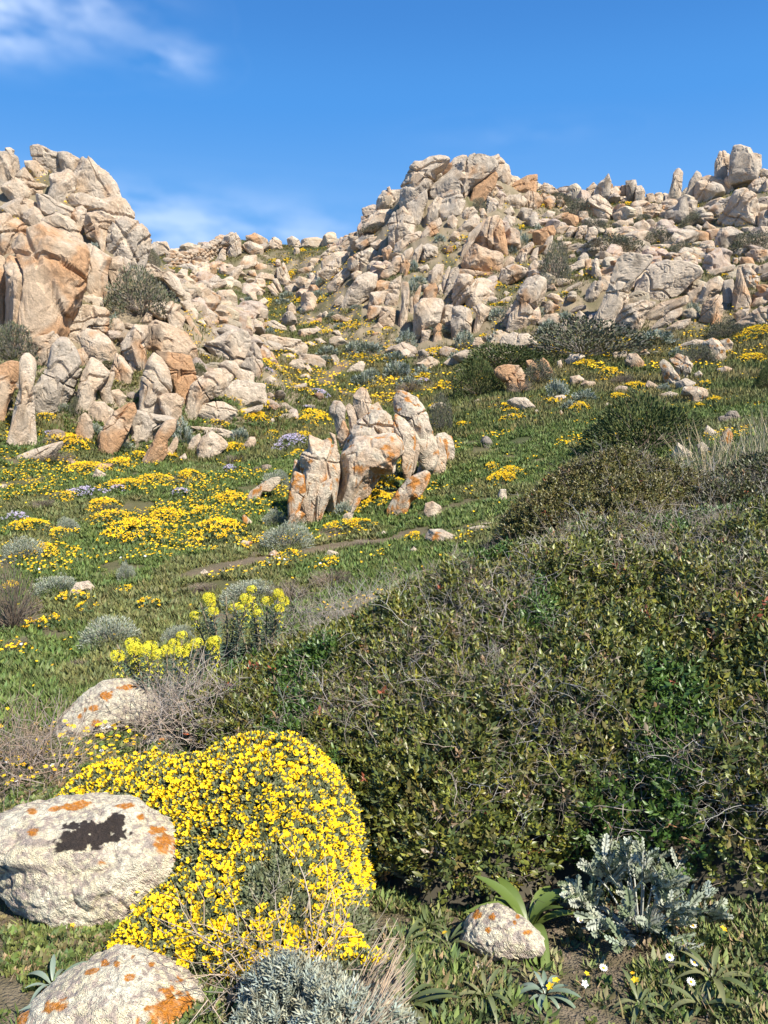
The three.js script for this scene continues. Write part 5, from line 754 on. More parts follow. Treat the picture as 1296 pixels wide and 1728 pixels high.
function soilColor(x, z, slope, pd) {
  const n = fbm(x * 0.9, 1, z * 0.9, 3), f = fbm(x * 6, 5, z * 6, 3);
  let c = mix([0.12, 0.115, 0.04], [0.19, 0.15, 0.09], smooth(-0.15, 0.3, n + 0.5 * f));
  c = mix(c, [0.065, 0.085, 0.02], smooth(0.1, 0.35, fbm(x * 0.5, 9, z * 0.5, 2)));
  c = mix(c, mix([0.34, 0.27, 0.185], [0.14, 0.125, 0.06], smooth(-0.05, 0.25, fbm(x * 1.9, 17, z * 1.9, 3))), smooth(0.40, 0.62, slope + 0.25 * f) * 0.85);
  c = mix(c, mix([0.19, 0.125, 0.085], [0.30, 0.22, 0.15], smooth(-0.2, 0.3, f)), (1 - smooth(0.10, 0.36, pd + 0.25 * f + 0.12 * n)) * 0.75 * smooth(-0.2, 0.2, fbm(x * 0.7, 41, z * 0.7, 2)));
  if (z > -3.4) c = mix(c, mix([0.13, 0.10, 0.06], [0.27, 0.21, 0.16], smooth(0, 0.35, fbm(x * 14, 2, z * 14, 3))), 0.7);
  return c;
}
// tileable grain of soil and granite
function grain(size, seed, lo, hi, cells) {
  const rnd = chance(seed), d = new Uint8Array(size * size * 4), layers = cells.map((n) => { const a = new Float32Array(n * n); for (let i = 0; i < n * n; i++) a[i] = rnd(); return [n, a]; });
  for (let y = 0; y < size; y++) for (let x = 0; x < size; x++) {
    let v = 0, tw = 0;
    layers.forEach(([n, a], k) => {
      const fx = x / size * n, fy = y / size * n, ix = Math.floor(fx), iy = Math.floor(fy), tx = smooth(0, 1, fx - ix), ty = smooth(0, 1, fy - iy), g = (i, j) => a[((j + n) % n) * n + ((i + n) % n)];
      v += (g(ix, iy) * (1 - tx) * (1 - ty) + g(ix + 1, iy) * tx * (1 - ty) + g(ix, iy + 1) * (1 - tx) * ty + g(ix + 1, iy + 1) * tx * ty); tw += 1;
    });
    v = clamp((v / tw - 0.5) * 2.1 + 0.5); const s = Math.round(255 * (lo + (hi - lo) * v)), o = (y * size + x) * 4;
    d[o] = s; d[o + 1] = s; d[o + 2] = s; d[o + 3] = 255;
  }
  const t = new THREE.DataTexture(d, size, size); t.wrapS = t.wrapT = THREE.RepeatWrapping; t.magFilter = THREE.LinearFilter; t.minFilter = THREE.LinearMipmapLinearFilter; t.generateMipmaps = true; t.needsUpdate = true;
  return t;
}
const graniteMap = grain(1024, 5, 0.6, 1, [29, 97, 211, 397]); graniteMap.colorSpace = THREE.NoColorSpace;
const graniteBump = grain(1024, 8, 0, 1, [41, 131, 307]);
const fineMap = graniteMap.clone(); fineMap.repeat.set(3, 3); const fineBump = graniteBump.clone(); fineBump.repeat.set(3, 3);
const soilMap = grain(1024, 11, 0.7, 1, [37, 113, 283, 463]);
const soilBump = grain(1024, 12, 0, 1, [53, 151, 333]);
const M = {
  granite: new THREE.MeshStandardMaterial({ name: 'granite', vertexColors: true, flatShading: true, roughness: 0.92, map: graniteMap, bumpMap: graniteBump, bumpScale: 0.012 }),
  crust: new THREE.MeshStandardMaterial({ name: 'crusted_granite', vertexColors: true, roughness: 0.95, map: fineMap, bumpMap: fineBump, bumpScale: 0.006 }),
  soil: new THREE.MeshStandardMaterial({ name: 'soil', vertexColors: true, roughness: 1, map: soilMap, bumpMap: soilBump, bumpScale: 0.008 }),
  leaf: new THREE.MeshStandardMaterial({ name: 'leaf', vertexColors: true, roughness: 0.75, side: THREE.DoubleSide }),
  gloss: new THREE.MeshStandardMaterial({ name: 'glossy_leaf', vertexColors: true, roughness: 0.42, side: THREE.DoubleSide }),
  petal: new THREE.MeshStandardMaterial({ name: 'petal', vertexColors: true, roughness: 0.8, side: THREE.DoubleSide }),
  twig: new THREE.MeshStandardMaterial({ name: 'twig', vertexColors: true, roughness: 0.9 }),
};
{
  const gx = [], gz = [], NX = 300, NZ = 340;
  for (let i = 0; i <= NX; i++) { const s = i / NX * 2 - 1; gx.push(75 * Math.sinh(4.6 * s) / Math.sinh(4.6)); }
  for (let j = 0; j <= NZ; j++) { const s = j / NZ; gz.push(s < 0.16 ? 22 - 23.2 * (s / 0.16) ** 0.6 : -1.2 - 110 * Math.sinh(4.4 * (s - 0.16) / 0.84) / Math.sinh(4.4)); }
  const pos = [], col = [], uv = [], idx = [];
  for (const z of gz) for (const x of gx) {
    const s = slopeAt(x, z), m = Math.hypot(...s);
    pos.push(x, tps(x, z) + micro(x, z, m), z); uv.push(x / 1.3 + 0.11 * z, z / 1.3 - 0.07 * x); col.push(...soilColor(x, z, m, pathDist(x, z)));
  }
  for (let j = 0; j < NZ; j++) for (let i = 0; i < NX; i++) { const a = j * (NX + 1) + i, b = a + 1, c = a + NX + 1, d = c + 1; idx.push(a, b, c, b, d, c); }
  const g = new THREE.BufferGeometry();
  g.setAttribute('position', new THREE.Float32BufferAttribute(pos, 3)); g.setAttribute('uv', new THREE.Float32BufferAttribute(uv, 2)); g.setAttribute('color', new THREE.Float32BufferAttribute(col, 3)); g.setIndex(idx); g.computeVertexNormals();
  const hill = new THREE.Mesh(g, M.soil); hill.name = 'hillside'; hill.userData = { kind: 'structure', label: 'grassy hillside rising to a rocky ridge', category: 'hillside' }; scene.add(hill);
}

// ---------------------------------------------------------------- naming
const taken = new Map();
const numbered = (n) => { const k = taken.get(n) ?? 0; taken.set(n, k + 1); return k ? n + '_' + String(k).padStart(3, '0') : n; };
function tag(o, name, label, category, group, kind) { o.name = numbered(name); o.userData = { label, category }; if (group) o.userData.group = group; if (kind) o.userData.kind = kind; scene.add(o); return o; }
function part(parent, geo, mat, name, kind, label) { const m = new THREE.Mesh(geo, mat); m.name = name; if (kind) m.userData.kind = kind; if (label) m.userData.label = label; parent.add(m); return m; }

// ---------------------------------------------------------------- granite
let heap = 0; const taken0 = () => (heap++ ? '_' + String(heap - 1).padStart(3, '0') : '');
const balls = new Map();
function ball(detail) {
  if (!balls.has(detail)) { const g = new THREE.IcosahedronGeometry(1, detail); g.deleteAttribute('uv'); g.deleteAttribute('normal'); balls.set(detail, mergeVertices(g, 1e-5)); }
  return balls.get(detail);
}
const TONES = {  // share of grey, of rust, of brown stain, of pale
  t: [0.20, 0.20, 0.08, 0.42], g: [0.58, 0.10, 0.12, 0.32], o: [0.16, 0.42, 0.08, 0.15], O: [0.10, 0.66, 0.14, 0.08], p: [0.28, 0.06, 0.02, 0.80], w: [0.45, 0.0, 0.0, 0.95], d: [0.9, 0.04, 0.45, 0.0], s: [0.35, 0.28, 0.40, 0.15], L: [0.25, 0.2, 0.06, 0.4], M: [0.2, 0.3, 0.05, 0.35], F: [0.3, 0.05, 0.02, 0.8],
};
function graniteColor(x, y, z, tone, seed) {
  const [g, o, b, p] = TONES[tone], s = seed * 3.17, f = 1;
  const n1 = fbm(x * 0.8 + s, y * 0.8, z * 0.8, 4), n2 = fbm(x * 1.1, y * 1.1 + s, z * 1.1, 4), n3 = fbm(x * 1.3, y * 0.7, z * 1.3 + s, 4), n4 = fbm(x * 2.6 + s, y * 1.6 - s, z * 2.6, 4);
  let c = [0.66, 0.495, 0.345];
  c = mix(c, [0.56, 0.475, 0.38], smooth(0.28, -0.12, n1 + 0.55 - g));
  c = mix(c, [0.74, 0.615, 0.475], smooth(0.32, 0.0, n4 + 0.55 - p) * 0.85);
  c = mix(c, [0.60, 0.335, 0.165], smooth(0.30, 0.02, n2 + 0.62 - o) * 0.85);
  c = mix(c, [0.20, 0.155, 0.11], smooth(0.26, 0.02, n3 + 0.60 - b) * 0.75);
  if (tone === 'L' || tone === 'M') {
    const e = fbm(x * 7 + s, y * 7, z * 7, 4), w = fbm(x * 6, y * 6 + s, z * 6, 4);
    c = mix(c, [0.70, 0.62, 0.48], smooth(0.05, 0.16, w) * 0.7);
    c = mix(c, [0.60, 0.235, 0.035], smooth(0, 0.07, e + (tone === 'M' ? 0.05 : -0.17)) * 0.92);
  }
  const j = 1 + 0.22 * noise(x * 17, y * 17, z * 17) + 0.14 * noise(x * 41, y * 41, z * 41);
  return [c[0] * j, c[1] * j, c[2] * j];
}
function crustColor(x, y, z, u, v, spots, seed) {
  const f1 = fbm(x * 42, y * 42, z * 42, 3), f2 = fbm(x * 110 + 5, y * 110, z * 110, 2), f3 = fbm(x * 6 + seed, y * 6, z * 6, 3);
  let c = mix([0.62, 0.50, 0.41], [0.42, 0.36, 0.31], smooth(-0.25, 0.25, f2));
  c = mix(c, mix([0.80, 0.71, 0.49], [0.82, 0.75, 0.58], smooth(-0.2, 0.2, f3)), smooth(-0.16, 0.08, f1 + 0.5 * f3 + 0.4 * f2 + 0.05) * 0.95);
  for (const [k, su, sv, ru, rv] of spots) {
    const q = Math.hypot((u - su) / ru, (v - sv) / rv) + 1.5 * fbm(x * 17, y * 17 + k, z * 17, 4) + 0.7 * f1;
    if (k === 0) c = mix(c, mix([0.66, 0.245, 0.02], [0.55, 0.19, 0.015], smooth(-0.2, 0.3, f2)), smooth(1.0, 0.86, q) * (0.72 + 0.28 * smooth(0.25, -0.05, f2)));
    else c = mix(c, [0.045, 0.032, 0.026], smooth(0.98, 0.92, q) * smooth(0.42, 0.34, f1));
  }
  const j = 1 + 0.35 * f2 + 0.2 * f1; return [c[0] * j, c[1] * j, c[2] * j];
}
function rockGeometry(outline, t, tone, seed, detail, o = {}) {
  const rnd = chance(seed * 7919 + 13), n = outline.length / 2, P = [];
  for (let i = 0; i < n; i++) P.push([outline[2 * i] / 100, outline[2 * i + 1] / 100]);
  const N = 128, R = new Float32Array(N);
  for (let k = 0; k < N; k++) {
    const a = k / N * 2 * Math.PI, cx = Math.cos(a), cy = Math.sin(a); let best = 0.02;
    for (let i = 0; i < n; i++) {
      const [x0, y0] = P[i], [x1, y1] = P[(i + 1) % n], ex = x1 - x0, ey = y1 - y0, det = cx * -ey + cy * ex; if (Math.abs(det) < 1e-9) continue;
      const r = (x0 * -ey + y0 * ex) / det, s = (cx * y0 - cy * x0) / det; if (r > best && s >= -1e-6 && s <= 1 + 1e-6) best = r;
    }
    R[k] = best;
  }
  const S = R.map((_, k) => (R[(k + N - 1) % N] + 2 * R[k] + R[(k + 1) % N]) / 4 * (o.swell ?? 1.13));
  const radius = (a) => { const f = ((a / (2 * Math.PI)) % 1 + 1) % 1 * N, i = Math.floor(f) % N, w = f - Math.floor(f); return S[i] * (1 - w) + S[(i + 1) % N] * w; };
  let ru = 0, rv = 0; for (const [x, y] of P) { ru = Math.max(ru, Math.abs(x)); rv = Math.max(rv, Math.abs(y)); }
  const size = Math.min(ru, rv, t * 1.6), b = ball(detail), src = b.attributes.position, pos = new Float32Array(src.count * 3), col = new Float32Array(src.count * 3), uv = new Float32Array(src.count * 2);
  const e = o.round ? 2.0 / 2.2 : 2 / (2.8 + 1.4 * rnd()), planes = [], joints = [], pits = [];
  for (let k = 0, m = o.round ? 4 : 11 + Math.floor(rnd() * 5); k < m; k++) {
    const a = rnd() * 2 * Math.PI, z = k % 5 === 4 ? -0.5 : rnd() * 1.05 - 0.1, h = Math.sqrt(Math.max(0, 1 - z * z));
    planes.push([Math.cos(a) * h, Math.sin(a) * h, z, (o.round ? 0.86 : 0.74) + 0.18 * rnd() + 0.14 * h * h]);
  }
  const big = Math.max(ru, rv) > 0.42 && !o.round;
  if (big) for (let k = 0, m = rnd() < 0.75 ? 1 + Math.floor(rnd() * 2) : 0; k < m; k++) { const a = rnd() * Math.PI; const nx = Math.cos(a), ny = Math.sin(a), nz = 0.35 * (rnd() - 0.5), c = (rnd() - 0.5) * 0.8, w = 0.03 + 0.02 * rnd(); joints.push([nx, ny, nz, c, w]); if (rnd() < 0.3) joints.push([nx, ny, nz, c + (c > 0 ? -1 : 1) * (0.35 + 0.3 * rnd()), w]); }
  if (big) for (let k = 0, m = rnd() < 0.25 && Math.max(ru, rv) < 0.8 ? 1 : 0; k < m; k++) { const a = rnd() * 2 * Math.PI, r = rnd() * 0.55; pits.push([Math.cos(a) * r, Math.sin(a) * r, 0.12 + 0.16 * rnd()]); }
  const [bx, by, bz] = [rnd() * 50, rnd() * 50, rnd() * 50];
  for (let i = 0; i < src.count; i++) {
    const dx = src.getX(i), dy = src.getY(i), dz = src.getZ(i), rho = Math.hypot(dx, dy), a = Math.atan2(dy, dx);
    const rr = Math.pow(rho, e), rad = radius(a);
    let q = [Math.cos(a) * rr, Math.sin(a) * rr, Math.sign(dz) * Math.pow(Math.abs(dz), e)];   // on the unit block, where the facets are cut
    for (const [nx, ny, nz, c] of planes) { const d = q[0] * nx + q[1] * ny + q[2] * nz - c; if (d > 0) { q[0] -= nx * d; q[1] -= ny * d; q[2] -= nz * d; } }
    let x = q[0] * rad, y = q[1] * rad, z = q[2] * t;
    const sx = x / size + bx, sy = y / size + by, sz = z / size + bz;
    let disp = size * (0.07 * fbm(sx * 0.8, sy * 0.8, sz * 0.8, 2) + 0.06 * fbm(sx * 2.6, sy * 2.6, sz * 2.6, 3) + 0.03 * fbm(sx * 8, sy * 8, sz * 8, 2));
    const ridge = 1 - Math.abs(fbm(sx * 0.9 + 20, sy * 0.9, sz * 0.9, 3)) * 20; if (ridge > 0) disp -= size * 0.05 * ridge;
    for (const [nx, ny, nz, c, w] of joints) { const d = Math.abs(q[0] * nx + q[1] * ny + q[2] * nz - c + 0.045 * noise(sx * 1.2, sy * 1.2, sz)); disp -= size * 0.13 * smooth(w * 1.8, w * 0.5, d); }
    if (dz > 0) for (const [px, py, pr] of pits) { const d = Math.hypot(q[0] - px, (q[1] - py) * 1.5) / pr + 0.5 * fbm(sx * 2, sy * 2, sz * 2, 2); disp -= size * 0.16 * smooth(1.15, 0.4, d); }
    if (o.fine) disp += 0.006 * fbm(x * 14, y * 14 + bx, z * 14, 3) + 0.004 * noise(x * 60, y * 60, z * 60);
    const l = Math.hypot(q[0] / rad, q[1] / rad, q[2] / t) || 1;
    x += q[0] / rad / l * disp; y += q[1] / rad / l * disp; z += q[2] / t / l * disp;
    pos.set([x, y, z], 3 * i); uv.set([(x * 0.86 + z * 0.62) / 1.1 + bx, (y * 0.9 - z * 0.55 + x * 0.12) / 1.1 + by], 2 * i);
    const c = tone === 'F' ? crustColor(x + bx, y + by, z + bz, x, y, o.spots ?? [], seed) : graniteColor(x + bx, y + by, z + bz, tone, seed);
    col.set([clamp(c[0]), clamp(c[1]), clamp(c[2])], 3 * i);
  }
  const g = new THREE.BufferGeometry();
  g.setAttribute('position', new THREE.BufferAttribute(pos, 3)); g.setAttribute('color', new THREE.BufferAttribute(col, 3)); g.setAttribute('uv', new THREE.BufferAttribute(uv, 2)); g.setIndex(b.index); g.computeVertexNormals();
  return g;
}
// loose rubble that fills the steep slopes between the named rocks: nobody could count it
{
  const rnd = chance(77), shapes = [];
  for (let k = 0; k < 7; k++) { const o = []; for (let i = 0; i < 9; i++) { const a = i / 9 * 2 * Math.PI + 0.3 * rnd(), r = 60 + 60 * rnd(); o.push(Math.cos(a) * r * 1.3, Math.sin(a) * r); } shapes.push([rockGeometry(o, 0.6 + 0.4 * rnd(), 'togpttg'[k], 900 + k, 9), [], []]); }
  for (let i = 0; i < 120000; i++) {
    const z = -14 - 50 * rnd(), x = (rnd() * 2 - 1) * (0.72 * -z + 3), s = slopeAt(x, z), m = Math.hypot(...s), clump = fbm(x * 0.35, 2, z * 0.35, 2);
    if (pathDist(x, z) < 0.5 || (x < -5.6 && z > -28 && tps(x, z) > 5.2)) continue;
    const want = Math.min(1, smooth(0.36, 0.62, m + 0.35 * clump) + (z < -27 && x > 1.2 ? 0.32 + clump : 0) + (z < -33 && x < -3.2 ? 0.06 + clump : 0) + (z < -30 ? 0.05 : 0.004)); if (rnd() > want * 0.16 * (Math.abs(x + 1.9 + 0.16 * (-z - 30)) < 2.4 && z < -20 ? 0.13 : 1)) continue;
    const big = 0.08 + 0.40 * rnd() * rnd() * rnd() + 0.34 * smooth(-22, -30, z) * rnd() + 0.15 * smooth(0.4, 0.8, m) * rnd(), t = shapes[Math.floor(rnd() * 7)];
    let clash = false; for (const R of ROCKS) { const dx = x - R[2][0], dz = z - R[2][2]; if (Math.abs(dx) < 2.2 && Math.abs(dz) < 2.2) { let w = 0; for (let q = 0; q < R[7].length; q += 2) w = Math.max(w, Math.abs(R[7][q]) / 100); if (Math.abs(dx) < w * 0.8 + big * 0.9 && dz > -0.3 && dz < R[5] + big + 0.5) { clash = true; break; } } } if (clash) continue;
    const e = new THREE.Euler(0.5 * (rnd() - 0.5), rnd() * 6.3, 0.9 * (rnd() - 0.5));
    t[1].push(new THREE.Matrix4().compose(new THREE.Vector3(x, groundH(x, z) + big * 0.15, z), new THREE.Quaternion().setFromEuler(e), new THREE.Vector3(big * (0.8 + 0.9 * rnd()), big * (0.55 + 0.6 * rnd()), big)));
    const k = 0.85 + 0.3 * rnd(); t[2].push([k, k * (0.96 + 0.06 * rnd()), k * (0.92 + 0.12 * rnd())]);
  }
  for (const [g, m, c] of shapes) { const im = new THREE.InstancedMesh(g, M.granite, m.length); m.forEach((x, i) => im.setMatrixAt(i, x)); c.forEach((x, i) => im.setColorAt(i, new THREE.Color().setRGB(...x))); im.name = 'rubble' + (taken0(g)); im.userData = { kind: 'stuff', label: 'loose granite rubble scattered over the steep slopes', category: 'rubble' }; scene.add(im); }
}
const ROCK_GROUP = { stone: 'loose stones on the slopes', standing_rock: 'upright rocks of the outcrops', flat_rock: 'flat rock slabs of the outcrops', granite_block: 'blocks of the rocky outcrops', granite_boulder: 'boulders of the rocky outcrops', lichened_boulder: 'pale crusted boulders by the path' };
const ROCK_KIND = { stone: 'stone', standing_rock: 'rock pillar', flat_rock: 'rock slab', granite_block: 'rock block', granite_boulder: 'boulder', lichened_boulder: 'boulder' };
ROCKS.forEach(([name, label, at, yaw, pitch, t, tone, outline, detail, spots], i) => {
  const crust = tone === 'F';
  const g = rockGeometry(outline, t, tone, i + 1, detail, crust ? { round: true, fine: true, spots, swell: 1.12 } : {});
  const m = new THREE.Mesh(g, crust ? M.crust : M.granite);
  m.rotation.order = 'YXZ'; m.rotation.set(pitch, yaw, 0); m.position.set(...at);
  tag(m, name, label, ROCK_KIND[name], ROCK_GROUP[name]);
});

// ---------------------------------------------------------------- plant pieces
const leafShape = (l, w, fold = 0.25, droop = 0.1) => ({ p: [0, 0, 0, -w / 2, l * 0.5, fold * w, 0, l * 0.52, 0, w / 2, l * 0.5, fold * w, 0, l, -droop * l], f: [0, 2, 1, 0, 3, 2, 1, 2, 4, 2, 3, 4] });
const chipShape = (l, w) => ({ p: [0, 0, 0, -w / 2, l * 0.5, 0.2 * w, w / 2, l * 0.55, 0.2 * w, 0, l, 0], f: [0, 2, 1, 1, 2, 3] });
const bladeShape = (l, w, bend = 0.3) => ({ p: [-w / 2, 0, 0, w / 2, 0, 0, -w * 0.4, l * 0.55, bend * l * 0.3, w * 0.4, l * 0.55, bend * l * 0.3, 0, l, bend * l], f: [0, 1, 2, 1, 3, 2, 2, 3, 4] });
function lobedLeaf(l, w, lobes = 4) {
  const p = [0, 0, 0], f = []; const mid = [0];
  for (let k = 1; k <= lobes; k++) { p.push(0, l * k / (lobes + 0.4), 0.03 * l * Math.sin(k)); mid.push(p.length / 3 - 1); }
  for (let k = 0; k < lobes; k++) for (const s of [-1, 1]) {
    const y0 = l * (k + 0.45) / (lobes + 0.4), ww = w * 0.5 * (0.55 + 0.45 * Math.sin(Math.PI * (k + 1) / (lobes + 0.6))), b = p.length / 3;
    p.push(s * ww * 0.55, y0 - 0.02 * l, 0.08 * ww, s * ww, y0 + l * 0.07, 0.22 * ww, s * ww * 0.9, y0 + l * 0.16, 0.15 * ww, s * ww * 0.4, y0 + l * 0.14, 0.05 * ww);
    f.push(mid[k], b, mid[k + 1], b, b + 3, mid[k + 1], b, b + 1, b + 3, b + 1, b + 2, b + 3);
  }
  const b = p.length / 3, y = l * lobes / (lobes + 0.4);
  p.push(-w * 0.16, y + 0.02 * l, 0.01 * l, -w * 0.1, l * 1.04, 0, w * 0.1, l * 1.04, 0, w * 0.16, y + 0.02 * l, 0.01 * l); f.push(mid[lobes], b + 1, b, mid[lobes], b + 2, b + 1, mid[lobes], b + 3, b + 2);
  return { p, f };
}
const tubeShape = (pts, r0, r1, sides = 4) => {
  const p = [], f = [];
  pts.forEach((a, i) => {
    const t = new THREE.Vector3(...pts[Math.min(i + 1, pts.length - 1)]).sub(new THREE.Vector3(...pts[Math.max(i - 1, 0)])).normalize(), u = new THREE.Vector3(0.31, 0.2, 0.93).cross(t).normalize(), v = t.clone().cross(u), r = r0 + (r1 - r0) * i / (pts.length - 1);
    for (let k = 0; k < sides; k++) { const c = Math.cos(k / sides * 2 * Math.PI) * r, s = Math.sin(k / sides * 2 * Math.PI) * r; p.push(a[0] + u.x * c + v.x * s, a[1] + u.y * c + v.y * s, a[2] + u.z * c + v.z * s); }
    if (i) for (let k = 0; k < sides; k++) { const A = (i - 1) * sides + k, B = (i - 1) * sides + (k + 1) % sides; f.push(A, B, A + sides, B, B + sides, A + sides); }
  });
  return { p, f };
};
class Cloud {
  constructor() { this.p = []; this.c = []; this.f = []; this.v = new THREE.Vector3(); }
  add(shape, m, color) {
    const b = this.p.length / 3;
    for (let i = 0; i < shape.p.length; i += 3) { this.v.set(shape.p[i], shape.p[i + 1], shape.p[i + 2]); if (m) this.v.applyMatrix4(m); this.p.push(this.v.x, this.v.y, this.v.z); this.c.push(color[0], color[1], color[2]); }
    for (const k of shape.f) this.f.push(b + k);
    return this;
  }
  geometry() { const g = new THREE.BufferGeometry(); g.setAttribute('position', new THREE.Float32BufferAttribute(this.p, 3)); g.setAttribute('color', new THREE.Float32BufferAttribute(this.c, 3)); g.setIndex(this.f); g.computeVertexNormals(); return g; }
}
const _q = new THREE.Quaternion(), _q2 = new THREE.Quaternion(), _m = new THREE.Matrix4(), _d = new THREE.Vector3(), _s = new THREE.Vector3();
// y axis of the piece along dir, rolled about it
const aim = (pos, dir, roll, s) => { _d.copy(dir).normalize(); _q.setFromUnitVectors(up, _d); _q2.setFromAxisAngle(up, roll); return new THREE.Matrix4().compose(pos, _q.multiply(_q2), typeof s === 'number' ? _s.set(s, s, s) : _s.copy(s)); };
const V = (x, y, z) => new THREE.Vector3(x, y, z);
const vary = (c, rnd, a = 0.25) => { const k = 1 + a * (rnd() * 2 - 1), h = 0.10 * (rnd() * 2 - 1); return [c[0] * k * (1 + h), c[1] * k, c[2] * k * (1 - h)]; };
function scatter(name, geo, mat, mats, cols, parent, label, category) {
  const im = new THREE.InstancedMesh(geo, mat, mats.length); mats.forEach((m, i) => im.setMatrixAt(i, m));
  if (cols) cols.forEach((c, i) => im.setColorAt(i, new THREE.Color().setRGB(clamp(c[0], 0, 2), clamp(c[1], 0, 2), clamp(c[2], 0, 2))));
  if (parent) { im.name = name; im.userData.kind = 'stuff'; parent.add(im); } else tag(im, name, label, category, null, 'stuff');
  return im;
}
const WHITE = [1, 1, 1];

// dome-shaped bushes of unit radius, rooted at the origin
function domeBush(seed, o) {
  const rnd = chance(seed), c = new Cloud(), tw = new Cloud(), lump = (d) => 1 + 0.55 * fbm(d.x * 1.6 + seed, d.y * 1.6, d.z * 1.6, 3);
  for (let k = 0; k < o.count; k++) {
    const a = rnd() * 2 * Math.PI, y = rnd(), h = Math.sqrt(1 - y * y), d = V(Math.cos(a) * h, y, Math.sin(a) * h), r = lump(d) * (1 - 0.45 * rnd() * rnd());
    const dir = d.clone().add(V(rnd() - 0.5, rnd() * 0.6, rnd() - 0.5).multiplyScalar(o.spread)).normalize();
    const base = d.clone().multiplyScalar(r * (1 - o.len * 0.6)); base.y *= o.flat ?? 1;
    const shape = o.shapes[Math.floor(rnd() * o.shapes.length)], col = vary(o.colors[Math.floor(rnd() * o.colors.length)], rnd);
    c.add(shape, aim(base, dir, rnd() * 6.3, 0.7 + 0.6 * rnd()), col);
  }
  for (let k = 0; k < o.twigs; k++) {
    const a = rnd() * 2 * Math.PI, y = 0.15 + 0.8 * rnd(), h = Math.sqrt(1 - y * y), d = V(Math.cos(a) * h, y, Math.sin(a) * h), e = d.clone().multiplyScalar(lump(d) * (o.reach ?? 1.0)); e.y *= o.flat ?? 1;
    const m1 = e.clone().multiplyScalar(0.5).add(V(rnd() - 0.5, rnd() - 0.3, rnd() - 0.5).multiplyScalar(0.2));
    tw.add(tubeShape([[0.1 * (rnd() - 0.5), 0, 0.1 * (rnd() - 0.5)], m1.toArray(), e.toArray()], o.twigR ?? 0.012, 0.005, 3), null, vary(o.twigColor, rnd));
  }
  return { leaves: c.geometry(), twigs: o.twigs ? tw.geometry() : null };
}
const KINDS = {
  silver: { count: 300, spread: 0.9, len: 0.26, flat: 0.9, shapes: [lobedLeaf(0.30, 0.19, 2), lobedLeaf(0.24, 0.16, 2)], colors: [[0.33, 0.37, 0.30], [0.26, 0.305, 0.24], [0.40, 0.43, 0.36], [0.12, 0.16, 0.09]], twigs: 10, twigColor: [0.25, 0.22, 0.18], cat: 'bush', name: 'silver_bush', group: 'silver-grey bushes among the rocks', mat: M.leaf },
  shrub: { count: 4200, spread: 1.3, len: 0.08, flat: 1, shapes: [chipShape(0.075, 0.032), chipShape(0.06, 0.026)], colors: [[0.105, 0.12, 0.065], [0.08, 0.095, 0.045], [0.15, 0.15, 0.10], [0.17, 0.15, 0.12]], twigs: 70, reach: 0.99, twigR: 0.008, twigColor: [0.20, 0.175, 0.15], cat: 'bush', name: 'thorn_bush', group: 'dark thorn bushes on the slopes', mat: M.leaf },
  juniper: { count: 6500, spread: 1.0, len: 0.1, flat: 1, shapes: [chipShape(0.085, 0.026), chipShape(0.07, 0.022)], colors: [[0.055, 0.085, 0.018], [0.075, 0.10, 0.022], [0.035, 0.06, 0.014], [0.11, 0.12, 0.03]], twigs: 26, twigColor: [0.16, 0.12, 0.09], cat: 'bush', name: 'juniper_bush', group: 'green junipers on the slope', mat: M.leaf },
  cushion: { count: 4000, spread: 0.8, len: 0.14, flat: 1, shapes: [chipShape(0.11, 0.024), chipShape(0.09, 0.02)], colors: [[0.33, 0.355, 0.275], [0.25, 0.285, 0.21], [0.39, 0.41, 0.33], [0.18, 0.205, 0.14]], twigs: 20, twigColor: [0.26, 0.23, 0.2], cat: 'cushion plant', name: 'cushion_plant', group: 'silver cushion plants on the meadow', mat: M.leaf },
  dry: { count: 420, spread: 1.2, len: 0.1, flat: 1, shapes: [leafShape(0.09, 0.025)], colors: [[0.17, 0.13, 0.085], [0.12, 0.11, 0.05], [0.20, 0.15, 0.11]], twigs: 260, reach: 1.06, twigR: 0.011, twigColor: [0.22, 0.175, 0.135], cat: 'dry bush', name: 'dry_bush', group: 'dry brown bushes on the meadow', mat: M.leaf },
};
const protos = {};
for (const k in KINDS) {
  protos[k] = [0, 1, 2].map((v) => {
    const g = domeBush(101 + v * 17 + k.length * 31, KINDS[k]), root = new THREE.Group();
    part(root, g.leaves, KINDS[k].mat, 'foliage', 'stuff'); if (g.twigs) part(root, g.twigs, M.twig, 'branches', 'stuff');
    return root;
  });
}
const flowerShape = (n, r, lift) => { const p = [], f = []; for (let k = 0; k < n; k++) { const a = k / n * 2 * Math.PI, b = p.length / 3, c = Math.cos(a), s = Math.sin(a), c1 = Math.cos(a + 0.5), s1 = Math.sin(a + 0.5), c2 = Math.cos(a - 0.5), s2 = Math.sin(a - 0.5); p.push(0, 0, 0, c2 * r * 0.7, lift, s2 * r * 0.7, c * r, lift * 0.8, s * r, c1 * r * 0.7, lift, s1 * r * 0.7); f.push(b, b + 2, b + 1, b, b + 3, b + 2); } return { p, f }; };
const SMALL_FLOWER = flowerShape(3, 1, 0.7), CLOVER = leafShape(1, 0.8, 0.2, 0.2);
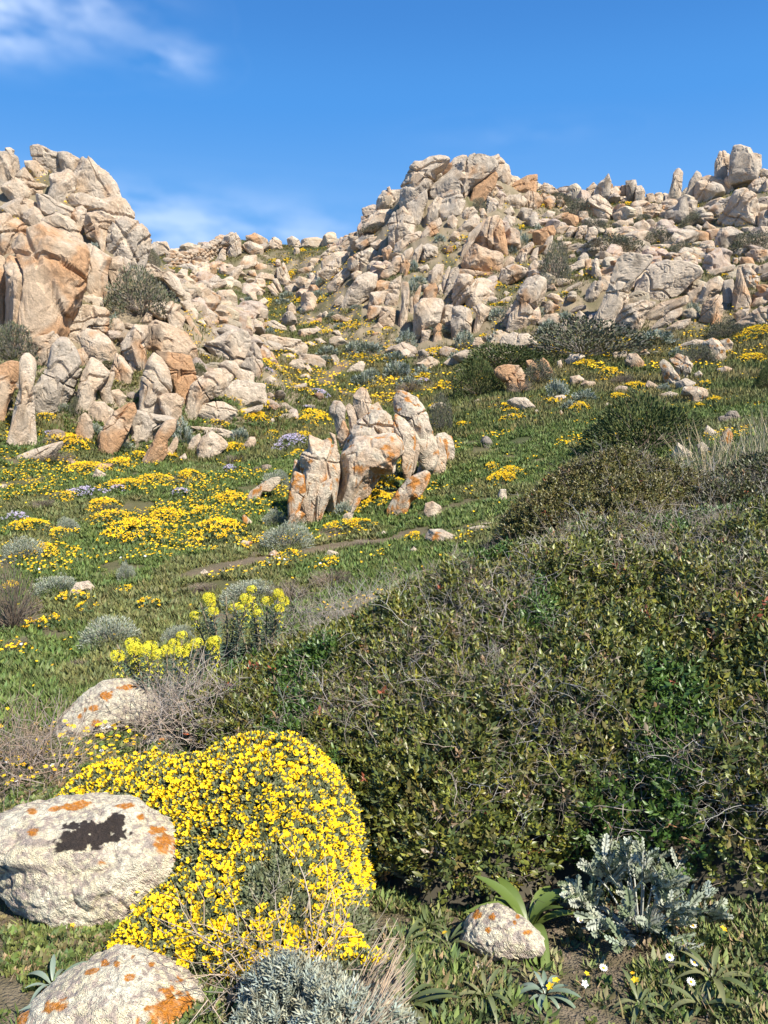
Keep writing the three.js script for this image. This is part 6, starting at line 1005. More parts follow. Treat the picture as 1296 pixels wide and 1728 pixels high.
function flowerPatch(seed, w, dep, dist, colors, cover) {
  const rnd = chance(seed), fl = new Cloud(), lf = new Cloud(), s = Math.max(0.016, dist * 0.00115), area = Math.PI * w * dep / 4, n = Math.min(520, Math.round(cover * area / (s * s * 2.2))), k = Math.sqrt(cover * area / (2.2 * n)) / s;
  const rim = (a) => 1 + 1.1 * fbm(Math.cos(a) * 1.6 + seed, Math.sin(a) * 1.6, seed * 0.7, 3);
  const bump = Math.min(0.10, 0.08 * Math.sqrt(w * dep)) + 0.035;
  for (let i = 0; i < n * 1.9; i++) {
    const a = rnd() * 2 * Math.PI, r = Math.sqrt(rnd()) * rim(a) * 1.05, x = Math.cos(a) * r * w / 2, z = Math.sin(a) * r * dep / 2, clump = fbm(x * 2.2 / (w + 0.3) * 3 + seed, 0, z * 3, 2), hgt = bump * (1 - Math.min(1, r * r)) * (0.75 + rnd() * 0.5) + 0.02;
    const sz = s * k * (0.75 + 0.5 * rnd());
    if (i < n) { if (clump > -0.05 + 0.5 * (r - 0.7) || rnd() < 0.12) fl.add(SMALL_FLOWER, aim(V(x, hgt + 0.02, z), V(rnd() - 0.5, 0.9, rnd() - 0.5 + 0.35), rnd() * 6, sz), vary(colors[Math.floor(rnd() * colors.length)], rnd, 0.12)); }
    else lf.add(CLOVER, aim(V(x, hgt * 0.6, z), V(rnd() - 0.5, 0.5, rnd() - 0.5), rnd() * 6, sz * 2.2), vary(rnd() < 0.5 ? [0.07, 0.105, 0.03] : [0.11, 0.14, 0.06], rnd));
  }
  return [fl.geometry(), lf.geometry()];
}
const YELLOW = [[0.80, 0.52, 0.005], [0.86, 0.60, 0.008], [0.72, 0.42, 0.004]], LILAC = [[0.42, 0.37, 0.54], [0.52, 0.47, 0.62], [0.34, 0.29, 0.44]];
PLANTS.forEach(([type, at, w, h, label], i) => {
  const rnd = chance(9000 + i * 31), yaw = Math.atan2(-at[0], -at[2]), y = groundH(at[0], at[2]);
  if (type === 'yellow' || type === 'purple') {
    const o = new THREE.Group(), [f, l] = flowerPatch(i + 3, w, h, -at[2], type === 'yellow' ? YELLOW : LILAC, type === 'yellow' ? 0.62 : 0.45);
    part(o, f, M.petal, 'flowers', 'stuff'); part(o, l, M.leaf, 'leaves', 'stuff');
    o.quaternion.setFromUnitVectors(up, groundNormal(at[0], at[2])).multiply(new THREE.Quaternion().setFromAxisAngle(up, yaw)); o.position.set(at[0], Math.max(y, at[1]) + 0.01, at[2]);
    tag(o, type === 'yellow' ? 'yellow_flower_patch' : 'lilac_flower_patch', label, 'flower patch', type === 'yellow' ? 'yellow flower patches on the slopes' : 'lilac flower patches on the meadow');
    return;
  }
  const K = KINDS[type], o = protos[type][i % 3].clone();
  o.position.set(at[0], Math.min(y, at[1] + 0.05) - 0.04 * h, at[2]); o.rotation.y = rnd() * 6.3;
  const r = w / 2; o.scale.set(r * (0.95 + 0.2 * rnd()), h * (type === 'cushion' ? 0.78 : 0.92), r * (0.8 + 0.3 * rnd()));
  tag(o, K.name, label, K.cat, K.group);
});

// ---------------------------------------------------------------- dry stone wall on the far saddle, stone by stone
{
  const rnd = chance(404), o = new THREE.Group(), geos = [0, 1, 2, 3].map((k) => { const p = []; for (let i = 0; i < 8; i++) { const a = i / 8 * 2 * Math.PI, r = 80 + 35 * rnd(); p.push(Math.cos(a) * r * 1.25, Math.sin(a) * r * 0.8); } return rockGeometry(p, 0.7, 'ttgo'[k], 700 + k, 4); });
  o.position.set(...WALL[2]);
  for (let i = 0; i + 1 < WALL.length; i++) {
    const a = V(...WALL[i]), b = V(...WALL[i + 1]), L = a.distanceTo(b), n = Math.round(L / 0.36);
    for (let k = 0; k < n; k++) for (let r = 0; r < 5; r++) {
      const p = a.clone().lerp(b, (k + (r % 2) * 0.5 + 0.2 * rnd()) / n), y = groundH(p.x, p.z);
      const m = part(o, geos[Math.floor(rnd() * 4)], M.granite, 'stone'); m.position.set(p.x, y + 0.05 + r * 0.19 + 0.05 * rnd(), p.z + 0.1 * (rnd() - 0.5)).sub(o.position);
      m.rotation.set(0.3 * (rnd() - 0.5), rnd() * 0.6 - 0.3 + (rnd() < 0.5 ? Math.PI : 0), 0.4 * (rnd() - 0.5)); const s = 0.15 + 0.09 * rnd(); m.scale.set(s * 1.15, s * 0.8, s);
    }
  }
  tag(o, 'dry_stone_wall', 'low dry stone wall of small stones crossing the far saddle', 'stone wall');
}

// ---------------------------------------------------------------- the leathery evergreen bushes
const inside = (P, x, z) => { let c = false; for (let i = 0, j = P.length - 1; i < P.length; j = i++) { const [xi, zi] = P[i], [xj, zj] = P[j]; if ((zi > z) !== (zj > z) && x < (xj - xi) * (z - zi) / (zj - zi) + xi) c = !c; } return c; };
const edgeDist = (P, x, z) => { let b = 99; for (let i = 0; i < P.length; i++) { const [ax, az] = P[i], [bx, bz] = P[(i + 1) % P.length], ux = bx - ax, uz = bz - az, t = clamp(((x - ax) * ux + (z - az) * uz) / (ux * ux + uz * uz)); b = Math.min(b, Math.hypot(x - ax - ux * t, z - az - uz * t)); } return b; };
const sprigs = (() => {  // a twig end with paired oval leaves, in three habits
  const out = [];
  for (let v = 0; v < 4; v++) {
    const rnd = chance(50 + v), c = new Cloud(), n = [7, 9, 6, 8][v], L = [0.075, 0.09, 0.06, 0.08][v];
    c.add(tubeShape([[0, 0, 0], [0.004, L * 0.5, 0.003], [0, L, 0]], 0.0016, 0.0009, 3), null, [1.7, 1.25, 1.0]);
    for (let k = 0; k < n; k++) {
      const y = L * (0.25 + 0.75 * k / (n - 1)), a = k * 2.4 + rnd(), tilt = 0.35 + 0.6 * k / n, s = 0.021 + 0.012 * rnd();
      c.add(leafShape(s * 1.25, s * [0.62, 0.5, 0.7, 0.56][v], 0.28, 0.12), aim(V(0, y, 0), V(Math.cos(a), tilt, Math.sin(a)), rnd() * 0.8 + Math.PI / 2 - a, 1), vary([1, 1, 1], rnd, 0.18));
    }
    out.push(c.geometry());
  }
  return out;
})();
const twigs = [0, 1, 2, 3].map((v) => { const rnd = chance(70 + v), c = new Cloud(), pts = []; let p = V(0, 0, 0), d = V(0.2 * rnd(), 1, 0.2 * rnd()); for (let k = 0; k < 7; k++) { pts.push(p.toArray()); p.addScaledVector(d, 0.17); d.add(V(rnd() - 0.5, rnd() * 0.3 - 0.32, rnd() - 0.5).multiplyScalar(0.75)).normalize(); } c.add(tubeShape(pts, 0.0075, 0.003, 4), null, WHITE); for (let k = 0; k < 4; k++) { const b = V(...pts[2 + k]), e = b.clone().add(V(rnd() - 0.5, rnd() - 0.2, rnd() - 0.5).multiplyScalar(0.45)), mdl = b.clone().lerp(e, 0.5).add(V(rnd() - 0.5, rnd() - 0.5, rnd() - 0.5).multiplyScalar(0.1)); c.add(tubeShape([b.toArray(), mdl.toArray(), e.toArray()], 0.005, 0.002, 3), null, WHITE); } return c.geometry(); });
const BUSH_GREENS = [[0.108, 0.132, 0.028], [0.082, 0.105, 0.024], [0.158, 0.172, 0.03], [0.145, 0.132, 0.048], [0.20, 0.205, 0.034], [0.088, 0.11, 0.036]];
function evergreen(label, P, heightOf, seed, nSprig, nTwig, nNear, scale, greens) {
  const rnd = chance(seed), o = new THREE.Group(); let cx = 0, cz = 0; for (const [x, z] of P) { cx += x / P.length; cz += z / P.length; } const cy = groundH(cx, cz); o.position.set(cx, cy, cz);
  const xs = P.map((p) => p[0]), zs = P.map((p) => p[1]), x0 = Math.min(...xs), x1 = Math.max(...xs), z0 = Math.min(...zs), z1 = Math.max(...zs);
  const top = (x, z) => { if (!inside(P, x, z)) return 0; const d = edgeDist(P, x, z); return heightOf(x, z) * (1 - Math.exp(-1.15 * Math.sqrt(d) * 1.2)) * (1 + 0.40 * fbm(x * 1.5, seed, z * 1.5, 3) + 0.22 * fbm(x * 5, seed + 4, z * 5, 2)) + 0.05; };
  // inner core sheet for the branch mass, interior shade painted into its near-black colour
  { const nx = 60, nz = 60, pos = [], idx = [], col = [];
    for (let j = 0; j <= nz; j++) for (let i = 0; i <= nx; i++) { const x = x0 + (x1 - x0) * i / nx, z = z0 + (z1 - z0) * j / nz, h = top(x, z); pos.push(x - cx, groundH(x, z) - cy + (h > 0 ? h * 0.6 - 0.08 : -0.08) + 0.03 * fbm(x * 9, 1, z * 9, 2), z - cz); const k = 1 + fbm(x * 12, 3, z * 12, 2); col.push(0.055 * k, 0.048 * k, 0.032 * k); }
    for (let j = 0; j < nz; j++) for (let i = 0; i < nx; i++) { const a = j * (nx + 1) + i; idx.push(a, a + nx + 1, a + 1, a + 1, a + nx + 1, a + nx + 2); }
    const g = new THREE.BufferGeometry(); g.setAttribute('position', new THREE.Float32BufferAttribute(pos, 3)); g.setAttribute('color', new THREE.Float32BufferAttribute(col, 3)); g.setIndex(idx); g.computeVertexNormals(); part(o, g, M.twig, 'shade_core', 'stuff'); }
  const near = [], rest = sprigs.map(() => [[], []]);
  for (let i = 0; i < nSprig * 6 && rest.reduce((n, r) => n + r[0].length, 0) + near.length < nSprig; i++) {
    const x = x0 + (x1 - x0) * rnd(), z = z0 + (z1 - z0) * Math.pow(rnd(), 1), h = top(x, z); if (h < 0.06) continue;
    const keep = 0.45 + 0.55 * clamp(1.2 - edgeDist(P, x, z)); if (rnd() > keep + 0.3) continue;
    const e = 0.05, gx = (top(x + e, z) - top(x - e, z)) / (2 * e), gz = (top(x, z + e) - top(x, z - e)) / (2 * e), nrm = V(-clamp(gx, -2.5, 2.5), 1, -clamp(gz, -2.5, 2.5)).normalize();
    const depth = rnd() * rnd() * (0.30 + 0.65 * smooth(0.5, 0.05, edgeDist(P, x, z))), y = groundH(x, z) + h * (1 - depth);
    const dir = nrm.clone().multiplyScalar(0.8).add(V(rnd() - 0.5, rnd() * 0.5, rnd() - 0.5).multiplyScalar(1.5));
    const m = aim(V(x - cx, y - cy, z - cz), dir, rnd() * 6.3, scale * (0.75 + 0.6 * rnd())), v = Math.floor(rnd() * 4);
    const patch = fbm(x * 1.3, 4, z * 1.3, 2), pal = rnd() < 0.004 ? [0.32, 0.10, 0.05] : rnd() < 0.03 ? [0.24, 0.17, 0.10] : seed === 31 && patch > 0.16 ? mix(greens[0], [0.05, 0.12, 0.02], 0.7) : greens[Math.floor(rnd() * greens.length)], c = vary(pal, rnd, 0.3);
    const d2 = Math.hypot(x, z);
    if (near.length < nNear && Math.abs(x) < 0.5 * -z && d2 < 3.5) near.push([m, v, c]); else { rest[v][0].push(m); rest[v][1].push(c); }
  }
  const shades = greens.map((c) => sprigs.map((g) => { const h = g.clone(), a = h.attributes.color; for (let i = 0; i < a.count; i++) a.setXYZ(i, a.getX(i) * c[0], a.getY(i) * c[1], a.getZ(i) * c[2]); return h; }));
  for (const [m, v] of near) { const p = part(o, shades[Math.floor(rnd() * greens.length)][v], M.gloss, 'leafy_sprig'); p.applyMatrix4(m); }
  rest.forEach(([m, c], v) => m.length && scatter('leaf_mass', sprigs[v], M.gloss, m, c, o));
  const tm = twigs.map(() => [[], []]);
  for (let i = 0; i < nTwig; i++) {
    const x = x0 + (x1 - x0) * rnd(), z = z0 + (z1 - z0) * rnd(), h = top(x, z), dry = fbm(x * 1.1, 8, z * 1.1, 2); if (h < 0.08 || rnd() > 0.35 + 2.2 * dry) continue;
    const v = Math.floor(rnd() * 4), s = (0.12 + 0.26 * rnd() * rnd() + 0.05) * scale; tm[v][0].push(aim(V(x - cx, groundH(x, z) - cy + h * (0.88 + 0.12 * rnd()), z - cz), V(rnd() * 2 - 1, rnd() * 0.9, rnd() * 2 - 1), rnd() * 6, s)); tm[v][1].push(vary(rnd() < 0.4 ? [0.40, 0.36, 0.31] : [0.27, 0.22, 0.175], rnd));
  }
  tm.forEach(([m, c], v) => m.length && scatter('bare_twigs', twigs[v], M.twig, m, c, o));
  tag(o, 'evergreen_bush', label, 'bush', 'leathery evergreen bushes by the path');
  return top;
}
const BIG = [[-0.16, -3.05], [0.0, -2.72], [0.2, -2.55], [0.42, -2.62], [0.62, -2.72], [0.9, -2.6], [1.25, -2.42], [2.2, -2.3], [3.4, -2.6], [4.6, -4.2], [4.2, -6.2], [3.0, -6.4], [2.1, -6.2], [1.2, -6.05], [0.5, -5.75], [-0.1, -5.3], [-0.6, -4.9], [-0.98, -4.5], [-1.06, -4.05], [-0.75, -3.6], [-0.42, -3.35]];
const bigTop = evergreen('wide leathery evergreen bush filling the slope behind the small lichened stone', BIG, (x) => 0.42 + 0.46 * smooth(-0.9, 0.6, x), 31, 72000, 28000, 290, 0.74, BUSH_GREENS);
const disc = (x, z, rx, rz) => Array.from({ length: 18 }, (_, k) => { const a = k / 18 * 2 * Math.PI; return [x + rx * Math.cos(a) * (1 + 0.08 * Math.sin(3 * a)), z + rz * Math.sin(a)]; });
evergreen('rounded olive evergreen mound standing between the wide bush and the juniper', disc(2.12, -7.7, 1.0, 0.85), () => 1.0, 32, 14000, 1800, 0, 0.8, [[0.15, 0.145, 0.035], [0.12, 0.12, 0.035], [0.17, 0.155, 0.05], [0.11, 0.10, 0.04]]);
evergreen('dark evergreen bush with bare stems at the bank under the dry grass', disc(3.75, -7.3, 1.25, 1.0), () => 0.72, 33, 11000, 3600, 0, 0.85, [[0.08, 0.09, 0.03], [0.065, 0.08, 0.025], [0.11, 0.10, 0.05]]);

// ---------------------------------------------------------------- yellow-flowered bush spilling over the crusted boulder
{
  const rnd = chance(61), o = new THREE.Group(), O = V(-0.60, 0, -2.8); O.y = groundH(O.x, O.z); o.position.copy(O);
  const lobes = [[-0.43, -2.86, 0.40, 0.52, 0.45], [-0.98, -3.12, 0.40, 0.19, 0.24], [-0.66, -3.0, 0.42, 0.34, 0.31], [-0.37, -2.55, 0.30, 0.42, 0.29], [-0.52, -2.36, 0.28, 0.18, 0.22], [-0.20, -2.36, 0.17, 0.22, 0.11], [-0.10, -2.14, 0.11, 0.12, 0.06], [-0.68, -2.26, 0.15, 0.10, 0.14]];
  const top = (x, z) => { let h = 0; for (const [a, b, ra, rb, H] of lobes) { const q = ((x - a) / ra) ** 2 + ((z - b) / rb) ** 2; if (q < 1) h = Math.max(h, H * Math.pow(1 - q, 0.68)); } return h * (1 + 0.26 * fbm(x * 4, 2, z * 4, 3)); };
  const leaf = new Cloud(); for (let k = 0; k < 7; k++) { const a = k * 2.3; leaf.add(leafShape(0.014, 0.008, 0.3, 0.1), aim(V(0, 0.002 * k, 0), V(Math.cos(a), 0.5 + 0.12 * k, Math.sin(a)), 1.57 - a, 1), WHITE); } leaf.add(tubeShape([[0, -0.03, 0], [0, 0.01, 0]], 0.0012, 0.001, 3), null, [1, 0.8, 0.6]);
  const flower = [0, 1, 2].map((v) => { const r = chance(5 + v), c = new Cloud(); for (let k = 0, n = 4 + v; k < n; k++) { const a = k / n * 6.28 + r(), d = V(Math.cos(a), 0.7 + 0.6 * r(), Math.sin(a)), p = V(Math.cos(a) * 0.004, 0.004, Math.sin(a) * 0.004); c.add(leafShape(0.015, 0.014, 0.15, -0.2), aim(p, d.clone().add(V(0, 0.8, 0)), 1.57 - a, 1), [0.88, 0.60, 0.006]); c.add(leafShape(0.012, 0.008, 0.5, 0.2), aim(p, d, 1.57 - a, 1), [0.84, 0.52, 0.005]); c.add(leafShape(0.006, 0.004, 0.4, 0.1), aim(V(0, 0.001, 0), d, -a, 1), [0.45, 0.20, 0.01]); } return c.geometry(); });
  const lm = [], lc = [], fl = [];
  for (let i = 0; i < 90000 && lm.length < 15000; i++) {
    const x = -1.40 + 1.45 * rnd(), z = -3.4 + 1.45 * rnd(), h = top(x, z); if (h < 0.02) continue;
    const e = 0.02, gx = (top(x + e, z) - top(x - e, z)) / (2 * e), gz = (top(x, z + e) - top(x, z - e)) / (2 * e); if (rnd() > 0.3 + 0.25 * Math.hypot(gx, gz)) continue;
    const n = V(-clamp(gx, -3, 3), 1, -clamp(gz, -3, 3)).normalize(), y = groundH(x, z) + h * (1 - 0.16 * rnd() * rnd());
    const dir = n.clone().add(V(rnd() - 0.5, rnd() * 0.4, rnd() - 0.5).multiplyScalar(0.9)), P = V(x, y, z).sub(O);
    const bare = fbm(x * 3.2, 6, z * 3.2, 2) + 0.30 * smooth(-0.3, 0.0, x) * smooth(-2.9, -2.5, z);
    if (rnd() < 0.35 * smooth(0.32, 0.0, bare)) fl.push([aim(P.addScaledVector(n, 0.012), dir.add(V(0, 0.25, 0.25)), rnd() * 6, 0.58 + 0.42 * rnd()), Math.floor(rnd() * 3), -z]);
    else { lm.push(aim(P, dir, rnd() * 6, 0.8 + 0.6 * rnd())); lc.push(vary(rnd() < 0.25 ? [0.20, 0.21, 0.12] : [0.115, 0.135, 0.06], rnd, 0.3)); }
  }
  fl.sort((a, b) => a[2] - b[2]);
  fl.slice(0, 300).forEach(([m, v]) => part(o, flower[v], M.petal, 'flower_cluster').applyMatrix4(m));
  [0, 1, 2].forEach((v) => { const l = fl.slice(300).filter((f) => f[1] === v).map((f) => f[0]); if (l.length) scatter('blossom', flower[v], M.petal, l, null, o); });
  scatter('leaves', leaf.geometry(), M.leaf, lm, lc, o);
  { const nx = 50, pos = [], idx = [], col = []; for (let j = 0; j <= nx; j++) for (let i = 0; i <= nx; i++) { const x = -1.42 + 1.5 * i / nx, z = -3.42 + 1.5 * j / nx, h = top(x, z); pos.push(x - O.x, groundH(x, z) - O.y + (h > 0.02 ? h * 0.8 - 0.035 : -0.05), z - O.z); col.push(0.06, 0.065, 0.035); } for (let j = 0; j < nx; j++) for (let i = 0; i < nx; i++) { const a = j * (nx + 1) + i; idx.push(a, a + nx + 1, a + 1, a + 1, a + nx + 1, a + nx + 2); } const g = new THREE.BufferGeometry(); g.setAttribute('position', new THREE.Float32BufferAttribute(pos, 3)); g.setAttribute('color', new THREE.Float32BufferAttribute(col, 3)); g.setIndex(idx); g.computeVertexNormals(); part(o, g, M.leaf, 'dark_underlayer', 'stuff'); }  // one evenly dark sheet following the mound just below the leaves
  tag(o, 'yellow_flowering_bush', 'big mounded bush covered in yellow pea flowers spilling over the crusted boulder', 'flowering bush');
}

// ---------------------------------------------------------------- spurge with yellow-green heads
{
  const leafG = leafShape(0.055, 0.011, 0.2, 0.12);
  const head = [0, 1].map((v) => { const r = chance(15 + v), c = new Cloud(); for (let k = 0; k < 70; k++) { const y = r() * 1.25 - 0.25, a = r() * 6.28, h = Math.sqrt(Math.max(0, 1 - Math.min(1, y * y))), d = V(Math.cos(a) * h, y, Math.sin(a) * h); c.add(flowerShape(3, 0.0125, 0.004), aim(d.clone().multiplyScalar(0.042), d, r() * 6, 1), vary(k % 4 ? [0.62, 0.54, 0.025] : [0.46, 0.46, 0.03], r, 0.2)); } return c.geometry(); });
  const beads = (() => { const r = chance(22), c = new Cloud(); for (let k = 0; k < 26; k++) { const a = r() * 6.28, y = -0.05 - 0.11 * r(); c.add(flowerShape(3, 0.011, 0.004), aim(V(Math.cos(a) * 0.028, y, Math.sin(a) * 0.028), V(Math.cos(a), 0.5, Math.sin(a)), r() * 6, 1), vary([0.56, 0.51, 0.03], r, 0.2)); } return c.geometry(); })();
  for (const [x0, z0, n, spread, hgt, seed, label, heads] of [
    [-1.28, -4.5, 18, 0.26, 0.34, 1, 'low bushy spurge crowded with yellow-green heads just above the boulder', 15],
    [-1.09, -5.3, 12, 0.20, 0.44, 2, 'tallest spurge with separate upright yellow-green heads', 9],
    [-0.85, -5.35, 10, 0.15, 0.44, 3, 'spurge with a tight bunch of heads nearest the wide evergreen bush', 8]]) {
    const rnd = chance(300 + seed), o = new THREE.Group(), gy = groundH(x0, z0); o.position.set(x0, gy, z0);
    for (let k = 0; k < n; k++) {
      const a = rnd() * 6.28, r = Math.sqrt(rnd()) * spread, h = hgt * (0.72 + 0.4 * rnd()), b = V(Math.cos(a) * r * 0.4, -0.03, Math.sin(a) * r * 0.4), e = V(Math.cos(a) * r * 1.25, h, Math.sin(a) * r * 1.1), c = new Cloud();
      c.add(tubeShape([b.toArray(), b.clone().lerp(e, 0.5).add(V(0.02 * rnd(), 0, 0.02 * rnd())).toArray(), e.toArray()], 0.008, 0.005, 5), null, [0.25, 0.20, 0.13]); const st = part(o, c.geometry(), M.twig, 'stem');
      const lc = new Cloud(); for (let i = 0; i < 85; i++) { const t = 0.18 + 0.76 * i / 85, q = i * 2.4, d = V(Math.cos(q), 0.35 - 0.7 * (1 - t), Math.sin(q)); lc.add(leafG, aim(b.clone().lerp(e, t), d, 1.57 - q, 0.8 + 0.4 * rnd()), vary(rnd() < 0.6 ? [0.085, 0.13, 0.075] : [0.14, 0.19, 0.135], rnd)); }
      part(st, lc.geometry(), M.leaf, 'leaves', 'stuff');
      if (k < heads) { const f = part(o, head[k % 2], M.petal, 'flower_head'); f.position.copy(e).add(V(0, 0.03, 0)); const s = 0.72 + 0.35 * rnd(); f.scale.setScalar(s); if (rnd() < 0.75) part(f, beads, M.petal, 'side_flowers', 'stuff'); }
    }
    tag(o, 'spurge', label, 'spurge', 'flowering spurges beside the wide bush');
  }
}

// ---------------------------------------------------------------- silver ragwort and grey cushion near the viewer
function ragwort(label, x, z, r, h, n, seed) {
  const rnd = chance(seed), o = new THREE.Group(), gy = groundH(x, z), geos = [[[0.33, 0.36, 0.27]], [[0.26, 0.295, 0.205]], [[0.16, 0.20, 0.11]], [[0.40, 0.42, 0.34]]].map(([c], k) => [0, 1].map((v) => new Cloud().add(lobedLeaf(0.068 + 0.014 * v, 0.026 + 0.006 * v, 5), null, c).geometry())).flat();
  const st = new Cloud(), mass = new Cloud(), tints = [[0.30, 0.33, 0.24], [0.24, 0.275, 0.19], [0.14, 0.175, 0.09], [0.36, 0.38, 0.30]], shp = lobedLeaf(0.055, 0.026, 4), stems = [];
  for (let k = 0; k < n / 7; k++) { const a = rnd() * 6.28, q = Math.sqrt(rnd()), tip = V(Math.cos(a) * q * r, h * (1 - 0.7 * q * q) * (0.6 + 0.45 * rnd()), Math.sin(a) * q * r), b = V(tip.x * 0.15, -0.03, tip.z * 0.15), mid = b.clone().lerp(tip, 0.55).add(V(0, 0.02, 0)); st.add(tubeShape([b.toArray(), mid.toArray(), tip.toArray()], 0.004, 0.0025, 4), null, [0.5, 0.51, 0.45]); stems.push([mid, tip]); }
  for (let k = 0; k < n * 2.4; k++) {
    const [b, e] = stems[k % stems.length], t = Math.pow(rnd(), 0.7), a = rnd() * 6.28, p = b.clone().lerp(e, t), dir = e.clone().sub(b).normalize().multiplyScalar(0.55 + 0.5 * t).add(V(Math.cos(a), 0.35 * rnd(), Math.sin(a)).multiplyScalar(0.9)).normalize(), s = 0.55 + 0.5 * rnd();
    if (k < n) part(o, geos[Math.floor(rnd() * geos.length)], M.leaf, 'lobed_leaf').applyMatrix4(aim(p, dir, rnd() * 6.3, s)); else mass.add(shp, aim(p, dir, rnd() * 6.3, s), vary(tints[Math.floor(rnd() * 4)], rnd));
  }
  part(o, mass.geometry(), M.leaf, 'inner_leaves', 'stuff');
  part(o, st.geometry(), M.twig, 'stems', 'stuff'); o.position.set(x, gy, z); tag(o, 'silver_ragwort', label, 'silver plant', 'silver ragworts on the near ground');
}
ragwort('large silver plant with deeply lobed leaves under the wide bush', 0.84, -2.44, 0.25, 0.27, 298, 41);
ragwort('small grey-green lobed plant beside the yellow bush', 0.14, -2.72, 0.10, 0.16, 46, 42);
{
  const rnd = chance(88), o = new THREE.Group(), x0 = -0.19, z0 = -1.87, gy = groundH(x0, z0), c = new Cloud(); o.position.set(x0, gy, z0);
  for (let k = 0; k < 22; k++) { const a = k * 2.4, y = 0.055 * k / 22; c.add(leafShape(0.017, 0.0042, 0.3, -0.15), aim(V(0, y, 0), V(Math.cos(a) * 0.6, 0.9, Math.sin(a) * 0.6), 1.57 - a, 1), vary([1, 1, 1], rnd, 0.12)); } c.add(tubeShape([[0, -0.04, 0], [0, 0.05, 0]], 0.002, 0.0012, 3), null, [0.9, 0.85, 0.8]);
  const g = c.geometry(), tint = [[0.34, 0.36, 0.28], [0.27, 0.295, 0.22], [0.41, 0.42, 0.34]].map((t) => { const h = g.clone(), a = h.attributes.color; for (let i = 0; i < a.count; i++) a.setXYZ(i, a.getX(i) * t[0], a.getY(i) * t[1], a.getZ(i) * t[2]); return h; }), m = [], cl = [];
  for (let i = 0; i < 1500; i++) { const a = rnd() * 6.28, q = Math.sqrt(rnd()), x = Math.cos(a) * q * 0.21 * (1 + 0.25 * Math.sin(3 * a + 1)), z = Math.sin(a) * q * 0.18, y = (0.12 + 0.05 * Math.sin(2 * a)) * Math.sqrt(Math.max(0, 1 - q * q)) + 0.01 - 0.05 * rnd() * rnd(), t = aim(V(x, y - 0.03, z), V(x * 3.2 + rnd() - 0.5, 1.0, z * 3.2 + rnd() - 0.5), rnd() * 6, 0.8 + 0.5 * rnd()); if (i < 300 && y > 0.06) part(o, tint[i % 3], M.leaf, 'sprig').applyMatrix4(t); else { m.push(t); cl.push(vary([0.32, 0.34, 0.265], rnd)); } }
  scatter('sprig_mass', g, M.leaf, m, cl, o);
  const straw = new Cloud(); for (let k = 0; k < 150; k++) { const a = -0.5 + 2.2 * rnd() - 0.8, b = V(Math.cos(a) * 0.15, 0.02, -Math.sin(a) * 0.15), e = b.clone().add(V(0.10 + 0.06 * (rnd() - 0.5), 0.06 + 0.13 * rnd(), -0.04 + 0.16 * (rnd() - 0.6))); straw.add(tubeShape([b.toArray(), b.clone().lerp(e, 0.5).add(V(0, 0.02, 0)).toArray(), e.toArray()], 0.0016, 0.0008, 3), null, vary([0.42, 0.33, 0.24], rnd)); } part(o, straw.geometry(), M.twig, 'dry_stems', 'stuff');
  tag(o, 'grey_cushion_plant', 'dense pale grey cushion plant with dry straw stems beside the lichen-streaked boulder', 'cushion plant');
}
// ---------------------------------------------------------------- rosettes: every leaf its own piece
const broad = (l, w, bend, arch) => { const p = [], f = [], n = 7; for (let k = 0; k <= n; k++) { const t = k / n, ww = w * Math.pow(Math.sin(Math.PI * (0.06 + 0.92 * t)), 0.8) / 2, y = l * (t - 0.25 * bend * t * t), z = l * (arch * t - bend * t * t); p.push(-ww, y, z + ww * 0.35, 0, y, z, ww, y, z + ww * 0.35); if (k) { const a = (k - 1) * 3; f.push(a, a + 1, a + 3, a + 1, a + 4, a + 3, a + 1, a + 2, a + 4, a + 2, a + 5, a + 4); } } return { p, f }; };
function rosette(name, label, category, group, x, z, n, l, w, cols, seed, rise = 0.5) {
  const rnd = chance(seed), o = new THREE.Group(), geos = []; for (const c of cols) for (const b of [0.45, 0.8]) geos.push(new Cloud().add(broad(l, w, b, 0.35), null, c).geometry());
  for (let k = 0; k < n; k++) { const a = k * 2.4 + 0.5 * rnd(), s = 0.6 + 0.5 * rnd(), m = part(o, geos[Math.floor(rnd() * geos.length)], M.gloss, 'leaf'); m.applyMatrix4(aim(V(Math.cos(a) * 0.008, 0.002 * k, Math.sin(a) * 0.008), V(Math.cos(a), rise * (0.4 + rnd()), Math.sin(a)), Math.PI / 2 - a + Math.PI, s)); }
  o.position.set(x, groundH(x, z) + 0.004, z); tag(o, name, label, category, group);
}
rosette('broad_leaved_plant', 'plant with broad glossy strap leaves between the small stone and the silver plant', 'leafy plant', null, 0.47, -2.43, 13, 0.24, 0.05, [[0.10, 0.145, 0.03], [0.13, 0.175, 0.04]], 14, 1.0);
const G1 = [[0.13, 0.15, 0.06], [0.10, 0.125, 0.045], [0.17, 0.175, 0.075]];
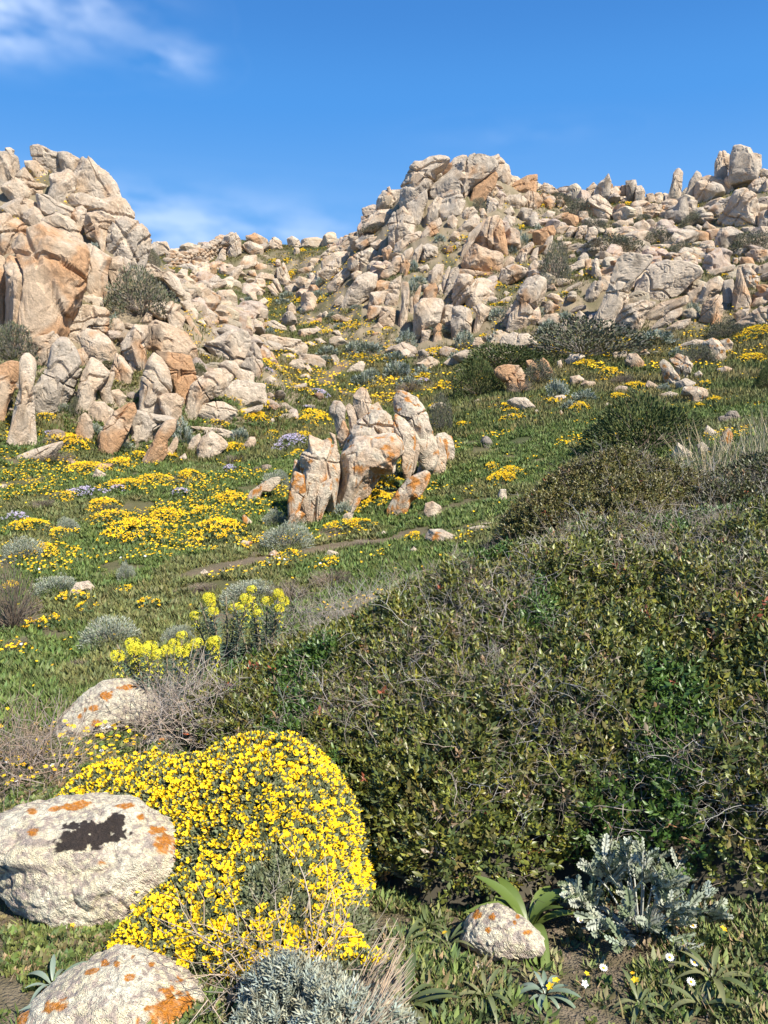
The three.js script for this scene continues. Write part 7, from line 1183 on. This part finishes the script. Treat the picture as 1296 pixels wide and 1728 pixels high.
[[0.06, -1.98, 16, 0.17, 0.024, 'large plantain rosette at the lower edge beside the grey cushion'], [0.28, -2.03, 12, 0.11, 0.016, 'plantain rosette on bare soil below the small lichened stone'], [0.20, -2.32, 14, 0.11, 0.012, 'fine-leaved rosette on bare soil left of the small lichened stone'], [0.06, -2.30, 12, 0.12, 0.013, 'fine-leaved rosette at the edge of the yellow bush'], [0.45, -2.06, 11, 0.10, 0.018, 'grey-green rosette right of the bare soil at the lower edge'], [0.70, -2.02, 12, 0.12, 0.014, 'thin-leaved rosette among small yellow flowers at the lower edge'], [0.93, -2.10, 13, 0.15, 0.02, 'long-leaved rosette below the large silver plant'], [-0.02, -2.12, 10, 0.12, 0.018, 'plantain rosette where the last yellow flowers trail'], [-0.88, -2.02, 10, 0.13, 0.022, 'blue-green rosette left of the lichen-streaked boulder'], [0.14, -2.44, 10, 0.09, 0.012, 'small rosette in front of the grey-green lobed plant'], [0.36, -2.18, 9, 0.08, 0.012, 'tiny rosette touching the small lichened stone'], [-0.95, -2.12, 8, 0.12, 0.02, 'upright pale rosette near the corner below the crusted boulder'], [0.86, -2.0, 10, 0.11, 0.018, 'dark rosette in the corner with white daisies']].forEach(([x, z, n, l, w, t], k) => rosette('rosette_plant', t, 'rosette plant', 'leaf rosettes on the near ground', x, z, n, l, w, k === 8 || k === 11 || k === 4 ? [[0.20, 0.25, 0.19], [0.16, 0.21, 0.14]] : G1, 500 + k, 0.4));
// daisies
{ const pet = [0, 1].map((v) => { const c = new Cloud(); for (let k = 0; k < 14; k++) { const a = k / 14 * 6.28; c.add(leafShape(0.010, 0.0035, 0.1, 0), aim(V(Math.cos(a) * 0.002, 0, Math.sin(a) * 0.002), V(Math.cos(a), 0.25, Math.sin(a)), 1.57 - a, 1), [0.78, 0.77, 0.76]); } return c.geometry(); }), eye = new THREE.SphereGeometry(0.004, 8, 6), eyeM = new THREE.MeshStandardMaterial({ name: 'daisy_eye', color: new THREE.Color().setRGB(0.75, 0.45, 0.02), roughness: 0.9 }), stemG = new Cloud().add(tubeShape([[0, -0.06, 0], [0, 0, 0]], 0.0012, 0.001, 4), null, [0.12, 0.16, 0.05]).geometry();
  [[0.63, -2.40, 'white daisy beside the broad strap leaves'], [0.83, -2.16, 'white daisy on the clover below the large silver plant'], [0.89, -2.13, 'white daisy touching the long-leaved rosette'], [0.85, -2.05, 'white daisy lowest of those below the silver plant'], [0.63, -2.13, 'half-open white daisy left of the thin-leaved rosette'], [0.95, -2.3, 'white daisy at the margin beyond the silver plant']].forEach(([x, z, t], k) => { const o = new THREE.Group(); const p = part(o, pet[k % 2], M.petal, 'petals'); part(o, eye, eyeM, 'flower_centre'); part(o, stemG, M.leaf, 'stem'); p.scale.setScalar(1.05); o.position.set(x, groundH(x, z) + 0.055, z); o.rotation.set(0.35, k, 0.1); o.scale.setScalar(1.1); tag(o, 'daisy', t, 'daisy', 'white daisies on the near ground'); }); }

// ---------------------------------------------------------------- bare grey twig tangles and dry grass
function tangle(label, x, z, r, h, n, seed, col) {
  const rnd = chance(seed), o = new THREE.Group(), m = twigs.map(() => [[], []]); o.position.set(x, groundH(x, z), z);
  for (let k = 0; k < n; k++) { const a = rnd() * 6.28, q = Math.sqrt(rnd()), px = Math.cos(a) * q * r, pz = Math.sin(a) * q * r * 0.7, v = k % 4; m[v][0].push(aim(V(px, groundH(x + px, z + pz) - o.position.y + h * rnd() * (1 - 0.6 * q), pz), V(rnd() * 2 - 1, rnd() * 1.1 - 0.1, rnd() * 2 - 1), rnd() * 6, 0.14 + 0.22 * rnd())); m[v][1].push(vary(col, rnd, 0.35)); }
  m.forEach(([a, c], v) => a.length && scatter('bare_twigs', twigs[v], M.twig, a, c, o)); tag(o, 'twig_tangle', label, 'dry brush', 'tangles of bare grey twigs');
}
tangle('tangle of bare grey twigs between the spurge and the wide bush', -0.88, -4.0, 0.42, 0.34, 420, 21, [0.36, 0.30, 0.25]);
tangle('tangle of bare twigs left of the yellow bush above the crusted boulder', -1.72, -3.55, 0.30, 0.18, 230, 22, [0.32, 0.25, 0.20]);
tangle('small grey twig tangle along the crest of the wide bush by the path', -0.35, -6.1, 0.55, 0.22, 260, 23, [0.33, 0.29, 0.25]);
tangle('sparse bare twigs on the bank above the dark evergreen bush', 3.9, -8.3, 0.9, 0.5, 260, 24, [0.36, 0.31, 0.27]);
tangle('low dry stems against the near edge of the grey cushion', -0.30, -2.14, 0.16, 0.08, 90, 25, [0.42, 0.34, 0.26]);
{ const rnd = chance(19); [[4.6, -9.4, 0.5, 'tuft of tall pale dry grass on the bank near the curved rock'], [5.1, -10.4, 0.4, 'smaller tuft of dry grass farther up the bank'], [3.9, -9.6, 0.35, 'thin dry grass in front of the curved orange-tipped rock']].forEach(([x, z, r, t]) => { const o = new THREE.Group(), c = new Cloud(); for (let k = 0; k < 260; k++) { const a = rnd() * 6.28, q = Math.sqrt(rnd()) * r; c.add(bladeShape(0.45 + 0.4 * rnd(), 0.007, 0.5 * rnd()), aim(V(Math.cos(a) * q, 0, Math.sin(a) * q), V(rnd() - 0.5, 1.3, rnd() - 0.5), rnd() * 6, 1), vary(rnd() < 0.6 ? [0.42, 0.36, 0.24] : [0.14, 0.18, 0.07], rnd)); } part(o, c.geometry(), M.leaf, 'blades', 'stuff'); o.position.set(x, groundH(x, z), z); tag(o, 'dry_grass_tuft', t, 'dry grass', 'tufts of dry grass on the bank'); }); }

// ---------------------------------------------------------------- ground cover that nobody could count
{
  const rnd = chance(2024), tuft = (n, l, w, spread) => { const r = chance(n * 7 + 1), c = new Cloud(); for (let k = 0; k < n; k++) c.add(bladeShape(l * (0.6 + 0.6 * r()), w, 0.15 + 0.5 * r()), aim(V((r() - 0.5) * spread, 0, (r() - 0.5) * spread), V(r() - 0.5, 1.0, r() - 0.5), r() * 6.3, 1), vary(WHITE, r, 0.2)); return c.geometry(); };
  const herb = (n, l, w, flat) => { const r = chance(n * 13 + 3), c = new Cloud(); for (let k = 0; k < n; k++) { const a = k * 2.4, q = 0.5 * l * r(); c.add(leafShape(l * (0.6 + 0.5 * r()), w, 0.2, 0.2), aim(V(Math.cos(a) * q, 0.25 * l * r(), Math.sin(a) * q), V(Math.cos(a), flat + r(), Math.sin(a)), 1.57 - a + r(), 1), vary(WHITE, r, 0.2)); } return c.geometry(); };
  const kinds = [['grass', tuft(9, 0.062, 0.006, 0.07)], ['short_grass', tuft(11, 0.04, 0.005, 0.08)], ['ground_herbs', herb(12, 0.032, 0.024, 0.5)], ['ground_leaves', herb(9, 0.055, 0.018, 0.35)], ['far_grass', tuft(12, 0.09, 0.02, 0.26)]];
  const M_ = kinds.map(() => [[], []]);
  const put = (k, x, z, s, c) => { M_[k][0].push(aim(V(x, groundH(x, z) - 0.004, z), groundNormal(x, z).add(V(0.3 * (rnd() - 0.5), 0.4, 0.3 * (rnd() - 0.5))), rnd() * 6.3, s)); M_[k][1].push(c); };
  const greens = [[0.13, 0.175, 0.04], [0.095, 0.145, 0.03], [0.165, 0.195, 0.055], [0.20, 0.185, 0.085], [0.105, 0.15, 0.055]];
  // near ground
  for (let i = 0; i < 60000; i++) {
    const z = -1.0 - 4.1 * Math.pow(rnd(), 1.2), x = (rnd() * 2 - 1) * (0.62 * -z + 1.2); if (bigTop(x, z) > 0.2) continue;
    const bare = fbm(x * 2.1, 11, z * 2.1, 3) - 0.25 * smooth(0.35, 0.1, Math.abs(x - 0.3)) * smooth(-2.5, -2.2, z); if (bare < -0.03 && rnd() < 0.9) continue;
    const dead = rnd() < 0.10, left = x < -0.3, k = left ? (rnd() < 0.75 ? 2 : 1) : rnd() < 0.2 ? 0 : rnd() < 0.6 ? 3 : rnd() < 0.5 ? 2 : 1;
    put(k, x, z, 0.45 + 0.6 * rnd() * rnd() + 0.1, vary(dead ? [0.30, 0.22, 0.13] : greens[Math.floor(rnd() * greens.length)], rnd, 0.3));
  }
  // meadow
  for (let i = 0; i < 125000; i++) {
    const z = -4.2 - 15 * Math.pow(rnd(), 1.15), x = (rnd() * 2 - 1) * (0.66 * -z + 1.6); if (z > -7 && bigTop(x, z) > 0.2) continue;
    const pd = pathDist(x, z), f = fbm(x * 1.3, 15, z * 1.3, 3); if (pd < 0.26 * smooth(-0.25, 0.12, fbm(x * 0.7, 41, z * 0.7, 2)) + 0.3 * f || f < -0.22) continue;
    const fade = clamp((-z - 4) / 12), hue = fbm(x * 0.45, 20, z * 0.45, 2), c = vary(mix(greens[Math.floor(rnd() * greens.length)], hue > -0.1 ? [0.095, 0.16, 0.03] : [0.18, 0.175, 0.065], 0.5), rnd, 0.3);
    put(rnd() < 0.28 ? 0 : rnd() < 0.45 ? 2 : rnd() < 0.55 ? 3 : 1, x, z, (0.7 + 0.7 * rnd()) * (1 + 0.5 * fade), c);
  }
  // far slopes
  for (let i = 0; i < 80000; i++) {
    const z = -16 - 46 * rnd(), x = (rnd() * 2 - 1) * (0.70 * -z + 2), s = Math.hypot(...slopeAt(x, z)), f = fbm(x * 0.7, 25, z * 0.7, 3); if (pathDist(x, z) < 0.3) continue;
    if (rnd() > smooth(0.85, 0.38, s + 0.45 * f) + 0.03) continue;
    put(4, x, z, 0.75 + 0.8 * rnd(), vary(mix([0.12, 0.145, 0.04], [0.19, 0.17, 0.065], smooth(-0.2, 0.2, fbm(x * 0.5, 28, z * 0.5, 2))), rnd, 0.3));
  }
  kinds.forEach(([n, g], k) => scatter(n, g, M.leaf, M_[k][0], M_[k][1], null, ['long green grass on the meadow', 'short green grass on the meadow', 'small round-leaved herbs covering the near ground', 'small narrow-leaved herbs covering the ground', 'rough grass on the far slopes'][k], k < 2 || k === 4 ? 'grass' : 'herbs'));
  // loose yellow flowers sprinkled through the grass
  const fg = new Cloud().add(flowerShape(5, 0.016, 0.008), null, WHITE).geometry(), fm = [], fc = [], wm = [], wc = [];
  for (let i = 0; i < 60000; i++) {
    const z = -2.0 - 24 * Math.pow(rnd(), 0.9), x = (rnd() * 2 - 1) * (0.6 * -z + 0.8); if (z > -7 && bigTop(x, z) > 0.15) continue; if (pathDist(x, z) < 0.4) continue;
    const f = fbm(x * 0.6, 33, z * 0.6, 3) + 0.35 * fbm(x * 2.5, 35, z * 2.5, 2) - (x > 0 ? 0.10 : 0) + (z < -8.5 && z > -15 && x < -0.5 ? 0.13 : 0); if (f < 0.16 + (z > -4 ? 0.12 : 0) && rnd() > 0.012) continue;
    const m = aim(V(x, groundH(x, z) + 0.05 + 0.05 * rnd(), z), V(rnd() - 0.5, 1, rnd() - 0.2), rnd() * 6, 0.35 + 0.35 * rnd() + 1.1 * clamp(-z / 22)); if (rnd() < 0.05 && z > -9) { wm.push(m); wc.push([0.7, 0.7, 0.7]); } else { fm.push(m); fc.push(vary(YELLOW[Math.floor(rnd() * 3)], rnd, 0.15)); }
  }
  for (let i = 0; i < 40000; i++) {
    const z = -22 - 40 * rnd(), x = (rnd() * 2 - 1) * (0.5 * -z), f = fbm(x * 0.8, 53, z * 0.8, 3) + (Math.abs(x + 1.9 + 0.16 * (-z - 30)) < 2.6 ? 0.10 : x > 1.5 ? 0.02 : -0.04); if (f < 0.15) continue;
    fm.push(aim(V(x, groundH(x, z) + 0.08 + 0.10 * rnd(), z), V(rnd() - 0.5, 1, rnd() - 0.1), rnd() * 6, 1.6 + 1.3 * rnd())); fc.push(vary(YELLOW[Math.floor(rnd() * 3)], rnd, 0.15));
  }
  scatter('scattered_yellow_flowers', fg, M.petal, fm, fc, null, 'tiny yellow flowers sprinkled through the meadow grass', 'flowers');
  scatter('scattered_white_flowers', fg, M.petal, wm, wc, null, 'tiny white flowers sprinkled through the near grass', 'flowers');
  // gravel on bare soil
  const pg = rockGeometry([90, 0, 60, 70, -20, 90, -90, 30, -80, -50, 10, -90, 70, -60], 0.7, 't', 650, 3), pm = [], pc = [];
  for (let i = 0; i < 9000; i++) { const near = i < 5000, z = near ? -1.6 - 1.6 * rnd() : -5 - 8 * rnd(), x = (rnd() * 2 - 1) * (0.52 * -z + 0.2); if (!near && pathDist(x, z) > 0.45) continue; if (near && bigTop(x, z) > 0.1) continue; const s = near ? 0.002 + 0.006 * rnd() * rnd() : 0.004 + 0.02 * rnd() * rnd() * rnd(); pm.push(aim(V(x, groundH(x, z) + s * 0.3, z), V(rnd() - 0.5, 1, rnd() - 0.5), rnd() * 6, s)); const k = 0.6 + 0.6 * rnd(); pc.push([k, k * 0.95, k * 0.9]); }
  scatter('gravel', pg, M.crust, pm, pc, null, 'fine granite gravel on the bare soil', 'gravel');
}


scene.traverse((o) => { if (o.isMesh) { o.castShadow = true; o.receiveShadow = true; } });
renderer.render(scene, camera);
